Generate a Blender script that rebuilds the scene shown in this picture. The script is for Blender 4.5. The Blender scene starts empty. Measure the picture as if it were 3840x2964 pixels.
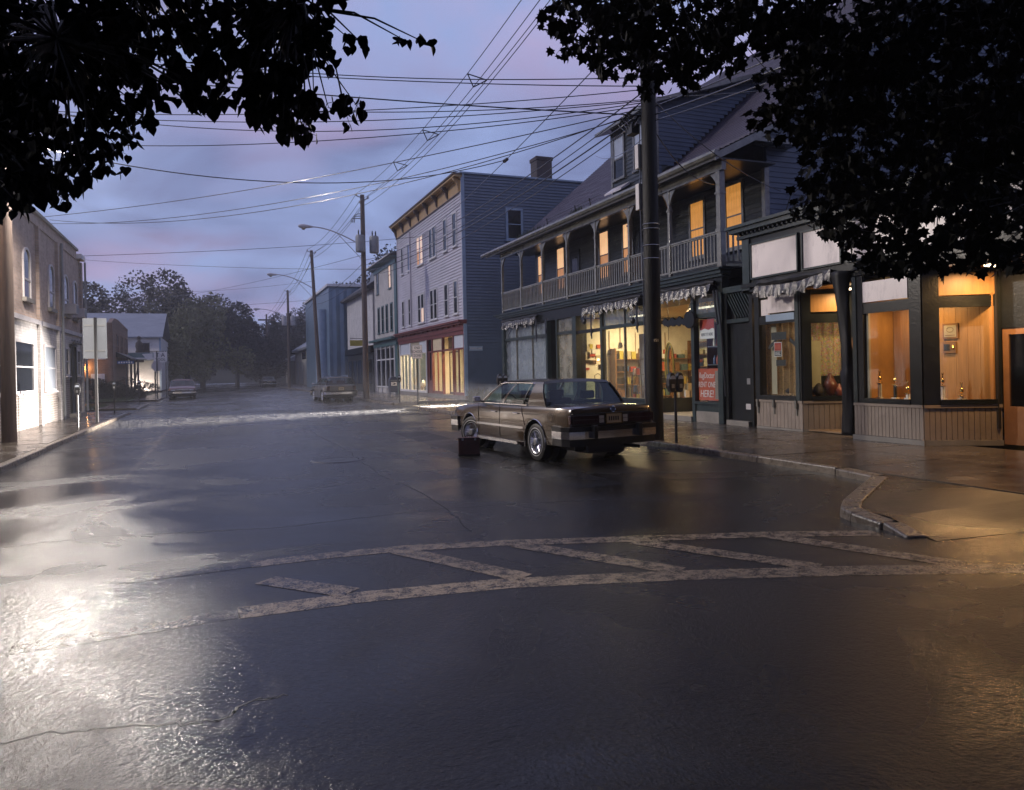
import bpy, bmesh, math, random
from mathutils import Vector, Matrix
random.seed(7)
R = math.radians
scene = bpy.context.scene
COL = scene.collection

# ------------------------------------------------------------------ camera
cam_data = bpy.data.cameras.new('camera')
cam_data.sensor_width = 36.0
cam_data.lens = 26.374
cam_data.shift_y = -0.02427
cam_data.clip_end = 3000
cam = bpy.data.objects.new('camera', cam_data)
COL.objects.link(cam)
cam.matrix_world = (Matrix.Translation((0, 0, 1.53)) @ Matrix.Rotation(R(-21.7087), 4, 'Z')
                    @ Matrix.Rotation(R(90), 4, 'X') @ Matrix.Rotation(R(-1.2), 4, 'Z'))
scene.camera = cam

# ------------------------------------------------------------------ view / sampling
scene.view_settings.view_transform = 'Standard'
scene.view_settings.look = 'None'
scene.view_settings.exposure = 0.0
scene.view_settings.gamma = 1.0
scene.view_settings.use_curve_mapping = False
scene.render.engine = 'CYCLES'
cy = scene.cycles
cy.use_denoising = True
cy.max_bounces = 7
cy.diffuse_bounces = 3
cy.glossy_bounces = 4
cy.transmission_bounces = 4
cy.transparent_max_bounces = 10
cy.volume_bounces = 0
cy.caustics_reflective = False
cy.caustics_refractive = False
cy.sample_clamp_indirect = 3.0
cy.volume_step_rate = 8.0
cy.use_light_tree = True

# ------------------------------------------------------------------ dusk sky
world = bpy.data.worlds.new('World')
scene.world = world
world.use_nodes = True
wn, wl = world.node_tree.nodes, world.node_tree.links
wn.clear()
SUN_AZ, SUN_EL = R(-78), R(33)       # azimuth measured from +Y towards +X
w_out = wn.new('ShaderNodeOutputWorld')
w_bg = wn.new('ShaderNodeBackground')
w_bg.inputs['Strength'].default_value = 0.1
w_sky = wn.new('ShaderNodeTexSky')
w_sky.sky_type = 'NISHITA'
w_sky.sun_disc = False
w_sky.sun_elevation = R(4)
w_sky.sun_rotation = SUN_AZ
w_sky.air_density = 1.0
w_sky.dust_density = 0.3
w_sky.ozone_density = 4.0
tc = wn.new('ShaderNodeTexCoord')
sep = wn.new('ShaderNodeSeparateXYZ')
wl.new(tc.outputs['Generated'], sep.inputs[0])
zz = wn.new('ShaderNodeMath'); zz.operation = 'MAXIMUM'; zz.inputs[1].default_value = 0.0
wl.new(sep.outputs['Z'], zz.inputs[0])
za = wn.new('ShaderNodeMath'); za.operation = 'ADD'; za.inputs[1].default_value = 0.22
wl.new(zz.outputs[0], za.inputs[0])
dx = wn.new('ShaderNodeMath'); dx.operation = 'DIVIDE'
wl.new(sep.outputs['X'], dx.inputs[0]); wl.new(za.outputs[0], dx.inputs[1])
dy = wn.new('ShaderNodeMath'); dy.operation = 'DIVIDE'
wl.new(sep.outputs['Y'], dy.inputs[0]); wl.new(za.outputs[0], dy.inputs[1])
cmb = wn.new('ShaderNodeCombineXYZ')
wl.new(dx.outputs[0], cmb.inputs[0]); wl.new(dy.outputs[0], cmb.inputs[1])
cl = wn.new('ShaderNodeTexNoise')
cl.inputs['Scale'].default_value = 1.5; cl.inputs['Detail'].default_value = 7
cl.inputs['Roughness'].default_value = 0.52; cl.inputs['Distortion'].default_value = 0.5
wl.new(cmb.outputs[0], cl.inputs['Vector'])
cl2 = wn.new('ShaderNodeTexNoise')
cl2.inputs['Scale'].default_value = 0.85; cl2.inputs['Detail'].default_value = 3
mp2 = wn.new('ShaderNodeMapping'); mp2.inputs['Location'].default_value = (7.3, 2.1, 0)
wl.new(cmb.outputs[0], mp2.inputs[0]); wl.new(mp2.outputs[0], cl2.inputs['Vector'])
r1 = wn.new('ShaderNodeMapRange')
r1.inputs['From Min'].default_value = 0.38; r1.inputs['From Max'].default_value = 0.62
wl.new(cl.outputs['Fac'], r1.inputs['Value'])
r2 = wn.new('ShaderNodeMapRange')
r2.inputs['From Min'].default_value = 0.42; r2.inputs['From Max'].default_value = 0.62
wl.new(cl2.outputs['Fac'], r2.inputs['Value'])
ccol = wn.new('ShaderNodeMix'); ccol.data_type = 'RGBA'
ccol.inputs[6].default_value = (1.6, 1.85, 3.6, 1)      # slate blue cloud
ccol.inputs[7].default_value = (6.0, 4.3, 6.5, 1)      # pink lit cloud
wl.new(r2.outputs[0], ccol.inputs[0])
base = wn.new('ShaderNodeMix'); base.data_type = 'RGBA'
base.inputs[0].default_value = 0.72
base.inputs[7].default_value = (4.5, 5.6, 9.7, 1)       # veil of high cloud
wl.new(w_sky.outputs[0], base.inputs[6])
fin = wn.new('ShaderNodeMix'); fin.data_type = 'RGBA'
cf = wn.new('ShaderNodeMath'); cf.operation = 'MULTIPLY'; cf.inputs[1].default_value = 0.9
wl.new(r1.outputs[0], cf.inputs[0])
wl.new(cf.outputs[0], fin.inputs[0])
wl.new(base.outputs[2], fin.inputs[6]); wl.new(ccol.outputs[2], fin.inputs[7])
wl.new(fin.outputs[2], w_bg.inputs['Color'])
wl.new(w_bg.outputs[0], w_out.inputs['Surface'])

# ------------------------------------------------------------------ the last directional light
sun_d = bpy.data.lights.new('sun', 'SUN')
sun_d.energy = 1.05
sun_d.angle = R(3)
sun_d.color = (1.0, 0.93, 0.90)
sun = bpy.data.objects.new('sun', sun_d)
COL.objects.link(sun)
sv = Vector((math.sin(SUN_AZ) * math.cos(SUN_EL), math.cos(SUN_AZ) * math.cos(SUN_EL), math.sin(SUN_EL)))
sun.rotation_euler = sv.to_track_quat('Z', 'Y').to_euler()

# ------------------------------------------------------------------ materials
MATS = {}
def mat(name, col, rough=0.5, var=0.18, vs=3.0, bump=0.0, bs=30.0, metal=0.0, spec=0.5, coat=0.0,
        emit=None, es=0.0, stretch=None, rvar=0.0, dirt=None, dirt_amt=0.0, trans=0.0):
    m = bpy.data.materials.new(name); m.use_nodes = True
    nt = m.node_tree; N, L = nt.nodes, nt.links
    b = N['Principled BSDF']
    b.inputs['Roughness'].default_value = rough
    b.inputs['Metallic'].default_value = metal
    b.inputs['Specular IOR Level'].default_value = spec
    b.inputs['Coat Weight'].default_value = coat
    b.inputs['Coat Roughness'].default_value = 0.06
    t = N.new('ShaderNodeTexCoord'); mp = N.new('ShaderNodeMapping')
    L.new(t.outputs['Object'], mp.inputs[0])
    if stretch: mp.inputs['Scale'].default_value = stretch
    n = N.new('ShaderNodeTexNoise'); n.inputs['Scale'].default_value = vs
    n.inputs['Detail'].default_value = 5; n.inputs['Roughness'].default_value = 0.6
    L.new(mp.outputs[0], n.inputs['Vector'])
    rr = N.new('ShaderNodeMapRange'); rr.inputs['From Min'].default_value = 0.3; rr.inputs['From Max'].default_value = 0.7
    rr.inputs['To Min'].default_value = 1 - var; rr.inputs['To Max'].default_value = 1 + var
    L.new(n.outputs['Fac'], rr.inputs['Value'])
    mx = N.new('ShaderNodeMix'); mx.data_type = 'RGBA'; mx.blend_type = 'MULTIPLY'; mx.inputs[0].default_value = 1
    mx.inputs[6].default_value = (*col, 1)
    L.new(rr.outputs[0], mx.inputs[7])
    last = mx.outputs[2]
    if dirt:
        n2 = N.new('ShaderNodeTexNoise'); n2.inputs['Scale'].default_value = 2.2; n2.inputs['Detail'].default_value = 8
        n2.inputs['Roughness'].default_value = 0.75
        L.new(mp.outputs[0], n2.inputs['Vector'])
        r3 = N.new('ShaderNodeMapRange'); r3.inputs['From Min'].default_value = 0.52; r3.inputs['From Max'].default_value = 0.66
        r3.inputs['To Max'].default_value = dirt_amt
        L.new(n2.outputs['Fac'], r3.inputs['Value'])
        m3 = N.new('ShaderNodeMix'); m3.data_type = 'RGBA'; m3.inputs[7].default_value = (*dirt, 1)
        L.new(r3.outputs[0], m3.inputs[0]); L.new(last, m3.inputs[6]); last = m3.outputs[2]
    L.new(last, b.inputs['Base Color'])
    if rvar:
        r4 = N.new('ShaderNodeMapRange'); r4.inputs['From Min'].default_value = 0.3; r4.inputs['From Max'].default_value = 0.7
        r4.inputs['To Min'].default_value = max(0.03, rough - rvar); r4.inputs['To Max'].default_value = rough + rvar
        L.new(n.outputs['Fac'], r4.inputs['Value']); L.new(r4.outputs[0], b.inputs['Roughness'])
    if bump:
        nb = N.new('ShaderNodeTexNoise'); nb.inputs['Scale'].default_value = bs; nb.inputs['Detail'].default_value = 4
        L.new(mp.outputs[0], nb.inputs['Vector'])
        bp = N.new('ShaderNodeBump'); bp.inputs['Strength'].default_value = bump; bp.inputs['Distance'].default_value = 0.02
        L.new(nb.outputs['Fac'], bp.inputs['Height']); L.new(bp.outputs[0], b.inputs['Normal'])
    if emit:
        b.inputs['Emission Color'].default_value = (*emit, 1)
        b.inputs['Emission Strength'].default_value = es
    if trans:
        b.inputs['Transmission Weight'].default_value = trans
    MATS[name] = m
    return m

def glass_mat(name, tint=(0.9, 0.95, 0.95), fog=0.0, fogcol=(0.5, 0.52, 0.55), streak=False):
    """thin pane: clear share, mirror share by Fresnel, and a share of condensation that scatters light"""
    m = bpy.data.materials.new(name); m.use_nodes = True
    N, L = m.node_tree.nodes, m.node_tree.links
    N.clear()
    out = N.new('ShaderNodeOutputMaterial')
    tr = N.new('ShaderNodeBsdfTransparent'); tr.inputs[0].default_value = (*tint, 1)
    gl = N.new('ShaderNodeBsdfGlossy'); gl.inputs['Roughness'].default_value = 0.03
    lw = N.new('ShaderNodeLayerWeight')
    pw = N.new('ShaderNodeMath'); pw.operation = 'POWER'; pw.inputs[1].default_value = 5.0
    L.new(lw.outputs['Facing'], pw.inputs[0])
    fr = N.new('ShaderNodeMath'); fr.operation = 'MULTIPLY_ADD'; fr.inputs[1].default_value = 0.92; fr.inputs[2].default_value = 0.07
    L.new(pw.outputs[0], fr.inputs[0])
    m1 = N.new('ShaderNodeMixShader')
    body = tr.outputs[0]
    if fog:
        df = N.new('ShaderNodeBsdfDiffuse'); df.inputs[0].default_value = (*fogcol, 1)
        tl = N.new('ShaderNodeBsdfTranslucent'); tl.inputs[0].default_value = (*fogcol, 1)
        a = N.new('ShaderNodeMixShader'); a.inputs[0].default_value = 0.55
        L.new(df.outputs[0], a.inputs[1]); L.new(tl.outputs[0], a.inputs[2])
        t = N.new('ShaderNodeTexCoord'); mp = N.new('ShaderNodeMapping')
        mp.inputs['Scale'].default_value = (2, 5, 0.7) if streak else (2, 2, 2)
        L.new(t.outputs['Object'], mp.inputs[0])
        n = N.new('ShaderNodeTexNoise'); n.inputs['Scale'].default_value = 1.3; n.inputs['Detail'].default_value = 6
        L.new(mp.outputs[0], n.inputs['Vector'])
        rr = N.new('ShaderNodeMapRange'); rr.inputs['From Min'].default_value = 0.25; rr.inputs['From Max'].default_value = 0.75
        rr.inputs['To Min'].default_value = fog * 0.45; rr.inputs['To Max'].default_value = min(1.0, fog * 1.5)
        L.new(n.outputs['Fac'], rr.inputs['Value'])
        b = N.new('ShaderNodeMixShader')
        L.new(rr.outputs[0], b.inputs[0]); L.new(tr.outputs[0], b.inputs[1]); L.new(a.outputs[0], b.inputs[2])
        body = b.outputs[0]
    L.new(fr.outputs[0], m1.inputs[0]); L.new(body, m1.inputs[1]); L.new(gl.outputs[0], m1.inputs[2])
    L.new(m1.outputs[0], out.inputs['Surface'])
    MATS[name] = m
    return m

def add_mortar(name, col, mortar, bw, bh, swap, rough=0.7, var=0.2, msize=0.012, bumpd=0.4):
    """masonry too fine to pick apart: brick texture on the wall's own plane. swap = which object axes run along / up"""
    m = mat(name, col, rough, var=var, vs=2.5)
    N, L = m.node_tree.nodes, m.node_tree.links
    b = N['Principled BSDF']
    t = N.new('ShaderNodeTexCoord'); s = N.new('ShaderNodeSeparateXYZ'); c = N.new('ShaderNodeCombineXYZ')
    L.new(t.outputs['Object'], s.inputs[0])
    L.new(s.outputs[swap[0]], c.inputs[0]); L.new(s.outputs[swap[1]], c.inputs[1])
    br = N.new('ShaderNodeTexBrick'); br.inputs['Scale'].default_value = 1.0
    br.inputs['Brick Width'].default_value = bw; br.inputs['Row Height'].default_value = bh
    br.inputs['Mortar Size'].default_value = msize
    br.inputs['Color1'].default_value = (*col, 1)
    br.inputs['Color2'].default_value = (*[x * 0.75 for x in col], 1)
    br.inputs['Mortar'].default_value = (*mortar, 1)
    L.new(c.outputs[0], br.inputs['Vector'])
    mx = [n for n in N if n.type == 'MIX'][0]
    L.new(br.outputs['Color'], mx.inputs[6])
    bp = N.new('ShaderNodeBump'); bp.inputs['Strength'].default_value = bumpd; bp.inputs['Distance'].default_value = 0.01
    bp.invert = True
    L.new(br.outputs['Fac'], bp.inputs['Height']); L.new(bp.outputs[0], b.inputs['Normal'])
    return m

# ------------------------------------------------------------------ mesh helpers
ORIGIN = {}
KEEP = {'arch_cutter', 'spokes', 'roof', 'boot_script', 'fender_script', 'grille', 'crown', 'curtain', 'lace_curtain', 'window', 'dormer_window', 'arched_window', 'print_mark'}
class MB:
    def __init__(s): s.v, s.f = [], []
    def quad(s, *p):
        i = len(s.v); s.v += [tuple(q) for q in p]; s.f.append(tuple(range(i, i + len(p)))); return s
    def hexa(s, p):
        i = len(s.v); s.v += [tuple(q) for q in p]
        s.f += [(i, i+3, i+2, i+1), (i+4, i+5, i+6, i+7), (i, i+1, i+5, i+4), (i+1, i+2, i+6, i+5), (i+2, i+3, i+7, i+6), (i+3, i, i+4, i+7)]
        return s
    def box(s, x0, x1, y0, y1, z0, z1):
        x0, x1 = min(x0, x1), max(x0, x1); y0, y1 = min(y0, y1), max(y0, y1); z0, z1 = min(z0, z1), max(z0, z1)
        return s.hexa([(x0,y0,z0),(x1,y0,z0),(x1,y1,z0),(x0,y1,z0),(x0,y0,z1),(x1,y0,z1),(x1,y1,z1),(x0,y1,z1)])
    def prism(s, poly, d):
        """closed prism: polygon (3-D points) pushed along vector d"""
        n = len(poly); i = len(s.v)
        s.v += [tuple(p) for p in poly] + [tuple(Vector(p) + Vector(d)) for p in poly]
        s.f.append(tuple(range(i + n - 1, i - 1, -1))); s.f.append(tuple(range(i + n, i + 2 * n)))
        for k in range(n):
            j = (k + 1) % n; s.f.append((i + k, i + j, i + n + j, i + n + k))
        return s
    def tube(s, pts, r, n=6, cap=True):
        pts = [Vector(p) for p in pts]; i0 = len(s.v); m = len(pts)
        rr = r if isinstance(r, (list, tuple)) else [r] * m
        prev = None
        for k, p in enumerate(pts):
            t = (pts[min(k + 1, m - 1)] - pts[max(k - 1, 0)])
            t = t.normalized() if t.length > 1e-9 else Vector((0, 0, 1))
            if prev is None:
                a = Vector((0, 0, 1)) if abs(t.z) < 0.9 else Vector((1, 0, 0))
                u = t.cross(a).normalized()
            else:
                u = (prev - t * prev.dot(t)).normalized()
            prev = u; w = t.cross(u)
            for q in range(n):
                an = 2 * math.pi * q / n
                s.v.append(tuple(p + (u * math.cos(an) + w * math.sin(an)) * rr[k]))
        for k in range(m - 1):
            for q in range(n):
                a = i0 + k * n + q; b = i0 + k * n + (q + 1) % n
                s.f.append((a, b, b + n, a + n))
        if cap:
            s.f.append(tuple(i0 + q for q in range(n - 1, -1, -1)))
            s.f.append(tuple(i0 + (m - 1) * n + q for q in range(n)))
        return s
    def cyl(s, x, y, z0, z1, r, n=10, r2=None):
        return s.tube([(x, y, z0), (x, y, z1)], [r, r if r2 is None else r2], n)
    def lathe(s, prof, c=(0, 0, 0), axis='Z', n=16, cap=True):
        i0 = len(s.v)
        for r, h in prof:
            for q in range(n):
                an = 2 * math.pi * q / n; a, b = r * math.cos(an), r * math.sin(an)
                p = {'Z': (a, b, h), 'X': (h, a, b), 'Y': (b, h, a)}[axis]
                s.v.append((p[0] + c[0], p[1] + c[1], p[2] + c[2]))
        for k in range(len(prof) - 1):
            for q in range(n):
                a = i0 + k * n + q; b = i0 + k * n + (q + 1) % n
                s.f.append((a, b, b + n, a + n))
        if cap:
            s.f.append(tuple(i0 + q for q in range(n - 1, -1, -1)))
            s.f.append(tuple(i0 + (len(prof) - 1) * n + q for q in range(n)))
        return s
    def mesh(s, name, off=(0, 0, 0), recalc=True):
        me = bpy.data.meshes.new(name)
        ox, oy, oz = off
        me.from_pydata([(x - ox, y - oy, z - oz) for x, y, z in s.v], [], s.f)
        if recalc:
            bm = bmesh.new(); bm.from_mesh(me)
            bmesh.ops.recalc_face_normals(bm, faces=bm.faces); bm.to_mesh(me); bm.free()
        return me
    def clusters(s):
        n = len(s.v); par = list(range(n))
        def find(a):
            while par[a] != a: par[a] = par[par[a]]; a = par[a]
            return a
        for f in s.f:
            r0 = find(f[0])
            for q in f[1:]: par[find(q)] = r0
        comp = {}
        for i in range(n): comp.setdefault(find(i), []).append(i)
        bx = []
        for r, ids in comp.items():
            xs = list(zip(*[s.v[i] for i in ids])); bx.append([r, [min(a) - .008 for a in xs], [max(a) + .008 for a in xs]])
        cp = list(range(len(bx)))
        def cf(a):
            while cp[a] != a: a = cp[a]
            return a
        for i in range(len(bx)):
            for j in range(i):
                if all(bx[i][1][k] <= bx[j][2][k] and bx[j][1][k] <= bx[i][2][k] for k in range(3)): cp[cf(i)] = cf(j)
        gid = {bx[i][0]: cf(i) for i in range(len(bx))}
        if len(set(gid.values())) < 2: return None
        out = {}
        for f in s.f:
            out.setdefault(gid[find(f[0])], []).append(f)
        res = []
        for fs in out.values():
            mb = MB(); mp = {}
            for f in fs:
                for i in f:
                    if i not in mp: mp[i] = len(mb.v); mb.v.append(s.v[i])
                mb.f.append(tuple(mp[i] for i in f))
            res.append(mb)
        return res
    def build(s, name, m, parent=None, smooth=False, bevel=0.0, recalc=True, kind=None, label=None, cat=None, group=None):
        if parent is not None and kind is None and len(s.v) < 1200 and name not in KEEP:
            cl = s.clusters()
            if cl:
                obs = [c.build(name, m, parent, smooth, bevel, recalc, kind, label, cat, group) for c in cl]
                return obs[0]
        off = ORIGIN.get(parent.name, (0, 0, 0)) if parent else (0, 0, 0)
        me = s.mesh(name, off, recalc)
        me.materials.append(MATS[m] if isinstance(m, str) else m)
        o = bpy.data.objects.new(name, me); COL.objects.link(o)
        if parent: o.parent = parent
        ORIGIN[o.name] = off
        if smooth:
            me.shade_smooth()
            if smooth != 'all':
                me.set_sharp_from_angle(angle=R(smooth if smooth is not True else 35))
        if bevel:
            bv = o.modifiers.new('bevel', 'BEVEL'); bv.width = bevel; bv.segments = 2; bv.limit_method = 'ANGLE'; bv.angle_limit = R(40)
        tag(o, label, cat, group, kind)
        return o

def tag(o, label=None, cat=None, group=None, kind=None):
    if label: o['label'] = label
    if cat: o['category'] = cat
    if group: o['group'] = group
    if kind: o['kind'] = kind
    return o

def thing(name, label, cat, loc=(0, 0, 0), group=None, rotz=0.0, local=False):
    o = bpy.data.objects.new(name, None); COL.objects.link(o)
    o.location = loc; o.rotation_euler = (0, 0, rotz); o.empty_display_size = 0.2
    ORIGIN[o.name] = (0, 0, 0) if local else tuple(loc)
    return tag(o, label, cat, group)

def copy_tree(o, parent=None):
    c = o.copy(); COL.objects.link(c); c.parent = parent
    for ch in list(o.children): copy_tree(ch, c)
    return c

class Face:
    """a wall plane: a runs along the wall, b is up, d is outward"""
    def __init__(s, kind, c): s.k, s.c = kind, c
    def p(s, a, b, d=0):
        if s.k == '-X': return (s.c - d, a, b)
        if s.k == '+X': return (s.c + d, a, b)
        if s.k == '-Y': return (a, s.c - d, b)
        return (a, s.c + d, b)
    def box(s, mb, a0, a1, b0, b1, d0, d1):
        p, q = s.p(a0, b0, d0), s.p(a1, b1, d1)
        return mb.box(p[0], q[0], p[1], q[1], p[2], q[2])

class Slant:
    """a vertical wall between two ground points P and Q; a in metres from P; outward to the right of P->Q"""
    def __init__(s, P, Q):
        s.P = Vector((P[0], P[1], 0)); d = Vector((Q[0] - P[0], Q[1] - P[1], 0)); s.len = d.length
        s.u = d.normalized(); s.n = Vector((s.u.y, -s.u.x, 0))
    def p(s, a, b, d=0): return tuple(s.P + s.u * a + s.n * d + Vector((0, 0, b)))
    def box(s, mb, a0, a1, b0, b1, d0, d1):
        return mb.hexa([s.p(a0,b0,d0), s.p(a1,b0,d0), s.p(a1,b0,d1), s.p(a0,b0,d1), s.p(a0,b1,d0), s.p(a1,b1,d0), s.p(a1,b1,d1), s.p(a0,b1,d1)])

def clap(face, a0, a1, b0, b1, step=0.13, out=0.02, span=None):
    """lapped boards as saw-tooth rows; span(b) -> (a0, a1) clips a gable"""
    mb = MB(); b = b0
    while b < b1 - 0.01:
        t = min(b + step, b1)
        s0 = span(b) if span else (a0, a1); s1 = span(t) if span else (a0, a1)
        if s0[1] - s0[0] > 0.05:
            mb.quad(face.p(s0[0], b, out), face.p(s0[1], b, out), face.p(s1[1], t, 0.003), face.p(s1[0], t, 0.003))
            mb.quad(face.p(s0[0], b, 0.0), face.p(s0[1], b, 0.0), face.p(s0[1], b, out), face.p(s0[0], b, out))
        b = t
    return mb

def boards(face, a0, a1, b0, b1, m, parent, step=0.13, out=0.022, span=None, name='board'):
    """lapped boards, each its own object"""
    b = b0
    while b < b1 - 0.02:
        t = min(b + step, b1)
        s0 = span(b) if span else (a0, a1); s1 = span(t) if span else (a0, a1)
        if s0[1] - s0[0] > 0.08:
            o0 = out + random.uniform(-0.004, 0.006); w = random.uniform(-0.004, 0.004)
            mb = MB()
            P = face.p
            mb.hexa([P(s0[0], b + w, 0), P(s0[1], b - w, 0), P(s0[1], b - w, o0), P(s0[0], b + w, o0),
                     P(s1[0], t + .01, 0), P(s1[1], t + .01, 0), P(s1[1], t + .01, 0.004), P(s1[0], t + .01, 0.004)])
            mb.build(name, m, parent)
        b = t

def window(face, a0, a1, b0, b1, frame, pane, parent, fw=0.07, out=0.06, sash=True, sill=True, mull=0, lower=None, head=0.0):
    """sash window: frame part, panes and sill as sub-parts. lower = material of the lower sash"""
    a0, a1 = min(a0, a1), max(a0, a1)
    mb = MB()
    face.box(mb, a0 - fw, a0, b0, b1, 0, out); face.box(mb, a1, a1 + fw, b0, b1, 0, out)
    face.box(mb, a0 - fw - head, a1 + fw + head, b1, b1 + fw + head, 0, out + head * 0.5)
    face.box(mb, a0 - fw, a1 + fw, b0 - fw, b0, 0, out)
    bm_ = (b0 + b1) / 2
    if sash: face.box(mb, a0, a1, bm_ - 0.022, bm_ + 0.022, 0, out - .012)
    for k in range(mull):
        c = a0 + (a1 - a0) * (k + 1) / (mull + 1); face.box(mb, c - 0.02, c + 0.02, b0, b1, 0, out - .014)
    w = mb.build('window', frame, parent)
    if sash:
        q = MB(); q.quad(face.p(a0, bm_, out - .028), face.p(a1, bm_, out - .028), face.p(a1, b1, out - .028), face.p(a0, b1, out - .028)); q.build('pane', pane, w)
        q = MB(); q.quad(face.p(a0, b0, out - .034), face.p(a1, b0, out - .034), face.p(a1, bm_, out - .034), face.p(a0, bm_, out - .034)); q.build('pane', lower or pane, w)
    else:
        q = MB(); q.quad(face.p(a0, b0, 0.03), face.p(a1, b0, 0.03), face.p(a1, b1, 0.03), face.p(a0, b1, 0.03)); q.build('pane', pane, w)
    if sill:
        s = MB(); face.box(s, a0 - fw - 0.05, a1 + fw + 0.05, b0 - fw - 0.05, b0 - fw, 0, out + 0.06); s.build('sill', frame, w)
    return w

def text(name, body, size, m, face, a, b, d, parent, sx=1.0, align='CENTER', rot=0.0, depth=0.003, italic=0.0):
    """lettering as thin raised mesh on a wall plane"""
    cu = bpy.data.curves.new(name, 'FONT'); cu.body = body; cu.size = size; cu.align_x = align; cu.align_y = 'CENTER'
    cu.extrude = depth; cu.shear = italic; cu.resolution_u = 3
    tmp = bpy.data.objects.new(name, cu); COL.objects.link(tmp)
    bpy.context.view_layer.update()
    me = bpy.data.meshes.new_from_object(tmp.evaluated_get(bpy.context.evaluated_depsgraph_get()))
    bpy.data.objects.remove(tmp); bpy.data.curves.remove(cu)
    P0 = Vector(face.p(a, b, d))
    up = Vector((0, 0, 1)); n = (Vector(face.p(a, b, d + 1)) - P0).normalized(); rt = up.cross(n)
    M3 = Matrix((rt, up, n)).transposed().to_4x4()
    off = Vector(ORIGIN.get(parent.name, (0, 0, 0))) if parent else Vector((0, 0, 0))
    me.transform(Matrix.Translation(P0 - off) @ M3 @ Matrix.Rotation(rot, 4, 'Z') @ Matrix.Diagonal((sx, 1, 1, 1)))
    me.materials.clear(); me.materials.append(MATS[m])
    o = bpy.data.objects.new(name, me); COL.objects.link(o); o.parent = parent
    ORIGIN[o.name] = tuple(off)
    return o

def lamp(name, kind, loc, energy, color, parent, size=0.3, aim=None, spot=150, blend=0.5, size_y=None):
    d = bpy.data.lights.new(name, kind); d.energy = energy; d.color = color
    if kind == 'AREA':
        d.shape = 'RECTANGLE'; d.size = size; d.size_y = size_y or size
    else:
        d.shadow_soft_size = size
    if kind == 'SPOT': d.spot_size = R(spot); d.spot_blend = blend
    o = bpy.data.objects.new(name, d); COL.objects.link(o)
    off = ORIGIN.get(parent.name, (0, 0, 0)) if parent else (0, 0, 0)
    o.location = Vector(loc) - Vector(off); o.parent = parent
    if aim is not None:
        o.rotation_euler = (Vector(loc) - Vector(aim)).to_track_quat('Z', 'Y').to_euler()
    return o

# ------------------------------------------------------------------ the palette
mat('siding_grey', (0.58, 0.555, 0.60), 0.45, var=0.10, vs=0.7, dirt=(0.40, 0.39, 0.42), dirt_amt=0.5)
mat('siding_grey_shaded', (0.095, 0.13, 0.185), 0.45, var=0.10, vs=0.7, dirt=(0.07, 0.095, 0.135), dirt_amt=0.5)  # side wall's shade put into a darker, bluer copy of the grey siding
mat('siding_white', (0.62, 0.60, 0.58), 0.5, var=0.12, vs=1.0, dirt=(0.35, 0.34, 0.33), dirt_amt=0.6)
mat('siding_cream', (0.55, 0.52, 0.48), 0.5, var=0.12, vs=1.0, dirt=(0.3, 0.29, 0.27), dirt_amt=0.6)
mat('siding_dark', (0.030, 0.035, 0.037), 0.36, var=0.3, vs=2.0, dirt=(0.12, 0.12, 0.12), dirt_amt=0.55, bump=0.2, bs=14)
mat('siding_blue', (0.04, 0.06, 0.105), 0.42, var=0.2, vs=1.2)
mat('wood_grey', (0.15, 0.146, 0.125), 0.24, var=0.3, vs=5.0, coat=0.6, bump=0.3, bs=40, dirt=(0.07, 0.065, 0.06), dirt_amt=0.7)
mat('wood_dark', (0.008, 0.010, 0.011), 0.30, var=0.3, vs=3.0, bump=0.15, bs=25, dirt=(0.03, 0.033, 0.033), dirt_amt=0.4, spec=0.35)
mat('wood_green', (0.018, 0.030, 0.031), 0.30, var=0.25, vs=3.0, bump=0.15, bs=25, dirt=(0.07, 0.078, 0.074), dirt_amt=0.5)
mat('trim_white', (0.66, 0.65, 0.64), 0.45, var=0.1, vs=3.0)
mat('trim_blue', (0.26, 0.34, 0.44), 0.45, var=0.1, vs=3.0)
mat('trim_green', (0.07, 0.14, 0.15), 0.4, var=0.15, vs=3.0)
mat('trim_red', (0.17, 0.05, 0.045), 0.42, var=0.2, vs=3.0)
mat('cornice_yellow', (0.44, 0.29, 0.13), 0.5, var=0.15, vs=2.0)
mat('cornice_brown', (0.10, 0.075, 0.06), 0.5, var=0.2, vs=2.0)
mat('shingle', (0.06, 0.052, 0.08), 0.40, var=0.35, vs=9.0, bump=0.4, bs=40, stretch=(1, 3, 1))
mat('roof_dark', (0.05, 0.05, 0.055), 0.6, var=0.3, vs=4.0)
mat('roof_grey', (0.20, 0.22, 0.25), 0.5, var=0.15, vs=1.0)
mat('dark_glass', (0.012, 0.014, 0.018), 0.06, var=0.1, spec=0.8)
mat('blue_glass', (0.06, 0.12, 0.24), 0.08, var=0.3, vs=2.0, spec=0.8)
mat('pale_shade', (0.42, 0.47, 0.55), 0.3, var=0.12, vs=4.0)
mat('lit_blind', (0.7, 0.5, 0.3), 0.3, var=0.15, vs=3.0, emit=(1.0, 0.56, 0.28), es=0.78)
mat('lit_blind_dim', (0.5, 0.28, 0.14), 0.3, var=0.2, vs=3.0, emit=(1.0, 0.42, 0.15), es=0.34)
mat('lit_curtain', (0.5, 0.25, 0.08), 0.4, var=0.5, vs=6.0, stretch=(1, 6, 0.3), emit=(1.0, 0.42, 0.08), es=0.42)
mat('lit_far', (0.7, 0.6, 0.5), 0.3, var=0.2, emit=(1.0, 0.62, 0.42), es=0.55)
mat('plaster_warm', (0.66, 0.55, 0.36), 0.7, var=0.1)
mat('plaster_white', (0.72, 0.68, 0.58), 0.7, var=0.08)
mat('floor_wood', (0.20, 0.13, 0.07), 0.5, var=0.2)
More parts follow.
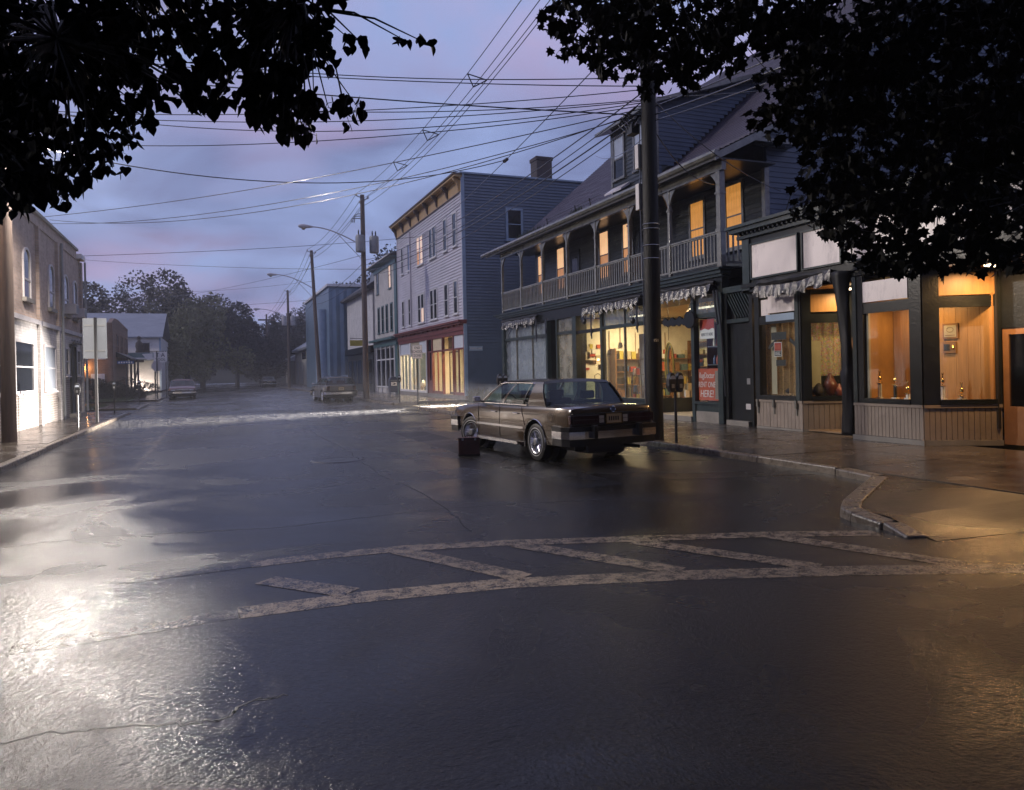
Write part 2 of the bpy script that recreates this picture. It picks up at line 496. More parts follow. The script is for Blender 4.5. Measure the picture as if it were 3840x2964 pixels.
mat('panel_wood', (0.38, 0.20, 0.075), 0.4, var=0.22, vs=5.0, stretch=(1, 5, 0.35))
mat('counter_wood', (0.22, 0.11, 0.045), 0.4, var=0.2)
mat('beadboard', (0.25, 0.205, 0.17), 0.40, var=0.12, vs=4.0, dirt=(0.14, 0.115, 0.10), dirt_amt=0.5)
mat('sign_panel', (0.80, 0.72, 0.70), 0.33, var=0.08, vs=1.2, dirt=(0.52, 0.46, 0.46), dirt_amt=0.8, stretch=(1, 1, 0.4))
mat('foil', (0.11, 0.105, 0.10), 0.24, var=0.6, vs=9.0, metal=0.55, bump=1.0, bs=22, spec=0.8)
mat('cloth_black', (0.005, 0.005, 0.006), 0.55, var=0.3, vs=4.0)
mat('curtain_lace', (0.42, 0.33, 0.22), 0.8, var=0.4, vs=20.0)
mat('white_sheet', (0.55, 0.58, 0.62), 0.7, var=0.12, vs=2.5, stretch=(1, 3, 0.4))
mat('black_metal', (0.02, 0.02, 0.022), 0.35, var=0.2)
mat('steel', (0.42, 0.43, 0.44), 0.3, var=0.15, metal=0.9)
mat('chrome', (0.75, 0.75, 0.76), 0.10, var=0.03, metal=1.0)
mat('gold', (0.75, 0.52, 0.20), 0.2, var=0.05, metal=1.0)
mat('marble', (0.75, 0.72, 0.66), 0.25, var=0.12, vs=15)
mat('grey_metal', (0.24, 0.25, 0.26), 0.42, var=0.15)
mat('pale_metal', (0.50, 0.47, 0.47), 0.38, var=0.12)
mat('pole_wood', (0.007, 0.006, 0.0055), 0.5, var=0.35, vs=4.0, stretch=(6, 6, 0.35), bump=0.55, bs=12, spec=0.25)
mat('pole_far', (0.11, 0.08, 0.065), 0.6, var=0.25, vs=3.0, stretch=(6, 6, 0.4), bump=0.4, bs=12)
mat('wire', (0.008, 0.008, 0.010), 0.22, var=0.1, coat=0.5)
mat('concrete', (0.070, 0.058, 0.047), 0.22, var=0.25, vs=1.2, rvar=0.14, bump=0.12, bs=60, dirt=(0.035, 0.030, 0.026), dirt_amt=0.6)
mat('foundation', (0.20, 0.185, 0.165), 0.6, var=0.2, vs=2.0, bump=0.2, bs=20)
mat('granite', (0.14, 0.115, 0.09), 0.30, var=0.3, vs=9.0, bump=0.5, bs=22, rvar=0.1)
mat('block_concrete', (0.34, 0.33, 0.30), 0.65, var=0.2, vs=1.5)
mat('metal_blue', (0.17, 0.25, 0.34), 0.35, var=0.12, vs=0.8, metal=0.3)
mat('soil', (0.035, 0.032, 0.026), 0.8, var=0.3)
mat('grass', (0.045, 0.065, 0.03), 0.6, var=0.35, vs=3)
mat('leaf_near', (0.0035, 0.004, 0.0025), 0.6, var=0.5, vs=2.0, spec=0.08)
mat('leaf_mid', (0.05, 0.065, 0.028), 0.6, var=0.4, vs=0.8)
mat('leaf_far', (0.009, 0.012, 0.008), 0.8, var=0.4, vs=0.25)
mat('leaf_yellow', (0.11, 0.11, 0.04), 0.6, var=0.4, vs=0.6)
mat('bark', (0.010, 0.009, 0.008), 0.55, var=0.3, vs=4, bump=0.6, bs=14)
mat('sign_face', (0.78, 0.70, 0.66), 0.4, var=0.06)
mat('sign_white', (0.72, 0.70, 0.68), 0.4, var=0.06)
mat('sign_black', (0.02, 0.02, 0.02), 0.5, var=0.05)
mat('sign_red', (0.36, 0.045, 0.03), 0.4, var=0.12)
mat('sign_blue', (0.05, 0.10, 0.22), 0.4, var=0.1)
mat('sign_orange', (0.50, 0.10, 0.05), 0.4, var=0.15)
mat('yellow_paint', (0.45, 0.36, 0.06), 0.4, var=0.15)
mat('mail_blue', (0.02, 0.03, 0.07), 0.35, var=0.1)
mat('leather', (0.085, 0.022, 0.014), 0.38, var=0.3, vs=6, bump=0.25, bs=50)
mat('car_brown', (0.062, 0.040, 0.022), 0.24, var=0.08, vs=1.2, coat=0.9, metal=0.2, bump=0.035, bs=120)
mat('car_grey', (0.12, 0.115, 0.11), 0.3, var=0.08, coat=0.6)
mat('car_red', (0.12, 0.04, 0.035), 0.3, var=0.08, coat=0.6)
mat('rubber', (0.010, 0.010, 0.010), 0.5, var=0.2)
mat('black_plastic', (0.012, 0.012, 0.013), 0.32, var=0.15)
mat('tail_red', (0.030, 0.004, 0.003), 0.12, var=0.1, coat=0.8)
mat('lens_white', (0.5, 0.5, 0.5), 0.12, var=0.05, coat=0.8)
mat('seat_cloth', (0.035, 0.026, 0.022), 0.8, var=0.2)
mat('plate', (0.42, 0.36, 0.25), 0.4, var=0.1)
mat('lamp_glow', (0.9, 0.8, 0.6), 0.3, emit=(1.0, 0.78, 0.48), es=6.0)
mat('lamp_white', (0.9, 0.9, 0.9), 0.3, emit=(1.0, 0.93, 0.86), es=8.0)
mat('lens_amber', (0.42, 0.36, 0.26), 0.25, var=0.05)
glass_mat('glass')
glass_mat('glass_car', tint=(0.62, 0.72, 0.68))
glass_mat('glass_fog', fog=0.16, fogcol=(0.55, 0.50, 0.44))
glass_mat('glass_fog_cold', fog=0.55, fogcol=(0.34, 0.38, 0.44))
glass_mat('glass_blue', tint=(0.5, 0.6, 0.7), fog=0.85, fogcol=(0.18, 0.24, 0.33), streak=True)
add_mortar('brick_buff', (0.42, 0.31, 0.25), (0.34, 0.29, 0.26), 0.24, 0.085, ('Y', 'Z'))
add_mortar('brick_painted', (0.52, 0.49, 0.47), (0.36, 0.34, 0.33), 0.24, 0.085, ('Y', 'Z'))
add_mortar('brick_base', (0.18, 0.14, 0.12), (0.30, 0.28, 0.26), 0.24, 0.085, ('Y', 'Z'))
add_mortar('brick_red', (0.22, 0.12, 0.07), (0.20, 0.16, 0.13), 0.24, 0.085, ('X', 'Z'))
add_mortar('brick_chimney', (0.05, 0.028, 0.024), (0.06, 0.05, 0.045), 0.22, 0.08, ('X', 'Z'), bumpd=0.8)
HAZE = 0.0012
# ================================================================== GROUND, ROAD, PAVEMENTS
RZ = -0.10
def wet_asphalt(name, col, paint=None, wear=0.5, rough=(0.30, 0.11)):
    m = bpy.data.materials.new(name); m.use_nodes = True
    N, L = m.node_tree.nodes, m.node_tree.links
    b = N['Principled BSDF']
    t = N.new('ShaderNodeTexCoord')
    def noise(scale, det, rough=0.55, vec=None, dist=0.0):
        n = N.new('ShaderNodeTexNoise'); n.inputs['Scale'].default_value = scale
        n.inputs['Detail'].default_value = det; n.inputs['Roughness'].default_value = rough; n.inputs['Distortion'].default_value = dist
        L.new(vec or t.outputs['Object'], n.inputs['Vector']); return n
    def rng(src, a, bb, c, d):
        r = N.new('ShaderNodeMapRange'); r.inputs['From Min'].default_value = a; r.inputs['From Max'].default_value = bb
        r.inputs['To Min'].default_value = c; r.inputs['To Max'].default_value = d
        L.new(src, r.inputs['Value']); return r.outputs[0]
    puddle = noise(0.33, 5, 0.6, dist=0.6)
    grain = noise(75, 3, 0.7)
    speck = noise(120, 2, 0.8)
    patch = noise(0.9, 6, 0.65)
    ripple = noise(24, 3, 0.62)
    colr = N.new('ShaderNodeMix'); colr.data_type = 'RGBA'
    colr.inputs[6].default_value = (*[c * 0.7 for c in col], 1); colr.inputs[7].default_value = (*[c * 1.35 for c in col], 1)
    mixp = N.new('ShaderNodeMath'); mixp.operation = 'MULTIPLY_ADD'; mixp.inputs[1].default_value = 0.5
    L.new(rng(speck.outputs['Fac'], 0.4, 0.7, -0.2, 1.6), mixp.inputs[0]); L.new(rng(patch.outputs['Fac'], 0.35, 0.65, 0, 0.6), mixp.inputs[2])
    L.new(mixp.outputs[0], colr.inputs[0])
    last = colr.outputs[2]
    if paint:
        w1 = noise(9, 8, 0.8); w2 = noise(60, 4, 0.7)
        s = N.new('ShaderNodeMath'); s.operation = 'ADD'
        L.new(w1.outputs['Fac'], s.inputs[0])
        h = N.new('ShaderNodeMath'); h.operation = 'MULTIPLY'; h.inputs[1].default_value = 0.7
        L.new(w2.outputs['Fac'], h.inputs[0]); L.new(h.outputs[0], s.inputs[1])
        px = N.new('ShaderNodeMix'); px.data_type = 'RGBA'; px.inputs[7].default_value = (*paint, 1)
        L.new(rng(s.outputs[0], wear, wear + 0.14, 0, 1), px.inputs[0]); L.new(last, px.inputs[6]); last = px.outputs[2]
    L.new(last, b.inputs['Base Color'])
    L.new(rng(puddle.outputs['Fac'], 0.42, 0.60, rough[0], rough[1]), b.inputs['Roughness'])
    b.inputs['Specular IOR Level'].default_value = 0.36
    hm = N.new('ShaderNodeMath'); hm.operation = 'MULTIPLY'
    L.new(grain.outputs['Fac'], hm.inputs[0]); L.new(rng(puddle.outputs['Fac'], 0.42, 0.60, 0.55, 0.12), hm.inputs[1])
    ad = N.new('ShaderNodeMath'); ad.operation = 'ADD'
    L.new(hm.outputs[0], ad.inputs[0])
    h2 = N.new('ShaderNodeMath'); h2.operation = 'MULTIPLY'; h2.inputs[1].default_value = 0.75
    L.new(ripple.outputs['Fac'], h2.inputs[0]); L.new(h2.outputs[0], ad.inputs[1])
    bp = N.new('ShaderNodeBump'); bp.inputs['Strength'].default_value = 0.40; bp.inputs['Distance'].default_value = 0.024
    L.new(ad.outputs[0], bp.inputs['Height']); L.new(bp.outputs[0], b.inputs['Normal'])
    MATS[name] = m
    return m
wet_asphalt('asphalt', (0.015, 0.0135, 0.012))
wet_asphalt('asphalt_patch', (0.011, 0.010, 0.009), rough=(0.42, 0.24))
wet_asphalt('road_paint', (0.016, 0.0145, 0.013), paint=(0.50, 0.39, 0.27), wear=0.77)
wet_asphalt('road_paint_old', (0.016, 0.0145, 0.013), paint=(0.24, 0.20, 0.16), wear=0.86)

def sheet(name, m, x0, x1, y0, y1, z, kind='structure'):
    o = MB().quad((x0, y0, z), (x1, y0, z), (x1, y1, z), (x0, y1, z)).build(name, m, recalc=False)
    o['kind'] = kind; return o
sheet('ground', 'soil', -1500, 1500, -600, 2500, -0.135)
sheet('road', 'asphalt', -3.55, 8.45, -40, 240, RZ)
sheet('side_lane', 'asphalt', 8.45, 60, 32.35, 37.75, RZ + 0.001)
sheet('side_street', 'asphalt', -60, -3.55, 49.2, 57.0, RZ + 0.001)
sheet('driveway', 'asphalt_patch', -30, -3.55, 39.3, 42.6, RZ + 0.002)

# hatched crossing, parking bay and edge lines, laid as thin sheets on the road
K = 1.0654
marks = bpy.data.objects.new('road_markings', None); COL.objects.link(marks); marks['kind'] = 'structure'
ORIGIN['road_markings'] = (0, 0, 0)
def stripe(pts, w, m='road_paint', name='painted_line', z=RZ + 0.0016, k=K):
    raw = [Vector((p[0] * k, p[1] * k, 0)) for p in pts]; pts = []
    for i in range(len(raw) - 1):
        m_ = max(1, int((raw[i + 1] - raw[i]).length / .035)) if w > .12 else 1
        pts += [raw[i].lerp(raw[i + 1], j / m_) for j in range(m_)]
    pts.append(raw[-1])
    mb = MB(); L_, R_ = [], []
    for i, p in enumerate(pts):
        t = (pts[min(i + 1, len(pts) - 1)] - pts[max(i - 1, 0)]).normalized(); n = Vector((-t.y, t.x, 0))
        e0, e1 = (random.uniform(-.004, .003), random.uniform(-.004, .003)) if w > .12 else (0, 0)
        L_.append(p + n * (w / 2 + e0)); R_.append(p - n * (w / 2 + e1))
    for i in range(len(pts) - 1):
        mb.quad((*R_[i].xy, z), (*R_[i + 1].xy, z), (*L_[i + 1].xy, z), (*L_[i].xy, z))
    return mb.build(name, m, marks, recalc=False)
stripe([(-1.1, 5.02), (0.12, 5.16)], 0.22, 'road_paint_old')
stripe([(-.7, 6.36), (0.25, 6.44)], 0.2, 'road_paint_old', z=RZ + 0.0022)
stripe([(0.12, 5.16), (0.9, 5.16), (1.95, 5.03), (3.2, 4.65), (4.3, 4.24), (5.06, 3.92), (6.4, 3.3), (8.0, 2.5)], 0.27)
stripe([(0.25, 6.44), (0.9, 6.46), (1.5, 6.42), (2.4, 6.2), (3.4, 5.85), (4.65, 5.44), (5.5, 5.05)], 0.23, 'road_paint', z=RZ + 0.0022)
for a, b in (((0.33, 5.90), (0.86, 5.30)), ((1.45, 6.36), (2.1, 5.12)), ((2.45, 6.10), (3.22, 4.77)), ((3.42, 5.75), (4.2, 4.40)), ((4.6, 5.38), (5.2, 3.98))):
    stripe([a, b], 0.23, name='painted_bar', z=RZ + 0.0028)
stripe([(5.83, 29), (5.83, 10.88), (5.76, 8.72)], 0.09, 'road_paint_old', 'parking_line')
stripe([(5.72, 8.72), (7.74, 8.15)], 0.09, 'road_paint_old', 'parking_line', z=RZ + 0.0024)
for y in (17.6, 23.4):
    stripe([(5.87, y), (7.7, y)], 0.09, 'road_paint_old', 'parking_line', z=RZ + 0.0024)
stripe([(-1.25, 34), (-1.27, 10)], 0.10, 'road_paint_old', 'parking_line')
stripe([(2.2, 34), (2.2, 70)], 0.12, 'road_paint_old', 'centre_line')

# sealed cracks and a repaired strip
wet_asphalt('tar', (0.005, 0.005, 0.005), rough=(0.5, 0.35))
def crack(pts, seed, w=.022):
    rc = random.Random(seed); out = []
    for i in range(len(pts) - 1):
        for j in range(9):
            f = j / 9; out.append((pts[i][0] + (pts[i+1][0] - pts[i][0]) * f + rc.gauss(0, .018), pts[i][1] + (pts[i+1][1] - pts[i][1]) * f + rc.gauss(0, .018)))
    out.append(pts[-1]); return stripe(out, w, 'tar', 'crack_seal', z=RZ + .0012, k=1.0)
crack([(-1.2, 4.02), (-.68, 3.99), (-.3, 3.91), (0, 3.83), (.16, 4.0), (.32, 3.98)], 1, .014)
crack([(2.4, 7.2), (2.6, 9.5), (2.45, 12.2), (2.6, 16), (2.5, 24)], 3, .018); crack([(-3.0, 8.5), (-1.2, 8.8), (.6, 8.4), (2.5, 8.6), (4.4, 8.3)], 4, .013)
stripe([(4.9, 9.2), (4.9, 20.0)], .11 * 8, 'asphalt_patch', 'repair_patch', z=RZ + .0008, k=1.0)
# repaired patch and manhole in the road
mh = thing('manhole_cover', 'round iron manhole cover set in the wet road', 'manhole cover', (2.15, 14.4, RZ))
mb = MB()
for k in range(40):
    a0, a1 = 2 * math.pi * k / 40, 2 * math.pi * (k + 1) / 40
    f = lambda a, r, z: (2.15 + r * math.cos(a), 14.4 + r * math.sin(a), z)
    mb.quad(f(a0, 0.40, RZ + 0.014), f(a1, 0.40, RZ + 0.014), f(a1, 0.47, RZ + 0.014), f(a0, 0.47, RZ + 0.014))
    mb.quad(f(a0, 0.47, RZ + 0.014), f(a1, 0.47, RZ + 0.014), f(a1, 0.50, RZ + 0.001), f(a0, 0.50, RZ + 0.001))
mb.build('ring', 'black_metal', mh)
MB().lathe([(0.385, 0.0), (0.385, 0.012), (0.30, 0.012), (0.30, 0.009), (0.15, 0.009), (0.15, 0.012), (0.02, 0.012)], (2.15, 14.4, RZ), n=36).build('lid', 'black_metal', mh)

def slabs(parent, x0, x1, y0, y1, nx, ln, z=0.0, m='concrete', thick=0.09):
    ny = max(1, round((y1 - y0) / ln)); sx = (x1 - x0) / nx; sy = (y1 - y0) / ny; g = 0.007
    for i in range(nx):
        for j in range(ny):
            d = [random.uniform(-0.006, 0.004) for _ in range(4)]
            a, b_, c, d_ = x0 + i * sx + g, x0 + (i + 1) * sx - g, y0 + j * sy + g, y0 + (j + 1) * sy - g
            MB().hexa([(a, c, z - thick), (b_, c, z - thick), (b_, d_, z - thick), (a, d_, z - thick),
                       (a, c, z + d[0]), (b_, c, z + d[1]), (b_, d_, z + d[2]), (a, d_, z + d[3])]).build('paving_slab', m, parent)
def kerb(parent, path, w=0.16, ln=1.7, zs=None, side=1):
    """granite kerbstones along a path; the path is the road-side edge"""
    for i in range(len(path) - 1):
        p, q = Vector(path[i]), Vector(path[i + 1]); d = q - p; n = max(1, round(d.length / ln)); u = d.normalized()
        nn = Vector((u.y, -u.x)) * side
        for k in range(n):
            a = p + d * (k / n) + u * 0.004; b_ = p + d * ((k + 1) / n) - u * 0.004
            z0 = zs[i] + (zs[i + 1] - zs[i]) * k / n if zs else 0.0
            z1 = zs[i] + (zs[i + 1] - zs[i]) * (k + 1) / n if zs else 0.0
            j = random.uniform(-0.008, 0.008)
            a2, b2 = a + nn * w, b_ + nn * w
            a, b_ = a + nn * (j + 0.012), b_ + nn * (j + 0.012)
            MB().hexa([(a.x - nn.x * .012, a.y - nn.y * .012, -0.14), (b_.x - nn.x * .012, b_.y - nn.y * .012, -0.14), (b2.x, b2.y, -0.14), (a2.x, a2.y, -0.14),
                       (a.x, a.y, z0 + 0.004 + j), (b_.x, b_.y, z1 + 0.004 + j), (b2.x, b2.y, z1 + 0.006), (a2.x, a2.y, z0 + 0.006)]).build('kerbstone', 'granite', parent, bevel=0.018)

pr = sheet('pavement', 'asphalt_patch', 8.6, 12.6, 5.7, 32.35, -0.06)
slabs(pr, 8.57, 12.6, 8.45, 32.3, 2, 1.75)
slabs(pr, 8.57, 12.6, 5.7, 8.44, 2, 1.4)
KERB_S = [(8.38, 8.42), (8.25, 7.66), (7.35, 7.04), (6.5, 6.45), (6.15, 6.14), (6.06, 5.9), (6.04, 5.5), (5.9, 5.1)]
kr = bpy.data.objects.new('kerb', None); COL.objects.link(kr); kr['kind'] = 'structure'; ORIGIN['kerb'] = (0, 0, 0)
kerb(kr, [(8.40, 32.3), (8.40, 8.45)], side=-1)
kerb(kr, KERB_S, w=0.22, ln=1.3, zs=[0, 0, 0, 0, 0, -.01, -.04, -.09], side=-1)
kerb(kr, [(8.40, 32.3), (9.4, 33.0)], side=1, ln=0.7)
kerb(kr, [(9.6, 37.1), (8.6, 37.8), (8.40, 38.8)], side=-1, ln=0.9)
kerb(kr, [(8.40, 38.8), (8.40, 120)][::-1], side=1, ln=2.4)
MB().box(9.3, 12.6, 32.3, 32.42, -.13, -.004).build('edge_cover', 'asphalt_patch', kr)  # dark strip added to dull the floodlit paving edges
# filled-in corner: asphalt sheet behind the splayed kerb, ramping down to the road
mb = MB()
mb.quad((8.58, 8.42, -0.012), (8.45, 7.55, -0.012), (7.46, 6.86, -0.012), (6.62, 6.28, -0.012), (6.34, 6.05, -0.012), (6.27, 5.88, -0.012), (6.26, 5.6, -0.014), (8.58, 5.6, -0.014))
mb.quad((6.26, 5.6, -0.014), (6.10, 5.04, -0.09), (6.05, 4.9, -0.097), (12.6, 4.3, -0.097), (12.6, 5.6, -0.014))
mb.build('pavement_corner', 'asphalt_patch', recalc=False)['kind'] = 'structure'
sheet('forecourt', 'asphalt', 8.45, 40, -40, 4.75, RZ + 0.0015)
pf = sheet('pavement_beyond_lane', 'asphalt_patch', 8.5, 12.6, 38.0, 140, -0.06)
slabs(pf, 8.57, 12.6, 38.2, 75, 2, 2.2)
sheet('pavement_far', 'concrete', 8.57, 12.6, 75.02, 140, -0.004)
pl = sheet('pavement_left', 'asphalt_patch', -5.6, -3.6, -12, 39.0, -0.06)
slabs(pl, -5.6, -3.72, 3.0, 39.0, 1, 1.6)
pl2 = sheet('pavement_left_far', 'asphalt_patch', -5.6, -3.6, 42.8, 49.0, -0.06)
slabs(pl2, -5.6, -3.72, 42.8, 49.0, 1, 1.5)
kl = bpy.data.objects.new('kerb_left', None); COL.objects.link(kl); kl['kind'] = 'structure'; ORIGIN['kerb_left'] = (0, 0, 0)
kerb(kl, [(-3.55, -6), (-3.55, 37.6), (-3.6, 39.0)], side=-1, ln=2.0, zs=[0, 0, -0.07])
kerb(kl, [(-3.6, 42.8), (-3.55, 44.2), (-3.55, 49.0)], side=-1, ln=1.6, zs=[-0.07, 0, 0])
kerb(kl, [(-3.55, 57.2), (-3.55, 120)], side=-1, ln=3.0)
sheet('pavement_left_end', 'concrete', -5.2, -3.71, 57.2, 140, -0.004)
# ================================================================== THE BALCONIED HOUSE OVER THE HARDWARE SHOP
H1 = thing('balcony_house', 'dark weathered two-storey clapboard house with long balcony over a lit hardware shop', 'house', (12.4, 24.0, 0))
F = Face('-X', 12.4)
def part(name, m, fn, parent=H1, **kw):
    mb = MB(); fn(mb); return mb.build(name, m, parent, **kw)
# --- shop front: piers, bulkheads, bars
for y0, y1, dd in ((31.85, 32.1, .10), (27.15, 27.32, .06), (26.24, 26.36, .06), (24.58, 24.90, .08), (22.66, 22.80, .05), (19.62, 19.78, .05), (17.38, 17.52, .06), (16.10, 16.30, .10)):
    part('pier', 'wood_green', lambda mb: F.box(mb, y0, y1, 0, 3.45, -0.12, dd), bevel=0.008)
for y0, y1 in ((27.32, 31.85), (24.90, 26.24), (19.78, 22.66), (16.30, 17.38)):
    part('bulkhead', 'wood_green', lambda mb: (F.box(mb, y0, y1, 0.30, 0.50, -0.10, 0.02), F.box(mb, y0 - .02, y1 + .02, 0.50, 0.57, -0.12, 0.08)))
    part('plinth', 'foundation', lambda mb: F.box(mb, y0, y1, 0.0, 0.30, -0.10, 0.03))
part('threshold', 'foundation', lambda mb: (mb.box(12.3, 14.0, 17.52, 19.62, 0, 0.14), mb.box(12.42, 13.6, 26.36, 27.15, 0, 0.12), mb.box(12.42, 13.6, 22.80, 24.58, 0, 0.12)))
part('transom_bar', 'wood_green', lambda mb: [F.box(mb, a, b, 2.84, 2.96, -0.08, 0.035) for a, b in ((27.32, 31.85), (24.90, 26.24), (19.78, 22.66), (16.30, 17.38))])
part('transom_bar', 'wood_dark', lambda mb: F.box(mb, 22.80, 24.58, 2.80, 2.92, -0.08, 0.03))
for y in (30.5, 28.75, 21.2):
    part('mullion', 'wood_grey', lambda mb: F.box(mb, y - .025, y + .025, 0.57, 3.45, -0.05, 0.03))
part('fascia', 'wood_dark', lambda mb: F.box(mb, 16.1, 32.1, 3.45, 3.86, -0.15, 0.06))
part('cornice', 'wood_green', lambda mb: (F.box(mb, 15.98, 32.3, 3.86, 3.93, -0.1, 0.16), F.box(mb, 15.92, 32.45, 3.93, 4.02, -0.1, 0.24), F.box(mb, 15.88, 32.6, 4.02, 4.06, -0.1, 0.32)))
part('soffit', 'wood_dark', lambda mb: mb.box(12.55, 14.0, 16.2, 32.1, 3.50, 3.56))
# --- glazing
def pane(y0, y1, z0, z1, m, d=-0.03, nm='shop_pane'):
    return part(nm, m, lambda mb: mb.quad(F.p(y0, z0, d), F.p(y1, z0, d), F.p(y1, z1, d), F.p(y0, z1, d)))
for y0, y1 in ((27.32, 28.725), (28.775, 30.475), (30.525, 31.85)):
    pane(y0, y1, 0.57, 2.84, 'glass_fog_cold'); pane(y0, y1, 2.96, 3.45, 'glass_fog_cold', nm='transom_pane')
pane(24.90, 26.24, 0.57, 2.84, 'glass_fog_cold'); pane(24.90, 26.24, 2.96, 3.45, 'glass_fog_cold', nm='transom_pane')
pane(22.80, 24.58, 0.14, 2.80, 'glass'); pane(22.80, 24.58, 2.92, 3.45, 'glass', nm='transom_pane')
for y0, y1 in ((19.78, 21.175), (21.225, 22.66)):
    pane(y0, y1, 0.57, 2.84, 'glass_fog'); pane(y0, y1, 2.96, 3.45, 'glass_blue', nm='transom_pane')
pane(16.30, 17.38, 0.57, 2.84, 'glass'); pane(16.30, 17.38, 2.96, 3.45, 'glass_blue', nm='transom_pane')
text('lettering', 'ELECTRICAL', 0.17, 'curtain_lace', F, 16.84, 3.2, -0.02, H1, sx=0.8)
# --- rooms behind the glass
part('interior_floor', 'floor_wood', lambda mb: mb.box(12.55, 19.0, 16.3, 32.0, 0.02, 0.06))
part('interior_ceiling', 'plaster_warm', lambda mb: mb.box(13.9, 19.0, 16.3, 32.0, 3.57, 3.62))
part('interior_wall', 'plaster_white', lambda mb: (mb.box(18.9, 19.0, 16.3, 32.0, 0.06, 3.57), mb.box(12.65, 18.9, 16.3, 16.36, 0.06, 3.49)))
part('partition', 'plaster_white', lambda mb: mb.box(12.85, 18.9, 26.40, 26.50, 0.06, 3.49))
part('curtain', 'white_sheet', lambda mb: [mb.quad((12.62 + .03 * math.sin(k * 1.9), 27.34 + k * .15, .5), (12.62 + .03 * math.sin(k * 1.9 + 1.9), 27.34 + (k + 1) * .15, .5), (12.62 + .03 * math.sin(k * 1.9 + 1.9), 27.34 + (k + 1) * .15, 3.4), (12.62 + .03 * math.sin(k * 1.9), 27.34 + k * .15, 3.4)) for k in range(30)], smooth='all')
part('recess_wall', 'wood_dark', lambda mb: (mb.box(12.5, 13.6, 26.30, 26.36, 0, 3.49), mb.box(12.5, 13.6, 27.15, 27.21, 0, 3.49), mb.box(13.6, 13.66, 26.3, 27.2, 2.2, 3.49)))
dr = part('door', 'wood_dark', lambda mb: (mb.box(13.58, 13.63, 26.37, 27.14, 0.12, 0.75), mb.box(13.58, 13.63, 26.37, 26.47, 0.75, 2.2), mb.box(13.58, 13.63, 27.04, 27.14, 0.75, 2.2)))
part('pane', 'dark_glass', lambda mb: mb.box(13.60, 13.61, 26.47, 27.04, 0.75, 2.2), dr)
# shop entrance (right of the pole): side panes, door standing open
part('entry_frame', 'counter_wood', lambda mb: (mb.box(13.9, 14.0, 17.5, 17.58, .1, 3.5), mb.box(13.9, 14.0, 19.55, 19.62, .1, 3.5), mb.box(13.9, 14.0, 17.5, 19.62, 2.78, 2.88), mb.box(13.9, 14.0, 18.42, 18.48, .1, 2.8)))
for y in (17.44, 19.68):
    part('return_pane', 'glass', lambda mb: mb.quad((12.52, y, .57), (13.9, y, .57), (13.9, y, 2.84), (12.52, y, 2.84)))
    part('return_pane', 'glass', lambda mb: mb.quad((12.52, y, 2.96), (13.9, y, 2.96), (13.9, y, 3.45), (12.52, y, 3.45)))
    part('return_rail', 'wood_green', lambda mb: (mb.box(12.52, 13.9, y - .03, y + .03, 2.84, 2.96), mb.box(12.52, 13.9, y - .03, y + .03, .1, .57)))
d2 = part('door', 'counter_wood', lambda mb: (mb.box(13.92, 13.97, 17.58, 18.42, .14, .55), mb.box(13.92, 13.97, 17.58, 17.68, .55, 2.78), mb.box(13.92, 13.97, 18.32, 18.42, .55, 2.78), mb.box(13.92, 13.97, 17.68, 18.32, 2.66, 2.78)))
part('pane', 'glass', lambda mb: mb.quad((13.945, 17.68, .55), (13.945, 18.32, .55), (13.945, 18.32, 2.66), (13.945, 17.68, 2.66)), d2)
part('handle', 'steel', lambda mb: mb.tube([(13.90, 18.36, 1.0), (13.88, 18.36, 1.1), (13.88, 18.36, 1.25), (13.90, 18.36, 1.35)], .012), d2)
part('side_pane', 'glass', lambda mb: mb.quad((13.945, 18.48, .14), (13.945, 19.55, .14), (13.945, 19.55, 2.78), (13.945, 18.48, 2.78)))
# shop ceiling lamps
def ceiling_lamp(x, y, z, w, l, e, col, lab, grp, glow='lamp_glow'):
    t = thing('ceiling_lamp', lab, 'ceiling lamp', (x, y, z), grp)
    MB().box(x - w / 2, x + w / 2, y - l / 2, y + l / 2, z - 0.04, z).build('housing', 'trim_white', t)
    MB().box(x - w / 2 + .02, x + w / 2 - .02, y - l / 2 + .02, y + l / 2 - .02, z - 0.07, z - 0.041).build('diffuser', glow, t)
    lamp('lamp_light', 'AREA', (x, y, z - 0.09), e, col, t, size=w, size_y=l, aim=(x, y, z - 2))
    return t
WARM = (1.0, 0.70, 0.36)
ceiling_lamp(15.2, 24.6, 3.56, 0.35, 1.5, 210, (1.0, 0.74, 0.38), 'warm ceiling lamp above the pegboard in the hardware shop', 'hardware shop ceiling lamps')
ceiling_lamp(15.4, 21.0, 3.56, 0.35, 1.5, 130, WARM, 'warm ceiling lamp behind the fogged hardware shop window', 'hardware shop ceiling lamps')
ceiling_lamp(15.6, 17.9, 3.56, 0.35, 1.4, 110, (1.0, 0.60, 0.26), 'warm ceiling lamp inside the hardware shop entrance', 'hardware shop ceiling lamps')
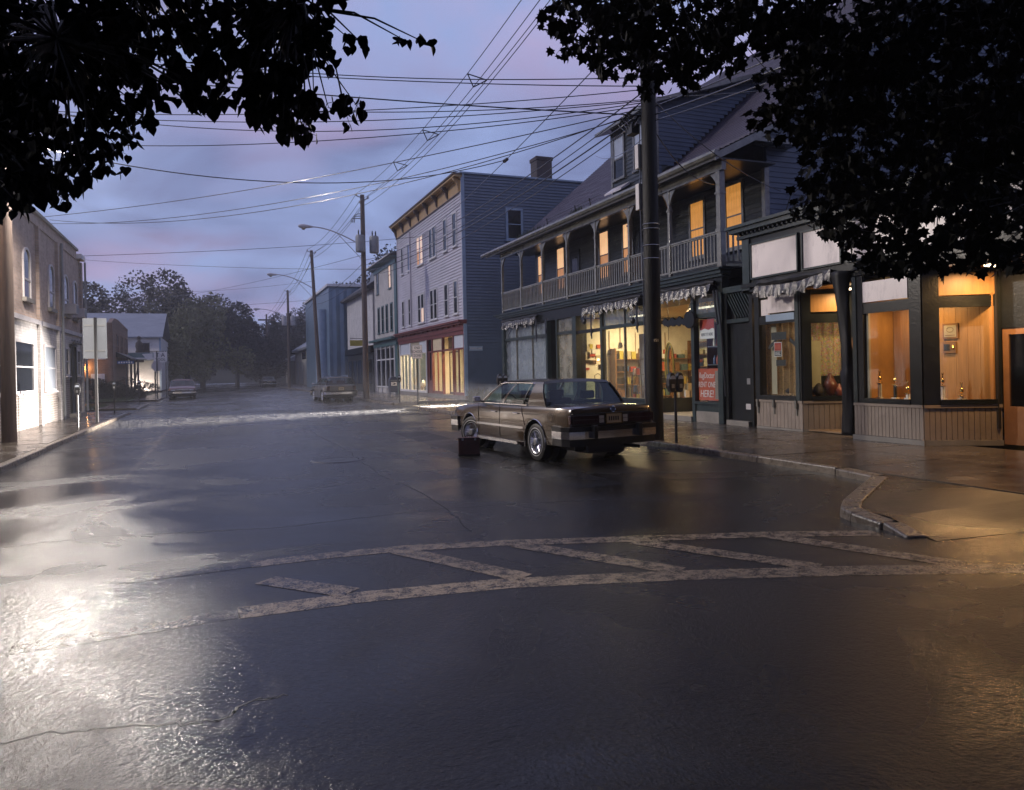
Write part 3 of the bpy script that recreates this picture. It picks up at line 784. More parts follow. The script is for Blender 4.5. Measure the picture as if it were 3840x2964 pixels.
# --- ragged valances of the rolled-up awnings and their folded arms
def valance(y0, y1, z1, z0, x, parent, seed, nm='valance', droop=None, ragged=.12):
    rnd = random.Random(seed); n = int(abs(y1 - y0) * 22); mb = MB(); rows = 5
    ed = [rnd.uniform(-1, 1) for _ in range(n + 1)]
    for i in range(n + 1):
        f = i / n; y = y0 + (y1 - y0) * f
        tip = z0 + ragged * 0.5 * ed[i] + 0.05 * math.sin(i * 0.7 + seed)
        if i % 3 == 0: tip -= rnd.uniform(0, ragged)
        dz = droop(f) if droop else 0
        for r in range(rows):
            g = r / (rows - 1)
            mb.v.append((x - 0.05 * g + (0.045 * math.sin(i * 1.15 + seed) + 0.03 * rnd.uniform(-1, 1)) * g, y + 0.012 * rnd.uniform(-1, 1) * g, z1 + (tip - z1) * g + dz))
    for i in range(n):
        for r in range(rows - 1):
            a = i * rows + r; mb.f.append((a, a + rows, a + rows + 1, a + 1))
    return mb.build(nm, 'foil', parent, smooth='all', recalc=False)
def roll(y0, y1, x, z, parent, r=.07):
    part('awning_roll', 'cloth_black', lambda mb: mb.tube([(x, y0 + (y1 - y0) * k / 14, z + .012 * math.sin(k * 2.1)) for k in range(15)], [r * (1 + .18 * math.sin(k * 1.7)) for k in range(15)], 8), parent)
for y0, y1, sd in ((31.7, 27.9, 1), (23.75, 19.95, 2), (18.75, 16.35, 3)):
    roll(y0 + .1, y1 - .1, 12.22, 3.72, H1)
    valance(y0, y1, 3.70, 3.42, 12.17, H1, sd)
def arms(y, zt, zb, lean=0.1, parent=H1, x=12.16):
    for k, (o, l) in enumerate(((0, .0), (.07, .12), (.15, -.08))):
        part('awning_arm', 'black_metal', lambda mb: mb.tube([(x + .02 * k, y + o + lean, zt - .08 * k), (x - .10 + .03 * k, y + o * .6 - lean + l * .5, zb + .1 * k)], .022, 6), parent)
for y, zb in ((27.7, 2.65), (26.75, 2.75), (22.95, 2.55), (19.95, 2.6)):
    arms(y, 3.55, zb)
part('awning_arm', 'black_metal', lambda mb: mb.tube([(12.2, 16.15, 3.5), (12.1, 15.85, 2.4), (12.1, 15.72, 0.75)], .028, 6))
part('awning_arm', 'black_metal', lambda mb: mb.tube([(12.2, 16.28, 3.5), (12.1, 16.0, 2.6)], .03, 6))
# --- balcony
for i in range(8):
    y = 32.08 - 2.26 * i if i < 7 else 16.17
    w = .05 if i < 7 else .085
    p = part('post', 'wood_grey', lambda mb: mb.box(12.4 - w, 12.4 + w, y - w, y + w, 4.08, 6.62), bevel=0.01)
    part('collar', 'wood_grey', lambda mb: (mb.box(12.4 - w - .02, 12.4 + w + .02, y - w - .02, y + w + .02, 5.02, 5.12), mb.box(12.4 - w - .02, 12.4 + w + .02, y - w - .02, y + w + .02, 6.02, 6.07)), p)
    for s in (-1, 1):
        if (i == 0 and s > 0) or (i == 7 and s < 0): continue
        part('bracket', 'wood_grey', lambda mb: mb.prism([(12.37, y + s * w, 6.60), (12.37, y + s * (w + .30), 6.60), (12.37, y + s * (w + .18), 6.50), (12.37, y + s * (w + .07), 6.36), (12.37, y + s * w, 6.18)], (.06, 0, 0)), p)
ball = None
for i in range(7):
    ya, yb = 32.08 - 2.26 * i - .05, (32.08 - 2.26 * (i + 1) if i < 6 else 16.17) + .05
    part('top_rail', 'wood_grey', lambda mb: (mb.box(12.35, 12.45, yb, ya, 5.03, 5.075), mb.box(12.37, 12.43, yb, ya, 4.99, 5.03)), bevel=0.006)
    part('bottom_rail', 'wood_grey', lambda mb: mb.box(12.365, 12.435, yb, ya, 4.22, 4.275))
    n = 15
    for k in range(n):
        y = yb + (ya - yb) * (k + 0.5) / n + random.uniform(-.006, .006)
        if ball is None:
            ball = MB().box(12.4 - .019, 12.4 + .019, y - .019, y + .019, 4.275, 4.99).build('baluster', 'wood_grey', H1); by = y
        else:
            b_ = ball.copy(); COL.objects.link(b_); b_.parent = H1; b_.location = (random.uniform(-.004, .004), y - by, 0)
            b_.rotation_euler = (random.uniform(-.006, .006) / 5, 0, 0)
part('end_rail', 'wood_grey', lambda mb: (mb.box(12.48, 14.0, 16.13, 16.21, 5.03, 5.075), mb.box(12.48, 14.0, 16.14, 16.20, 4.22, 4.275)))
for k in range(9):
    x = 12.62 + .16 * k
    MB().box(x - .019, x + .019, 16.15, 16.19, 4.275, 5.03).build('baluster', 'wood_grey', H1)
part('balcony_floor', 'wood_dark', lambda mb: mb.box(12.28, 14.0, 16.0, 32.3, 4.06, 4.12))
part('beam', 'wood_grey', lambda mb: mb.box(12.33, 12.47, 16.0, 32.2, 6.62, 6.86))
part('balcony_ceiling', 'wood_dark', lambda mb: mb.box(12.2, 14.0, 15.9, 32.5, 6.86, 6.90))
part('corner_post', 'wood_grey', lambda mb: mb.box(13.90, 14.05, 16.22, 16.36, 4.1, 6.86))
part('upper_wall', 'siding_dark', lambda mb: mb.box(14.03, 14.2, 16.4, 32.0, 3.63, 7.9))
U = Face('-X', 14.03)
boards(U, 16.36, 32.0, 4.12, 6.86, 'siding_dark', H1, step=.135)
for y0, y1, z0, z1, up, lo in ((31.05, 31.6, 5.0, 6.70, 'lit_blind', 'lit_blind_dim'), (28.88, 29.55, 5.0, 6.72, 'lit_blind', 'lit_blind_dim'), (25.02, 25.68, 5.0, 6.73, 'lit_blind', 'lit_blind_dim'),
                               (23.28, 23.9, 5.0, 6.73, 'lit_blind', 'lit_blind_dim'), (19.08, 19.74, 4.95, 6.60, 'lit_curtain', 'lit_curtain'), (17.30, 17.98, 4.95, 6.72, 'lit_curtain', 'lit_curtain')):
    window(U, y0, y1, z0, z1, 'wood_grey', up, H1, lower=lo, fw=.09)
for y0, y1 in ((27.42, 28.28), (22.0, 22.85)):
    d = part('balcony_door', 'wood_dark', lambda mb: (U.box(mb, y0 + .08, y1 - .08, 4.14, 6.30, .02, .045), U.box(mb, y0, y0 + .08, 4.12, 6.4, .01, .06), U.box(mb, y1 - .08, y1, 4.12, 6.4, .01, .06), U.box(mb, y0, y1, 6.30, 6.42, .01, .06)))
    part('pane', 'dark_glass', lambda mb: U.box(mb, y0 + .2, y1 - .2, 5.1, 6.15, .03, .05), d)
# --- roof
def roofz(x): return 7.0 + .5 * (x - 12.0) if x < 14 else 8.0 + .87 * (x - 14)
def rtop(x): return roofz(x) if x <= 22.2 else 15.134 - .87 * (x - 22.2)
def courses(x0, x1, y0, y1, zf, step, m='shingle', lift=.04, nm='shingle_courses'):
    mb = MB(); x = x0
    while x < x1 - .01:
        t = min(x + step, x1)
        n = 26; ys = [y0 + (y1 - y0) * k / n for k in range(n + 1)]
        for k in range(n):
            l0 = lift + random.uniform(-.006, .008)
            mb.quad((x, ys[k], zf(x) + l0), (x, ys[k + 1], zf(x) + l0), (t, ys[k + 1], zf(t) + .004), (t, ys[k], zf(t) + .004))
            mb.quad((x, ys[k], zf(x) - .01), (x, ys[k + 1], zf(x) - .01), (x, ys[k + 1], zf(x) + l0), (x, ys[k], zf(x) + l0))
        x = t
    return mb.build(nm, m, H1, recalc=False, kind='stuff')
rf = part('roof', 'roof_dark', lambda mb: mb.prism([(12.0, 15.85, 6.96), (14.0, 15.85, 7.95), (22.2, 15.85, 15.08), (30.4, 15.85, 7.95), (30.4, 15.85, 7.8), (22.2, 15.85, 14.9), (14.0, 15.85, 7.78), (12.0, 15.85, 6.80)], (0, 17.3, 0)))
courses(12.0, 14.0, 15.85, 33.15, lambda x: roofz(x) - .02, .16)
courses(14.0, 22.2, 15.85, 33.15, lambda x: roofz(x) - .02, .125)
part('gutter', 'wood_grey', lambda mb: mb.prism([(12.0, 15.7, 7.02), (11.9, 15.7, 7.02), (11.88, 15.7, 6.94), (11.93, 15.7, 6.88), (12.0, 15.7, 6.86)], (0, 17.9, 0)), rf)
part('rake_board', 'wood_grey', lambda mb: (mb.prism([(12.0, 15.80, 6.78), (12.0, 15.80, 6.97), (14.0, 15.80, 7.96), (14.0, 15.80, 7.76)], (0, .045, 0)), mb.prism([(14.0, 15.80, 7.74), (14.0, 15.80, 7.97), (22.2, 15.80, 15.1), (22.2, 15.80, 14.86)], (0, .045, 0)), mb.prism([(12.0, 33.16, 6.78), (12.0, 33.16, 6.97), (14.0, 33.16, 7.96), (22.2, 33.16, 15.1), (22.2, 33.16, 14.86), (14.0, 33.16, 7.74)], (0, .04, 0))), rf)
part('eave_return', 'wood_grey', lambda mb: mb.box(13.1, 14.75, 15.85, 16.32, 7.42, 7.52), rf)
for k, y in enumerate((28.3, 25.7, 24.5)):
    part('snow_guard', 'black_metal', lambda mb: mb.tube([(13.0, y, roofz(13.0)), (12.95, y, roofz(13.0) + .28)], .025, 5), rf)
for z in (.12, .24):
    part('snow_guard', 'black_metal', lambda mb: mb.tube([(12.97, 28.4, roofz(13.0) + z), (12.97, 23.7, roofz(13.0) + z)], .014, 5), rf)
# grass growing in the gutter
mb = MB(); rg = random.Random(5)
for k in range(260):
    c = rg.choice((28.6, 28.2, 27.6, 29.3, 24.3, 24.0)); y = c + rg.gauss(0, .28); x = 12.05 + rg.uniform(0, .3); z = roofz(x)
    h = rg.uniform(.06, .30); a = rg.uniform(0, 6.3); l = rg.uniform(.02, .12)
    mb.quad((x - .012, y, z), (x + .012, y, z), (x + l * math.cos(a), y + l * math.sin(a), z + h))
mb.build('gutter_grass', 'leaf_mid', H1, recalc=False, kind='stuff')
# --- gable end towards the camera
def gspan(z):
    a = 14.05 if z < 8.0 else 14 + (z - 7.95) / .87
    return (a, 44.4 - a)
G = Face('-Y', 16.32)
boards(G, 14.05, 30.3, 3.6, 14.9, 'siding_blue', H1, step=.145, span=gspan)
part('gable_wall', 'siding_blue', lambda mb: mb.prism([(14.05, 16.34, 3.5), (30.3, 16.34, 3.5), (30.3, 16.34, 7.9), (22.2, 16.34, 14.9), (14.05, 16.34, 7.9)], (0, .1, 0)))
part('far_gable_wall', 'siding_dark', lambda mb: mb.prism([(14.05, 31.9, 0), (30.3, 31.9, 0), (30.3, 31.9, 7.9), (22.2, 31.9, 14.9), (14.05, 31.9, 7.9)], (0, .12, 0)))
part('side_wall', 'siding_dark', lambda mb: (mb.box(12.45, 30.3, 31.95, 32.05, 0, 4.05), mb.box(30.2, 30.3, 16.4, 31.9, 0, 7.85), mb.box(13.2, 30.3, 16.16, 16.24, 0, 3.56)))
part('service_cable', 'wire', lambda mb: mb.tube([(14.5, 16.2, 5.5), (14.7, 16.15, 6.1), (15.0, 16.15, 6.35), (15.3, 16.15, 6.15), (15.35, 16.18, 5.7), (15.2, 16.18, 5.2)], .018, 5))
part('service_cable', 'wire', lambda mb: mb.tube([(14.9, 16.2, 5.3), (15.0, 16.15, 5.9), (15.25, 16.15, 6.2), (15.45, 16.2, 6.0), (15.45, 16.2, 5.2)], .014, 5))
# --- dormer
dm = part('dormer', 'siding_dark', lambda mb: mb.prism([(13.42, 20.72, 7.7), (13.42, 20.72, 9.95), (17.9, 20.72, 11.42)], (0, 2.86, 0)))
DF = Face('-X', 13.42)
b = 7.85
while b < 9.9:
    MB().hexa([DF.p(20.74, b, 0), DF.p(23.56, b, 0), DF.p(23.56, b, .024), DF.p(20.74, b, .024), DF.p(20.74, b + .145, 0), DF.p(23.56, b + .145, 0), DF.p(23.56, b + .145, .004), DF.p(20.74, b + .145, .004)]).build('board', 'siding_dark', dm)
    b += .135
DS = Face('-Y', 20.72)
z = 7.8
while z < 11.2:
    x1 = 14 + (z - 8.0) / .87 if z > 8 else 13.6; x0 = 13.44 if z < 9.9 else 13.44 + (z - 9.95) / .328
    if x1 - x0 > .1:
        MB().hexa([DS.p(x0, z, 0), DS.p(x1, z, 0), DS.p(x1, z, .022), DS.p(x0, z, .022), DS.p(x0, z + .14, 0), DS.p(x1, z + .14, 0), DS.p(x1, z + .14, .004), DS.p(x0, z + .14, .004)]).build('board', 'siding_blue', dm)
    z += .135
part('corner_board', 'wood_grey', lambda mb: (mb.box(13.38, 13.48, 23.52, 23.62, 7.7, 9.9), mb.box(13.38, 13.48, 20.66, 20.76, 7.7, 9.9)), dm)
part('dormer_roof', 'wood_grey', lambda mb: mb.prism([(12.98, 20.3, 9.86), (12.98, 20.3, 9.98), (18.3, 20.3, 11.73), (18.3, 20.3, 11.6)], (0, 3.75, 0)), dm)
def dwin(y0, y1):
    w = MB()
    DF.box(w, y0 - .08, y0, 8.2, 9.62, 0, .07); DF.box(w, y1, y1 + .08, 8.2, 9.62, 0, .07); DF.box(w, y0 - .08, y1 + .08, 9.62, 9.70, 0, .08); DF.box(w, y0 - .12, y1 + .12, 8.12, 8.2, 0, .10); DF.box(w, y0, y1, 8.86, 8.91, 0, .05)
    DF_ = w.build('dormer_window', 'wood_grey', dm)
    MB().quad(DF.p(y0, 8.91, .035), DF.p(y1, 8.91, .035), DF.p(y1, 9.62, .035), DF.p(y0, 9.62, .035)).build('pane', 'pale_shade', DF_)
    MB().quad(DF.p(y0, 8.2, .03), DF.p(y1, 8.2, .03), DF.p(y1, 8.86, .03), DF.p(y0, 8.86, .03)).build('pane', 'dark_glass', DF_)
dwin(22.72, 23.36); dwin(21.3, 21.98)
part('flashing', 'pale_metal', lambda mb: mb.hexa([(13.0, 22.3, 7.60), (13.35, 22.3, 7.80), (13.35, 23.45, 7.82), (13.0, 23.45, 7.62), (13.0, 22.3, 7.66), (13.35, 22.3, 7.9), (13.35, 23.45, 7.92), (13.0, 23.45, 7.68)]), dm)
# --- diagonal-slatted grille and stair door between the two shop fronts
gr = thing('stair_door', 'black stair door below a grille of diagonal slats, between the two shop fronts', 'door', (12.4, 15.55, 0))
MB().box(12.55, 12.62, 15.0, 16.1, 0, 3.5).build('backing', 'cloth_black', gr)
for y0, y1 in ((15.98, 16.10), (15.0, 15.12)):
    F_ = MB(); F.box(F_, y0, y1, 0, 3.5, -.12, .02); F_.build('jamb', 'wood_dark', gr)
q = MB(); F.box(q, 15.12, 15.98, 2.62, 2.72, -.12, .03); F.box(q, 15.0, 16.1, 3.4, 3.55, -.12, .05); q.build('lintel', 'wood_green', gr)
for k in range(11):
    y = 15.06 + .10 * k
    y0, y1 = max(15.12, min(15.98, y)), max(15.12, min(15.98, y - .42))
    za = 3.40 - max(0, (y - y0)) / .42 * .68 if y > 15.98 else 3.40
    zb = 2.72 + (max(0, y1 - (y - .42)) / .42 * .68)
    if y0 - y1 < .05: continue
    MB().hexa([(12.40, y0, za - .05), (12.46, y0, za - .05), (12.46, y1, zb - .0), (12.40, y1, zb - .0), (12.40, y0, za), (12.46, y0, za), (12.46, y1, zb + .05), (12.40, y1, zb + .05)]).build('slat', 'wood_green', gr)
d3 = MB().box(12.47, 12.52, 15.14, 15.96, .14, 2.6).build('door_leaf', 'wood_dark', gr, bevel=.006)
MB().box(12.44, 12.468, 15.2, 15.32, 1.05, 1.2).build('lock_plate', 'steel', d3)
MB().box(12.30, 12.46, 15.12, 15.98, 0, .13).build('step', 'foundation', gr)
q = MB(); F.box(q, 15.2, 15.38, .42, .56, -.07, -.045); q.build('letter_plate', 'pale_metal', d3)

# ------------------------------------------------------------------ goods in the hardware shop
PF = Face('-Y', 26.40)
goods = [(13.47, 2.28, .10, .14, 'sign_orange'), (13.72, 2.30, .10, .17, 'plate'), (13.88, 2.40, .07, .15, 'yellow_paint'), (14.02, 2.2, .10, .13, 'sign_white'), (13.55, 1.98, .09, .12, 'gold'), (13.38, 1.85, .05, .18, 'black_plastic'),
         (13.68, 1.80, .13, .11, 'black_plastic'), (13.95, 1.78, .14, .12, 'black_metal'), (13.62, 1.52, .16, .07, 'sign_red'), (13.92, 2.05, .13, .09, 'sign_red'), (13.40, 1.55, .05, .15, 'black_plastic'), (13.78, 2.05, .04, .2, 'black_metal'),
         (14.2, 1.95, .12, .16, 'plate'), (14.25, 2.4, .12, .12, 'sign_orange'), (14.35, 1.6, .14, .14, 'black_plastic')]
for x, z, w, h, m in goods:
    t = thing('tool_packet', 'small packaged tool hung on the pegboard wall of the hardware shop', 'packet', (x, 26.39, z), 'goods on the shop pegboard')
    q = MB(); PF.box(q, x - w, x + w, z - h * .6, z + h * .6, .012, .05); q.build('card', m, t)
    q = MB(); q.tube([(x, 26.40, z + h * .6 + .02), (x, 26.34, z + h * .6 + .02)], .006, 5); q.build('hook', 'steel', t)
t = thing('kerosene_heater', 'black cylindrical heater standing below the pegboard in the shop', 'heater', (13.9, 25.9, .06))
MB().lathe([(.20, .06), (.20, .12), (.12, .14), (.12, .95), (.16, 1.0), (.15, 1.06), (.05, 1.08)], (13.9, 25.9, 0), n=14).build('body', 'black_metal', t, smooth=True)
MB().tube([(13.78, 25.9, 1.0), (13.76, 25.9, 1.25), (13.9, 25.9, 1.33), (14.04, 25.9, 1.25), (14.02, 25.9, 1.0)], .012).build('handle', 'black_metal', t)
t = thing('counter', 'brown wooden shop counter standing behind the fogged window', 'counter', (16.2, 21.6, .06))
MB().box(15.9, 16.5, 19.8, 23.4, .06, .98).build('front', 'counter_wood', t); MB().box(15.84, 16.56, 19.75, 23.45, .98, 1.03).build('top', 'panel_wood', t)
rs = random.Random(11)
for si, (y0, y1, x) in enumerate(((23.6, 26.2, 18.6), (20.2, 23.2, 18.6), (16.6, 19.6, 17.6))):
    t = thing('shop_shelf', ['tall shelf of stock at the back, nearest the pegboard', 'tall shelf of stock behind the shop counter', 'tall shelf of stock seen through the shop entrance'][si], 'shelf', (x, (y0 + y1) / 2, .06), 'stock shelves in the shop')
    for y in (y0, y1): MB().box(x - .3, x + .2, y - .03, y + .03, .06, 2.6).build('upright', 'counter_wood', t)
    for z in (.5, 1.0, 1.5, 2.0, 2.5):
        MB().box(x - .3, x + .2, y0 + .03, y1 - .03, z, z + .03).build('shelf_board', 'counter_wood', t)
        y = y0 + .12
        while y < y1 - .3 and z < 2.4:
            w, h = rs.uniform(.12, .34), rs.uniform(.14, .36)
            MB().box(x - rs.uniform(.18, .28), x + .12, y, y + w, z + .031, z + .03 + h).build('stock_box', rs.choice(['sign_red', 'plate', 'sign_white', 'sign_blue', 'yellow_paint', 'black_plastic', 'gold', 'sign_orange']), None,
                label='boxed goods standing on ' + ['the shelf nearest the pegboard', 'the shelf behind the counter', 'the shelf by the entrance'][si], cat='box', group='boxed goods, shelf ' + 'abc'[si])
            y += w + rs.uniform(.02, .15)
# long shelf against the pegboard wall, seen through the big window and the entrance
t = thing('wall_rack', 'long rack of dark stock along the pegboard wall, behind the big shop window', 'rack', (16.6, 26.1, .06), 'stock shelves in the shop')
for x in (14.75, 16.05, 17.35, 18.65): MB().box(x - .03, x + .03, 25.95, 26.39, .06, 2.3).build('upright', 'counter_wood', t)
for z in (.35, .85, 1.35, 1.85): MB().box(14.78, 18.62, 25.97, 26.39, z, z + .03).build('shelf_board', 'counter_wood', t)
for z in (.38, .88, 1.38, 1.88):
    x = 14.85
    while x < 18.4:
        w, h = rs.uniform(.1, .32), rs.uniform(.14, .4)
        MB().box(x, x + w, 26.0 + rs.uniform(0, .1), 26.34, z + .002, z + h).build('stock_box', rs.choice(['sign_red', 'plate', 'sign_white', 'sign_blue', 'yellow_paint', 'black_plastic', 'counter_wood', 'sign_orange', 'trim_green', 'black_metal']), None,
            label='boxed goods standing on the long rack by the pegboard wall', cat='box', group='boxed goods, long rack')
        x += w + rs.uniform(.02, .2)
for i, (x, z, ln) in enumerate(((14.7, 2.75, .5), (15.2, 2.9, .35), (15.9, 2.7, .6), (16.6, 2.85, .4), (17.3, 2.7, .55))):
    t = thing('hung_tool', ['rake', 'shovel', 'broom', 'hoe', 'fork'][i] + ' hung high on the pegboard wall of the shop', 'tool', (x, 26.38, z), 'long tools on the shop wall')
    MB().tube([(x, 26.36, z - ln), (x, 26.36, z + .25)], .014, 6).build('shaft', 'counter_wood', t); MB().prism([(x - .1, 26.34, z - ln - .2), (x + .1, 26.34, z - ln - .2), (x + .06, 26.34, z - ln), (x - .06, 26.34, z - ln)], (0, .03, 0)).build('blade', 'black_metal', t)
for i, (x, y, h) in enumerate(((14.3, 22.9, 1.35), (14.9, 24.4, 1.6), (14.5, 20.9, 1.25))):
    t = thing('display_rack', ['dark wire display rack in the middle of the shop floor', 'tall display rack of cards near the pegboard', 'low display rack close to the big window'][i], 'display rack', (x, y, .06), 'display racks on the shop floor')
    MB().cyl(x, y, .06, h, .025, 8).build('stem', 'black_metal', t); MB().cyl(x, y, .06, .1, .25, 12).build('base', 'black_metal', t)
    for q in range(4):
        for a in range(5):
            an = a * 1.257 + q * .4; px_, py_ = x + .2 * math.cos(an), y + .2 * math.sin(an); z0 = .3 + (h - .45) * q / 3.6
            MB().box(px_ - .07, px_ + .07, py_ - .05, py_ + .05, z0, z0 + .24).build('packet', rs.choice(['sign_red', 'plate', 'sign_blue', 'yellow_paint', 'black_plastic', 'sign_white', 'counter_wood']), t)
t = thing('hand_truck', 'black tubular hand truck leaning inside the fogged shop window', 'hand truck', (13.0, 21.1, .06))
for y in (20.85, 21.3):
    MB().tube([(13.1, y, .12), (13.0, y, 1.7)], .018).build('side_rail', 'black_metal', t)
    MB().lathe([(.03, -.03), (.12, -.03), (.12, .03), (.03, .03)], (13.12, y, .18), axis='Y', n=14).build('wheel', 'rubber', t)
MB().tube([(13.0, 20.85, 1.7), (12.99, 20.9, 1.8), (12.99, 21.25, 1.8), (13.0, 21.3, 1.7)], .018).build('handle', 'black_metal', t)
for z in (.5, .9, 1.3): MB().tube([(13.06 - .03 * z, 20.85, z), (13.06 - .03 * z, 21.3, z)], .012).build('cross_bar', 'black_metal', t)
MB().box(12.82, 13.1, 20.88, 21.27, .08, .095).build('toe_plate', 'black_metal', t)
t = thing('display_board', 'tall grey display board standing behind the fogged shop window', 'board', (14.0, 22.5, .06))
MB().box(13.96, 14.02, 22.1, 22.9, .2, 2.7).build('panel', 'grey_metal', t); MB().box(13.8, 14.2, 22.1, 22.2, .06, .2).build('foot', 'grey_metal', t); MB().box(13.8, 14.2, 22.8, 22.9, .06, .2).build('foot', 'grey_metal', t)
for i, (x, y, h) in enumerate(((13.2, 22.3, 1.5), (13.3, 21.75, 1.2), (13.1, 20.3, .8))):
    t = thing('garden_tool_stand', ['tall dark stand of garden tools at the fogged window edge', 'shorter dark stand of tools by the window mullion', 'low dark stand of tools close to the pole'][i], 'tool stand', (x, y, .06), 'tool stands in the shop window')
    MB().cyl(x, y, .06, .4, .16, 12, .19).build('bucket', 'black_metal', t)
    for k in range(6):
        a = k * 1.05; MB().tube([(x + .05 * math.cos(a), y + .05 * math.sin(a), .3), (x + .14 * math.cos(a), y + .14 * math.sin(a), h - .08 * k)], .014, 5).build('handle', rs.choice(['counter_wood', 'black_metal', 'yellow_paint']), t)
t = thing('white_sack', 'white sack slumped against the inside of the shop window', 'sack', (12.85, 20.15, .57))
MB().lathe([(.02, .0), (.2, .02), (.24, .2), (.2, .42), (.12, .52), (.02, .54)], (12.95, 20.2, .06), n=12).build('bag', 'sign_white', t, smooth='all')
t = thing('wooden_sled', 'orange wooden sled standing upright inside the shop entrance', 'sled', (14.4, 19.0, .06))
for y in (18.75, 19.25):
    MB().tube([(14.4, y, .1), (14.4, y, 1.9), (14.38, y, 2.1), (14.32, (y + 19) / 2, 2.22)], .03).build('runner', 'sign_orange', t)
for k in range(6): MB().box(14.35, 14.37, 18.75, 19.25, .3 + .3 * k, .42 + .3 * k).build('slat', 'counter_wood', t)
t = thing('hose_coil', 'yellow-green garden hose hanging in a long loop by the shop entrance', 'hose', (12.3, 18.55, 2.2))
for k in range(5):
    MB().tube([(12.3 + .02 * k, 18.55 + (.22 - .02 * k) * math.sin(a), 1.62 + (.62 - .03 * k) * math.cos(a)) for a in [2 * math.pi * j / 20 for j in range(21)]], .014, 5, cap=False).build('loop', ['yellow_paint', 'leaf_yellow', 'yellow_paint', 'trim_green', 'leaf_yellow'][k], t, smooth='all')
MB().tube([(12.3, 18.55, 2.3), (12.3, 18.55, 3.5)], .008, 4).build('cord', 'black_metal', t)
t = thing('hanging_sign', 'dark wavy-edged sign with round end hanging over the shop entrance', 'sign', (12.25, 17.9, 2.8))
pts = [(12.22, 18.75, 2.80)] + [(12.22, 18.7 - .08 * k, 2.90 + .05 * math.sin(k * 1.4)) for k in range(14)] + [(12.22, 17.6 + .08 * k, 2.70 - .03 * math.sin(k * 1.9)) for k in range(14)]
MB().prism(pts, (.05, 0, 0)).build('board', 'wood_dark', t)
MB().lathe([(.05, -.03), (.24, -.03), (.24, .03), (.05, .03)], (12.245, 17.42, 2.82), axis='X', n=24).build('disc', 'wood_dark', t)
MB().tube([(12.4, 17.45, 3.2), (12.26, 17.35, 3.32), (12.24, 17.42, 3.2), (12.24, 17.42, 3.06)], .012).build('hook', 'black_metal', t)
for i, (y, z) in enumerate(((20.36, 3.0), (23.64, 3.2))):
    t = thing('hanging_ornament', ['dark bird-shaped ornament hanging before the blue transom', 'small dark ornament hanging before the lit transom'][i], 'ornament', (12.2, y, z), 'ornaments under the awning')
    MB().lathe([(.01, -.12), (.07, -.06), (.09, .0), (.05, .08), (.01, .11)], (12.2, y, z), n=10).build('body', 'black_metal', t, smooth='all')
    for s in (-1, 1): MB().tube([(12.2, y, z + .05), (12.2, y + s * .1, z + .17), (12.2, y + s * .12, z + .2)], .012, 5).build('wing', 'black_metal', t)
    MB().tube([(12.2, y, z + .1), (12.2, y, z + .45)], .005, 4).build('cord', 'black_metal', t)
# rental machine cabinet with red shelves and the signs in the right-hand window
t = thing('rental_cabinet', 'red rental display cabinet with shelves of bottles in the narrow shop window', 'cabinet', (13.0, 17.0, .06))
MB().box(13.1, 13.16, 16.45, 17.35, .06, 2.75).build('back', 'trim_red', t)
for y in (16.45, 17.33): MB().box(12.75, 13.1, y, y + .03, .06, 2.75).build('side', 'trim_red', t)
for z in (.55, 1.1, 1.55, 2.05):
    MB().box(12.75, 13.1, 16.48, 17.33, z, z + .025).build('shelf', 'steel', t)
for z in (1.125, 1.575, 2.075):
    for k in range(6):
        y = 16.56 + .13 * k
        MB().lathe([(.045, 0), (.045, .17), (.018, .21), (.018, .25)], (12.9, y, z), n=10).build('bottle', rs.choice(['sign_red', 'sign_blue', 'sign_white', 'sign_red']), None, smooth=True,
            label='small bottle on the red rental cabinet shelves', cat='bottle', group='bottles in the rental cabinet')
SG = Face('-X', 12.47)
t = thing('rental_sign', 'red and white RENT IT HERE sign hung high in the narrow shop window', 'sign', (12.47, 16.94, 2.3))
q = MB(); SG.box(q, 16.62, 17.26, 2.27, 2.80, 0, .012); q.build('board', 'sign_white', t)
q = MB(); q.prism([(12.456, 17.26, 2.80), (12.456, 16.62, 2.80), (12.456, 16.62, 2.52)] + [(12.456, 16.62 + .064 * k, 2.53 + .02 * math.sin(k * 1.2)) for k in range(11)], (-.003, 0, 0)); q.build('red_field', 'sign_red', t)
text('lettering', 'RENT IT HERE', .115, 'sign_black', SG, 16.94, 2.385, .0135, t, sx=.72)
t = thing('rental_poster', 'orange-red RENT ONE HERE! poster low in the narrow shop window', 'poster', (12.47, 16.95, .6))
q = MB(); SG.box(q, 16.44, 17.36, .60, 1.46, 0, .012); q.build('board', 'sign_orange', t)
q = MB(); SG.box(q, 16.48, 16.63, .64, 1.40, .012, .015); q.build('stripe', 'beadboard', t)
text('lettering', 'RugDoctor', .225, 'sign_white', SG, 17.0, 1.27, .0135, t, sx=.66, italic=.15, depth=.004)
text('lettering', 'RENT ONE', .215, 'sign_white', SG, 17.0, 1.02, .0135, t, sx=.72, italic=.15, depth=.004)
text('lettering', 'HERE!', .27, 'sign_white', SG, 17.0, .77, .0135, t, sx=.85, italic=.15, depth=.004)
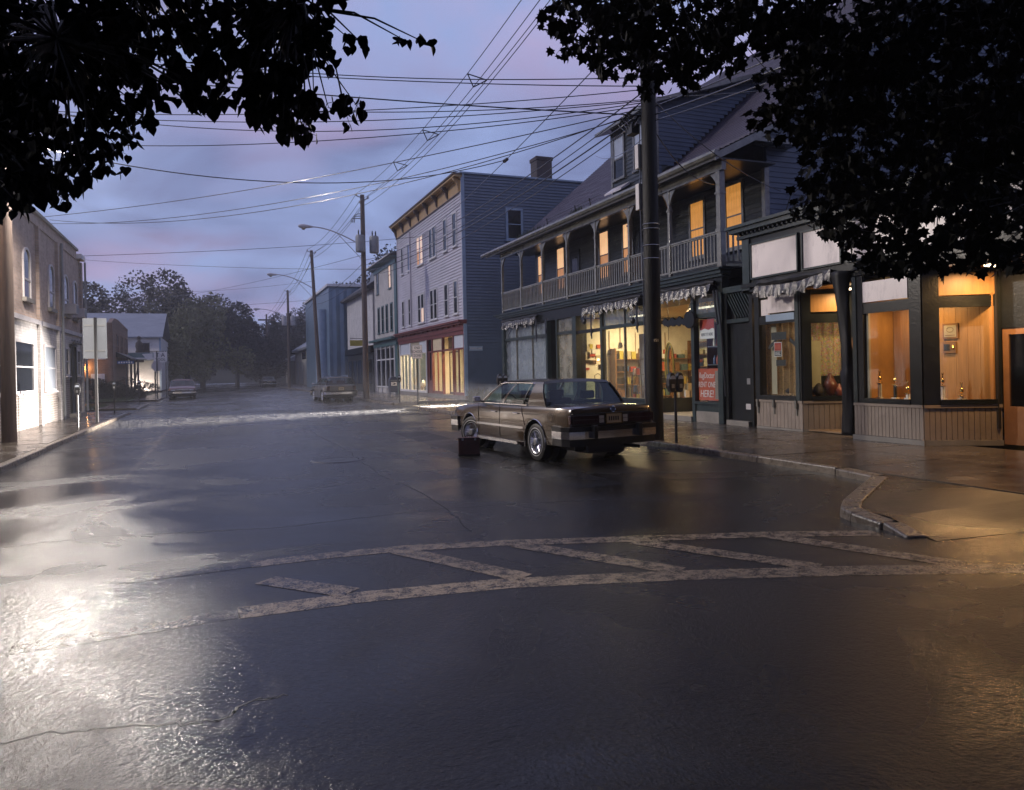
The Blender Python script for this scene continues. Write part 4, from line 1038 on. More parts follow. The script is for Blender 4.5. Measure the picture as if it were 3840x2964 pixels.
# ================================================================== LOW SHOP BLOCK WITH FALSE FRONT AND BAY WINDOWS
S = thing('bay_window_shops', 'low dark shop block with pale sign panels, dentil cornice and panelled bay windows', 'shop building', (12.3, 10.0, 0))
def sp(name, m, fn, parent=S, **kw):
    mb = MB(); fn(mb); return mb.build(name, m, parent, **kw)
FF = Face('-X', 12.2)
sp('false_front', 'wood_dark', lambda mb: FF.box(mb, -4.0, 15.1, 3.30, 4.62, -0.2, 0.0))
ys = [(14.72, 13.20), (13.02, 11.96), (11.78, 10.30), (10.12, 8.64), (8.46, 6.98), (6.8, 5.3)]
for y1, y0 in ys:
    p = sp('sign_panel', 'sign_panel', lambda mb: FF.box(mb, y0, y1, 3.64, 4.43, 0.0, 0.03))
    sp('moulding', 'wood_green', lambda mb: (FF.box(mb, y0 - .03, y1 + .03, 4.43, 4.47, 0, .06), FF.box(mb, y0 - .03, y1 + .03, 3.60, 3.64, 0, .06), FF.box(mb, y0 - .035, y0, 3.64, 4.43, 0, .06), FF.box(mb, y1, y1 + .035, 3.64, 4.43, 0, .06)), p)
sp('end_pilaster', 'wood_green', lambda mb: FF.box(mb, 14.80, 15.05, 3.3, 4.6, 0, .05))
sp('cornice', 'wood_green', lambda mb: (FF.box(mb, -4, 15.16, 4.62, 4.70, -.2, .12), FF.box(mb, -4, 15.24, 4.76, 4.86, -.2, .30), FF.box(mb, -4, 15.30, 4.86, 4.93, -.2, .38)))
y = 15.0
while y > 6.0:
    sp('dentil', 'wood_dark', lambda mb: FF.box(mb, y - .05, y, 4.70, 4.76, 0, .2)); y -= .15
sp('frieze_rail', 'wood_dark', lambda mb: (FF.box(mb, -4, 15.1, 3.42, 3.52, 0, .07), FF.box(mb, -4, 15.1, 3.30, 3.36, 0, .05)))
sp('side_wall', 'wood_dark', lambda mb: (mb.box(12.45, 24, 15.0, 15.08, 0, 4.6), mb.box(23.9, 24, -4, 15.0, 0, 4.6), mb.box(12.0, 24, -4.1, -4.0, 0, 4.6)))
sp('roof', 'roof_dark', lambda mb: mb.box(12.41, 24, -4.0, 14.99, 4.3, 4.4))
sp('ceiling', 'wood_dark', lambda mb: mb.box(12.42, 18, 4.0, 14.98, 3.22, 3.28))
# --- boards under the windows
def beads(fc, a0, a1, z0, z1, n, parent=S):
    for k in range(n):
        u0, u1 = a0 + (a1 - a0) * k / n, a0 + (a1 - a0) * (k + 1) / n
        mb = MB(); fc.box(mb, u0 + .0045, u1 - .0045, z0, z1, -.02, .012 + random.uniform(-.002, .002)); mb.build('board', 'beadboard', parent)
    mb = MB(); fc.box(mb, a0, a1, z0, z1, -.05, -.012); mb.build('board_backing', 'cloth_black', parent)
    mb = MB(); fc.box(mb, a0 - .0, a1 + .0, z1, z1 + .055, -.03, .035); mb.build('rail', 'beadboard', parent)
B1 = Slant((12.37, 14.88), (12.37, 13.33)); S1 = Slant((12.37, 13.33), (13.24, 12.81))
B2 = Slant((12.00, 11.50), (12.00, 9.92)); S2 = Slant((12.00, 9.92), (13.12, 9.25))
beads(B1, 0.0, 1.55, .05, .64, 13); beads(S1, 0.0, S1.len, .05, .64, 9)
beads(B2, 0.0, 1.58, .10, .68, 19); beads(S2, 0.0, S2.len, .10, .68, 14)
sp('plinth', 'foundation', lambda mb: (B2.box(mb, -.02, 1.62, 0, .095, -.2, .05), S2.box(mb, 0, S2.len, 0, .095, -.2, .05), B1.box(mb, 0, 1.55, 0, .045, -.2, .02), S1.box(mb, 0, S1.len, 0, .045, -.2, .02)))
for a in (.06, .62, 1.36):
    sp('bracket', 'wood_grey', lambda mb: (B1.box(mb, a, a + .05, .52, .70, .012, .075), B1.box(mb, a, a + .04, .36, .52, .012, .035)))
# --- frames
def frame(fc, L, a0, a1, z0, z1, m, zt=3.25, base=.735):
    """window framing on a bay face: posts, sill, head, transom frame"""
    sp('post', m, lambda mb: (fc.box(mb, 0, a0, base, zt, -.06, .03), fc.box(mb, a1, L, base, zt, -.06, .03)))
    sp('sill', m, lambda mb: fc.box(mb, a0, a1, base, z0, -.08, .05))
    sp('head', m, lambda mb: fc.box(mb, a0, a1, z1, z1 + .20, -.06, .02))
def spane(fc, a0, a1, z0, z1, m, d=-.02, nm='shop_pane'):
    return sp(nm, m, lambda mb: mb.quad(fc.p(a0, z0, d), fc.p(a1, z0, d), fc.p(a1, z1, d), fc.p(a0, z1, d)))
frame(B1, 1.55, .16, 1.38, .80, 2.50, 'wood_dark', base=.70)
spane(B1, .16, 1.38, .80, 2.50, 'glass')
sp('corner_post', 'wood_green', lambda mb: B1.box(mb, 1.385, 1.50, .70, 3.25, -.05, .045))
sp('transom_board', 'sign_panel', lambda mb: (B1.box(mb, .45, 1.36, 2.76, 3.18, -.05, -.01), B1.box(mb, .18, .44, 2.72, 3.10, -.07, -.03)))
sp('transom_board', 'trim_blue', lambda mb: B1.box(mb, .42, 1.36, 2.56, 2.72, .021, .035))
frame(S1, S1.len, .20, .93, .80, 2.45, 'wood_dark', base=.70)
spane(S1, .20, .93, .80, 2.45, 'glass')
sp('transom_board', 'panel_wood', lambda mb: S1.box(mb, .2, .95, 2.70, 3.1, -.05, -.01))
frame(B2, 1.58, .27, 1.33, .83, 2.50, 'wood_dark', base=.74)
spane(B2, .27, 1.33, .83, 2.50, 'glass')
sp('corner_post', 'wood_green', lambda mb: B2.box(mb, .03, .12, .74, 3.25, .0, .05))
sp('transom_board', 'sign_panel', lambda mb: B2.box(mb, .14, 1.30, 2.72, 3.12, -.03, .024))
frame(S2, S2.len, .28, 1.22, .83, 2.50, 'wood_dark', base=.74)
spane(S2, .28, 1.22, .83, 2.50, 'glass')
sp('transom_board', 'panel_wood', lambda mb: S2.box(mb, .2, 1.25, 2.72, 3.12, -.03, .02))
# --- recessed entries
sp('entry_wall', 'wood_dark', lambda mb: (mb.box(13.24, 13.32, 12.0, 12.81, 2.1, 3.25), mb.hexa([(13.24, 12.0, 0), (12.02, 11.52, 0), (12.10, 11.56, 0), (13.30, 12.03, 0), (13.24, 12.0, 3.25), (12.02, 11.52, 3.25), (12.10, 11.56, 3.25), (13.30, 12.03, 3.25)]),
    mb.box(13.12, 13.20, 8.25, 9.25, 2.1, 3.25), mb.hexa([(13.12, 8.25, 0), (12.0, 7.6, 0), (12.08, 7.55, 0), (13.2, 8.2, 0), (13.12, 8.25, 3.25), (12.0, 7.6, 3.25), (12.08, 7.55, 3.25), (13.2, 8.2, 3.25)])))
sp('entry_soffit', 'panel_wood', lambda mb: (mb.prism([(12.2, 13.3, 3.2), (13.24, 12.81, 3.2), (13.24, 12.0, 3.2), (12.2, 11.5, 3.2)], (0, 0, .03)), mb.prism([(12.1, 9.85, 3.2), (13.12, 9.25, 3.2), (13.12, 8.25, 3.2), (12.1, 7.6, 3.2)], (0, 0, .03))))
for y0, y1, x in ((12.02, 12.79, 13.26), (8.27, 9.23, 13.14)):
    d = sp('entry_door', 'counter_wood', lambda mb: (mb.box(x, x + .04, y0, y1, .02, .7), mb.box(x, x + .04, y0, y0 + .11, .7, 2.1), mb.box(x, x + .04, y1 - .11, y1, .7, 2.1), mb.box(x, x + .04, y0 + .11, y1 - .11, 1.98, 2.1)))
    sp('pane', 'glass', lambda mb: mb.quad((x + .02, y0 + .11, .7), (x + .02, y1 - .11, .7), (x + .02, y1 - .11, 1.98), (x + .02, y0 + .11, 1.98)), d)
sp('side_front', 'wood_dark', lambda mb: mb.box(12.0, 12.08, -4, 7.6, 0, 3.3))
# --- first window: lace, paper, clutter
sp('interior_wall', 'plaster_warm', lambda mb: (mb.box(15.6, 15.7, 11.6, 15.0, 0, 3.22), mb.box(13.4, 15.6, 11.55, 11.62, 0, 3.22)))
sp('interior_floor', 'floor_wood', lambda mb: mb.box(12.45, 15.6, 11.6, 15.0, 0.02, .05))
sp('window_shelf', 'counter_wood', lambda mb: mb.prism([(12.42, 14.86, .74), (12.42, 13.36, .74), (13.3, 12.85, .74), (13.3, 14.86, .74)], (0, 0, .03)))
def lace(x0, y0, x1, y1, z0, z1, m, n=26, amp=.03, nm='lace_curtain'):
    mb = MB(); d = Vector((x1 - x0, y1 - y0, 0)); nn = Vector((d.y, -d.x, 0)).normalized()
    P = [Vector((x0, y0, 0)) + d * k / n + nn * amp * math.sin(k * 1.7) for k in range(n + 1)]
    for k in range(n): mb.quad((P[k].x, P[k].y, z0), (P[k+1].x, P[k+1].y, z0), (P[k+1].x, P[k+1].y, z1), (P[k].x, P[k].y, z1))
    return mb.build(nm, m, S, smooth='all')
m = mat('lace', (0.40, 0.27, 0.13), 0.9, var=0.5, vs=40.0)
N_, L_ = m.node_tree.nodes, m.node_tree.links
tl = N_.new('ShaderNodeBsdfTranslucent'); tl.inputs[0].default_value = (.55, .42, .28, 1); tr = N_.new('ShaderNodeBsdfTransparent')
ms = N_.new('ShaderNodeMixShader'); ms.inputs[0].default_value = .5; ms2 = N_.new('ShaderNodeMixShader')
ck = N_.new('ShaderNodeTexVoronoi'); ck.inputs['Scale'].default_value = 55; t_ = N_.new('ShaderNodeTexCoord'); L_.new(t_.outputs['Object'], ck.inputs['Vector'])
rg_ = N_.new('ShaderNodeMapRange'); rg_.inputs['From Min'].default_value = .25; rg_.inputs['From Max'].default_value = .4; rg_.inputs['To Min'].default_value = .1; rg_.inputs['To Max'].default_value = .9
L_.new(ck.outputs['Distance'], rg_.inputs['Value'])
L_.new(N_['Principled BSDF'].outputs[0], ms.inputs[1]); L_.new(tl.outputs[0], ms.inputs[2])
L_.new(rg_.outputs[0], ms2.inputs[0]); L_.new(tr.outputs[0], ms2.inputs[1]); L_.new(ms.outputs[0], ms2.inputs[2])
L_.new(ms2.outputs[0], N_['Material Output'].inputs['Surface'])
lace(12.62, 14.80, 12.62, 13.45, .80, 2.55, 'lace')
mbd = m.copy(); mbd.name = 'bead_strings'; MATS['bead_strings'] = mbd
bn, bl = mbd.node_tree.nodes, mbd.node_tree.links
bv_ = [n for n in bn if n.type == 'TEX_VORONOI'][0]; hs = bn.new('ShaderNodeMix'); hs.data_type = 'RGBA'; hs.inputs[0].default_value = .55; hs.inputs[7].default_value = (.75, .5, .28, 1)
bl.new(bv_.outputs['Color'], hs.inputs[6])
for n in bn:
    if n.type == 'BSDF_TRANSLUCENT': bl.new(hs.outputs[2], n.inputs[0])
bl.new(hs.outputs[2], bn['Principled BSDF'].inputs['Base Color'])
lace(12.66, 13.40, 13.32, 13.02, 1.25, 2.5, 'bead_strings', n=14, nm='bead_curtain')
sp('paper_strip', 'plate', lambda mb: (S1.box(mb, .22, .42, 1.0, 2.05, -.09, -.085), B1.box(mb, .34, .52, .82, 2.5, -.19, -.185)))
sp('paper_strip', 'sign_black', lambda mb: (B1.box(mb, .45, .95, 2.12, 2.30, -.10, -.095), B1.box(mb, .60, .92, 1.50, 1.64, -.10, -.095)))
sp('tape_strip', 'sign_black', lambda mb: (mb.prism([B1.p(.34, 1.88, -.1), B1.p(.62, 2.06, -.1), B1.p(.62, 2.16, -.1), B1.p(.34, 1.98, -.1)], (.004, 0, 0)), mb.prism([B1.p(1.34, 1.86, -.1), B1.p(1.06, 2.06, -.1), B1.p(1.06, 2.16, -.1), B1.p(1.34, 1.98, -.1)], (.004, 0, 0))))
t = thing('window_notice', 'red and black notice with pale border hung in the lace-curtained bay window', 'notice', (12.38, 14.1, 1.7))
B1.box(q := MB(), .60, .86, 1.72, 2.06, -.05, -.04); q.build('card', 'sign_white', t)
B1.box(q := MB(), .615, .845, 1.86, 2.045, -.04, -.037); q.build('red_field', 'sign_red', t)
B1.box(q := MB(), .615, .845, 1.735, 1.855, -.04, -.037); q.build('black_field', 'sign_black', t)
for k in range(3): B1.box(q := MB(), .635, .635 + .19 - .03 * (k % 2), 1.76 + .03 * k, 1.772 + .03 * k, -.037, -.035); q.build('print_line', 'sign_white', t)
for k in range(4): B1.box(q := MB(), .64 + .05 * k, .67 + .05 * k, 1.90, 2.0, -.037, -.035); q.build('print_mark', 'sign_orange', t)
rb = random.Random(3)
for k, (x, y, h, r) in enumerate(((12.75, 13.25, .35, .14), (12.95, 13.1, .55, .16), (12.85, 13.6, .3, .18), (12.75, 14.1, .28, .15), (13.1, 13.0, .3, .12))):
    t = thing('plush_heap', ['low heap of soft goods at the corner of the lace window', 'tall dark bundle in the lit splayed window', 'wide heap of soft goods behind the lace', 'small heap of soft goods below the notice', 'pale bundle at the edge of the lit splayed window'][k], 'soft goods', (x, y, .77), 'soft goods in the first bay window')
    prof = [(.02, 0)] + [(r * (.75 + .35 * rb.random()) * math.sin(math.pi * (.15 + .8 * j / 6)), h * j / 6) for j in range(1, 6)] + [(.02, h)]
    MB().lathe(prof, (x, y, .772), n=11).build('bundle', ['seat_cloth', 'leather', 'leather', 'seat_cloth', 'trim_red'][k], t, smooth='all')
# --- second window: panelled display with trophies
for k in range(9):
    y0 = 11.45 - .24 * k
    sp('wall_panel', 'panel_wood', lambda mb: mb.box(12.98, 13.02, y0 - .235, y0, .80, 2.75))
sp('panel_backing', 'sign_black', lambda mb: mb.box(13.03, 13.1, 9.25, 11.5, .3, 3.2))
sp('wall_panel', 'panel_wood', lambda mb: mb.box(12.06, 12.97, 11.40, 11.44, .80, 2.75))
sp('window_trim', 'plate', lambda mb: mb.box(12.05, 12.10, 11.17, 11.23, .83, 2.5))
sp('display_floor', 'counter_wood', lambda mb: mb.prism([(12.04, 11.42, .78), (12.04, 9.95, .78), (13.0, 9.36, .78), (13.0, 11.42, .78)], (0, 0, .04)))
sp('display_ceiling', 'plaster_warm', lambda mb: mb.prism([(12.04, 11.42, 2.75), (12.04, 9.95, 2.75), (13.0, 9.36, 2.75), (13.0, 11.42, 2.75)], (0, 0, .04)))
def trophy(x, y, b, kind, lab):
    t = thing('trophy', lab, 'trophy', (x, y, .82), 'trophies in the panelled window')
    MB().box(x - .05, x + .05, y - .05, y + .05, .82, .84).build('base', 'marble', t)
    if kind != 'cup':
        for s in (-1, 1): MB().cyl(x, y + s * .034, .84, .82 + b, .011, 8).build('column', 'marble' if kind == 'col' else 'gold', t)
    MB().box(x - .025, x + .025, y - .018, y + .018, .84, .82 + b).build('stem', 'marble' if kind != 'dark' else 'sign_black', t)
    MB().box(x - .045, x + .045, y - .045, y + .045, .82 + b, .835 + b).build('deck', 'gold', t)
    k = .66
    MB().lathe([(.03 * k, 0), (.012 * k, .02 * k), (.012 * k, .05 * k), (.05 * k, .09 * k), (.055 * k, .14 * k), (.035 * k, .19 * k), (.01, .21 * k)], (x, y, .835 + b), n=14).build('cup', 'gold', t, smooth=True)
    z = .835 + b + .21 * k
    MB().lathe([(.010, 0), (.014, .025), (.008, .05), (.012, .07), (.003, .09)], (x, y, z), n=8).build('figure', 'gold', t, smooth=True)
    for s in (-1, 1): MB().tube([(x, y, z + .05), (x, y + s * .022, z + .075), (x, y + s * .02, z + .105)], .005, 5).build('arm', 'gold', t)
trophy(12.32, 11.17, .29, 'col', 'tallest gold trophy on pale column, left in the panelled window')
trophy(12.38, 10.86, .26, 'dark', 'gold trophy on a dark column, middle of the panelled window')
trophy(12.34, 10.54, .10, 'col', 'smallest gold trophy, right in the panelled front window')
trophy(12.62, 10.02, .24, 'col', 'gold trophy on twin pale columns in the splayed window')
trophy(12.72, 9.72, .06, 'cup', 'little gold trophy at the right end of the splayed window')
PW = Face('-X', 12.975)
t = thing('certificate', 'framed pale certificate with oval mark on the wood panelling', 'certificate', (12.97, 10.11, 1.95))
PW.box(q := MB(), 9.95, 10.27, 1.95, 2.24, 0, .02); q.build('frame', 'counter_wood', t)
PW.box(q := MB(), 9.985, 10.235, 1.985, 2.205, .02, .024); q.build('sheet', 'plate', t)
PW.box(q := MB(), 10.01, 10.21, 2.01, 2.022, .024, .026); q.build('print_line', 'counter_wood', t)
q = MB(); q.tube([(12.949, 10.11 + .07 * math.cos(a), 2.12 + .045 * math.sin(a)) for a in [2 * math.pi * k / 24 for k in range(25)]], .004, 4, cap=False); q.build('oval', 'counter_wood', t)
t = thing('award_plaque', 'small dark wooden award plaque below the framed certificate', 'plaque', (12.97, 10.14, 1.7))
PW.box(q := MB(), 10.0, 10.27, 1.68, 1.89, 0, .025); q.build('shield', 'counter_wood', t)
PW.box(q := MB(), 10.12, 10.24, 1.73, 1.85, .025, .03); q.build('plate', 'black_metal', t)
MB().lathe([(.01, -.03), (.03, 0), (.012, .05)], (12.94, 10.05, 1.78), n=10).build('medal', 'gold', t, smooth=True)
ceiling_lamp(12.55, 10.5, 2.745, .12, .9, 20, (1.0, .60, .24), 'strip lamp lighting the panelled trophy window', 'shop window lamps')
ceiling_lamp(14.2, 13.3, 3.21, .3, .6, 26, (1.0, .62, .28), 'dim lamp inside the lace-curtained shop', 'shop window lamps')
ceiling_lamp(12.85, 12.45, 3.195, .25, .25, 34, (1.0, .66, .30), 'assumed lamp in the ceiling of the entry beside the black drape', 'assumed entry lamps')  # assumed lamp, added for the warm light on the splayed boards
ceiling_lamp(12.35, 8.75, 3.195, .3, .3, 95, (1.0, .56, .22), 'assumed orange lamp in the ceiling of the nearest shop entry', 'assumed entry lamps')  # assumed lamp, added for the orange glow on pavement and road
sc_ = thing('assumed_entry_sconce', 'assumed small warm wall lamp, unseen inside the entry behind the black drape', 'wall lamp', (13.18, 12.1, 1.5))  # assumed hidden lamp, added to light the splayed bay boards
MB().box(13.17, 13.235, 12.06, 12.14, 1.42, 1.62).build('back_plate', 'black_metal', sc_); MB().lathe([(.03, 0), (.05, .05), (.03, .1)], (13.13, 12.1, 1.46), n=10).build('globe', 'lamp_glow', sc_, smooth='all')
lamp('assumed_sconce_light', 'POINT', (13.06, 12.12, 1.45), 26, (1.0, .66, .30), sc_, size=.06)
# --- awning over the first bay and the black drape that hangs from it
roll(14.35, 12.1, 12.05, 3.45, S, .075)
valance(14.40, 12.05, 3.40, 3.14, 11.98, S, 5, droop=lambda f: .10 * max(0, f - .6) / .4 - .05 * math.sin(f * 3.1), ragged=.04)
t = thing('furled_drape', 'black furled awning cloth hanging to the pavement between the two bay windows', 'drape', (12.1, 11.72, 0))
mb = MB(); n = 40
for k in range(n + 1):
    z = 3.42 - 3.36 * k / n
    for j in range(12):
        a = 2 * math.pi * j / 12; r = .10 + .035 * math.sin(j * 2.1 + k * .25) + (.09 * max(0, (z - 2.2) / 1.2)) + (.035 if z < 1.4 else 0)
        mb.v.append((12.06 + r * .8 * math.cos(a), 11.72 + .25 * max(0, (z - 1.6) / 1.8) * .6 + r * math.sin(a), z))
for k in range(n):
    for j in range(12):
        a = k * 12 + j; b_ = k * 12 + (j + 1) % 12; mb.f.append((a, b_, b_ + 12, a + 12))
mb.f.append(tuple(range(12))); mb.f.append(tuple(range(n * 12, n * 12 + 12)))
mb.build('cloth', 'cloth_black', t, smooth='all')
# ================================================================== THREE-STOREY BUILDING BEYOND THE LANE
T = thing('three_storey_building', 'three-storey grey clapboard building with yellow cornice and red shop front', 'building', (12.4, 45.3, 0))
def tp(name, m, fn, parent=T, **kw):
    mb = MB(); fn(mb); return mb.build(name, m, parent, **kw)
TF, TS = Face('-X', 12.4), Face('-Y', 37.8)
tp('wall', 'siding_grey_shaded', lambda mb: mb.box(12.42, 25, 37.82, 52.8, 4.2, 12.0))
tp('wall', 'siding_grey_shaded', lambda mb: (mb.box(12.6, 25, 37.82, 38.0, 0, 4.2), mb.box(12.6, 25, 52.6, 52.8, 0, 4.2), mb.box(24.8, 25, 38.0, 52.6, 0, 4.2)))
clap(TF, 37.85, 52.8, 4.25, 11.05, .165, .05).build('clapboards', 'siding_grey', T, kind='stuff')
clap(TS, 12.5, 25, 0.25, 11.9, .165, .05).build('clapboards', 'siding_grey_shaded', T, kind='stuff')
tp('foundation', 'foundation', lambda mb: (TS.box(mb, 12.5, 25, 0, .25, -.1, .015), TF.box(mb, 37.8, 52.8, 0, .22, -.15, .03)))
tp('corner_board', 'trim_blue', lambda mb: TS.box(mb, 12.34, 12.52, .22, 12.0, -.02, .06))
tp('corner_board', 'siding_grey', lambda mb: (TF.box(mb, 37.80, 37.92, 4.25, 11.05, -.02, .065), TF.box(mb, 52.68, 52.8, 4.25, 11.05, -.02, .065)))
tp('parapet_cap', 'trim_blue', lambda mb: mb.box(12.3, 25.1, 37.72, 52.9, 12.0, 12.09))
# windows of the two upper floors
for z0, z1 in ((8.40, 10.10), (4.72, 6.42)):
    top = z0 > 7
    for y, w, pr in ((51.2, .62, 0), (49.35, .62, 0), (46.4, 1.5, 1), (43.45, 1.5, 1), (40.83, .72, 0), (39.05, .72, 0)):
        if pr:
            for s in (-1, 1):
                lit = y > 46
                pm, lw = ('dark_glass', None)
                if lit and top: pm, lw = 'lit_far', ('lit_far' if s < 0 else 'lit_blind_dim')
                if lit and not top and s < 0: pm, lw = 'dark_glass', 'lit_far'
                window(TF, y + s * .40 - .29, y + s * .40 + .29, z0, z1, 'trim_white', pm, T, lower=lw, fw=.08, out=.09)
        else:
            pm = 'blue_glass' if (y > 49 and y < 50 and top) else 'dark_glass'
            window(TF, y - w / 2 + .06, y + w / 2 - .06, z0, z1, 'trim_white', pm, T, fw=.08, out=.09)
window(TS, 14.97, 15.72, 8.68, 10.2, 'trim_blue', 'dark_glass', T, fw=.12, out=.10)
tp('downpipe', 'siding_grey', lambda mb: mb.tube([(12.30, 48.9, 4.5), (12.30, 48.9, 10.9)], .05, 8))
# yellow cornice with brackets
tp('frieze', 'cornice_yellow', lambda mb: TF.box(mb, 37.8, 52.9, 11.05, 11.72, 0, .07))
tp('cornice', 'cornice_yellow', lambda mb: (TF.box(mb, 37.75, 53.0, 11.72, 11.80, 0, .18), TF.box(mb, 37.7, 53.1, 11.80, 11.92, 0, .45)))
tp('cornice_cap', 'cornice_brown', lambda mb: TF.box(mb, 37.65, 53.15, 11.92, 12.0, 0, .52))
tp('frieze_rail', 'cornice_brown', lambda mb: TF.box(mb, 37.8, 52.9, 11.02, 11.07, 0, .10))
for k in range(8):
    y = 37.95 + k * 2.1
    tp('bracket', 'cornice_brown' if k else 'cornice_yellow', lambda mb: mb.prism([(12.33, y, 11.10), (12.33, y, 11.80), (11.98, y, 11.80), (12.0, y, 11.66), (12.16, y, 11.50), (12.25, y, 11.2)], (0, .16, 0)))
ch = thing('chimney', 'tall brick chimney on the roof of the three-storey building', 'chimney', (18.2, 40.5, 12.0))
MB().box(17.75, 18.72, 40.0, 40.9, 12.0, 13.95).build('stack', 'brick_chimney', ch)
MB().box(17.70, 18.77, 39.95, 40.95, 13.78, 13.98).build('cap', 'brick_chimney', ch)
# red shop front
tp('shop_cornice', 'trim_red', lambda mb: (TF.box(mb, 37.8, 52.9, 3.72, 4.05, -.1, .10), TF.box(mb, 37.72, 53.0, 4.05, 4.15, -.1, .28), TF.box(mb, 37.68, 53.05, 4.15, 4.26, -.1, .38), TF.box(mb, 37.8, 52.9, 3.50, 3.72, -.15, .05)))
for k in range(14):
    tp('modillion', 'trim_red', lambda mb: TF.box(mb, 38.2 + k * 1.08, 38.3 + k * 1.08, 3.97, 4.05, .1, .2))
for y in (37.88, 39.85, 41.95, 44.15, 45.2):
    tp('pier', 'trim_red', lambda mb: TF.box(mb, y - .08, y + .08, .22, 3.5, -.1, .05))
for y in (45.45, 49.55, 52.55):
    tp('pier', 'trim_white', lambda mb: TF.box(mb, y - .12, y + .12, .22, 3.5, -.1, .05))
tp('bulkhead', 'trim_red', lambda mb: [TF.box(mb, a, b, .22, .38, -.08, .02) for a, b in ((37.96, 39.77), (42.03, 44.07))])
tp('bulkhead', 'trim_white', lambda mb: [TF.box(mb, a, b, .22, .36, -.08, .04) for a, b in ((45.57, 49.43), (49.67, 52.43))])
tp('transom_bar', 'trim_red', lambda mb: [TF.box(mb, a, b, 2.70, 2.80, -.06, .03) for a, b in ((37.96, 39.77), (40.0, 41.87), (42.03, 44.07), (44.23, 45.12))])
tp('mullion', 'trim_red', lambda mb: [TF.box(mb, y - .035, y + .035, .38, 2.70, -.05, .03) for y in (38.9, 43.0)])
tp('side_door', 'trim_red', lambda mb: (TF.box(mb, 44.23, 45.12, .22, 1.0, -.06, 0), TF.box(mb, 44.23, 44.5, 1.0, 2.7, -.06, 0), TF.box(mb, 44.85, 45.12, 1.0, 2.7, -.06, 0)))
tp('side_pane', 'dark_glass', lambda mb: (TF.box(mb, 44.5, 44.85, 1.0, 2.7, -.05, -.03), TF.box(mb, 44.23, 45.12, 2.8, 3.5, -.05, -.03)))
for y0, y1, m in ((37.96, 39.77, 'white_sheet'), (42.03, 44.07, 'plaster_warm'), (45.57, 47.3, 'white_sheet'), (49.9, 52.43, 'white_sheet')):
    tp('transom_panel', m, lambda mb: TF.box(mb, y0, y1, 2.80, 3.5, -.05, -.02))
tp('transom_panel', 'cloth_black', lambda mb: TF.box(mb, 40.0, 41.87, 2.80, 3.5, -.35, -.3))
tp('transom_panel', 'plate', lambda mb: TF.box(mb, 47.3, 49.43, 2.6, 3.5, -.05, -.02))
tp('white_mullion', 'trim_white', lambda mb: [TF.box(mb, y - .04, y + .04, .36, 2.80, -.05, .03) for y in (47.3, 48.4, 50.5, 51.5)] + [TF.box(mb, 45.57, 52.43, 2.72, 2.80, -.05, .04)])
for y0, y1 in ((37.96, 38.865), (38.935, 39.77), (42.03, 42.965), (43.035, 44.07), (45.57, 47.26), (47.34, 49.43), (49.67, 52.43)):
    tp('shop_pane', 'glass', lambda mb: mb.quad(TF.p(y0, .37, -.03), TF.p(y1, .37, -.03), TF.p(y1, 2.71, -.03), TF.p(y0, 2.71, -.03)))
dd = tp('shop_door', 'cornice_brown', lambda mb: (mb.box(12.75, 12.80, 40.0, 40.12, .1, 2.7), mb.box(12.75, 12.80, 41.75, 41.87, .1, 2.7), mb.box(12.75, 12.80, 40.12, 41.75, .1, .35), mb.box(12.75, 12.8, 40.12, 41.75, 2.6, 2.7)))
tp('pane', 'glass', lambda mb: mb.quad((12.77, 40.12, .35), (12.77, 41.75, .35), (12.77, 41.75, 2.6), (12.77, 40.12, 2.6)), dd)
tp('interior_wall', 'plaster_white', lambda mb: (mb.box(14.6, 14.7, 38.0, 45.3, 0, 3.6), mb.box(14.9, 15.0, 45.4, 52.6, 0, 3.6), mb.box(12.6, 15.0, 45.3, 45.4, 0, 3.6), mb.box(12.62, 14.6, 37.83, 37.9, 0, 3.6)))
tp('interior_floor', 'floor_wood', lambda mb: mb.box(12.5, 15.0, 37.9, 52.6, .1, .16))
tp('interior_ceiling', 'plaster_white', lambda mb: mb.box(12.5, 15.0, 37.9, 52.6, 3.6, 3.66))
ceiling_lamp(13.5, 40.9, 3.59, .4, 3.4, 420, (1.0, .72, .38), 'warm lamp in the empty red-fronted shop', 'far shop lamps')
ceiling_lamp(13.6, 49.0, 3.59, .4, 4.0, 380, (1.0, .76, .44), 'warm lamp in the white-fronted shop', 'far shop lamps')
rs = random.Random(21)
for k in range(7):
    y = 46.0 + k * .9; h = rs.uniform(.5, 1.4)
    t = thing('display_figure', 'pale shop display piece standing in the white-fronted window', 'display piece', (13.0, y, .16), 'window display in the white-fronted shop')
    MB().lathe([(.14, 0), (.05, .05), (.05, h * .4), (.17, h * .55), (.13, h * .8), (.04, h)], (13.1 + rs.uniform(-.2, .4), y, .162), n=10).build('form', rs.choice(['sign_white', 'plate', 'counter_wood', 'gold', 'trim_red']), t, smooth='all')
sg = thing('lane_sign', 'small blue KEARNS LANE street sign on the grey side wall', 'street sign', (13.0, 37.77, 2.7))
TS.box(q := MB(), 12.62, 13.38, 2.60, 2.86, .03, .045); q.build('plate', 'trim_blue', sg)
text('lettering', 'KEARNS LANE', .16, 'sign_white', TS, 13.0, 2.725, .047, sg, sx=.66)
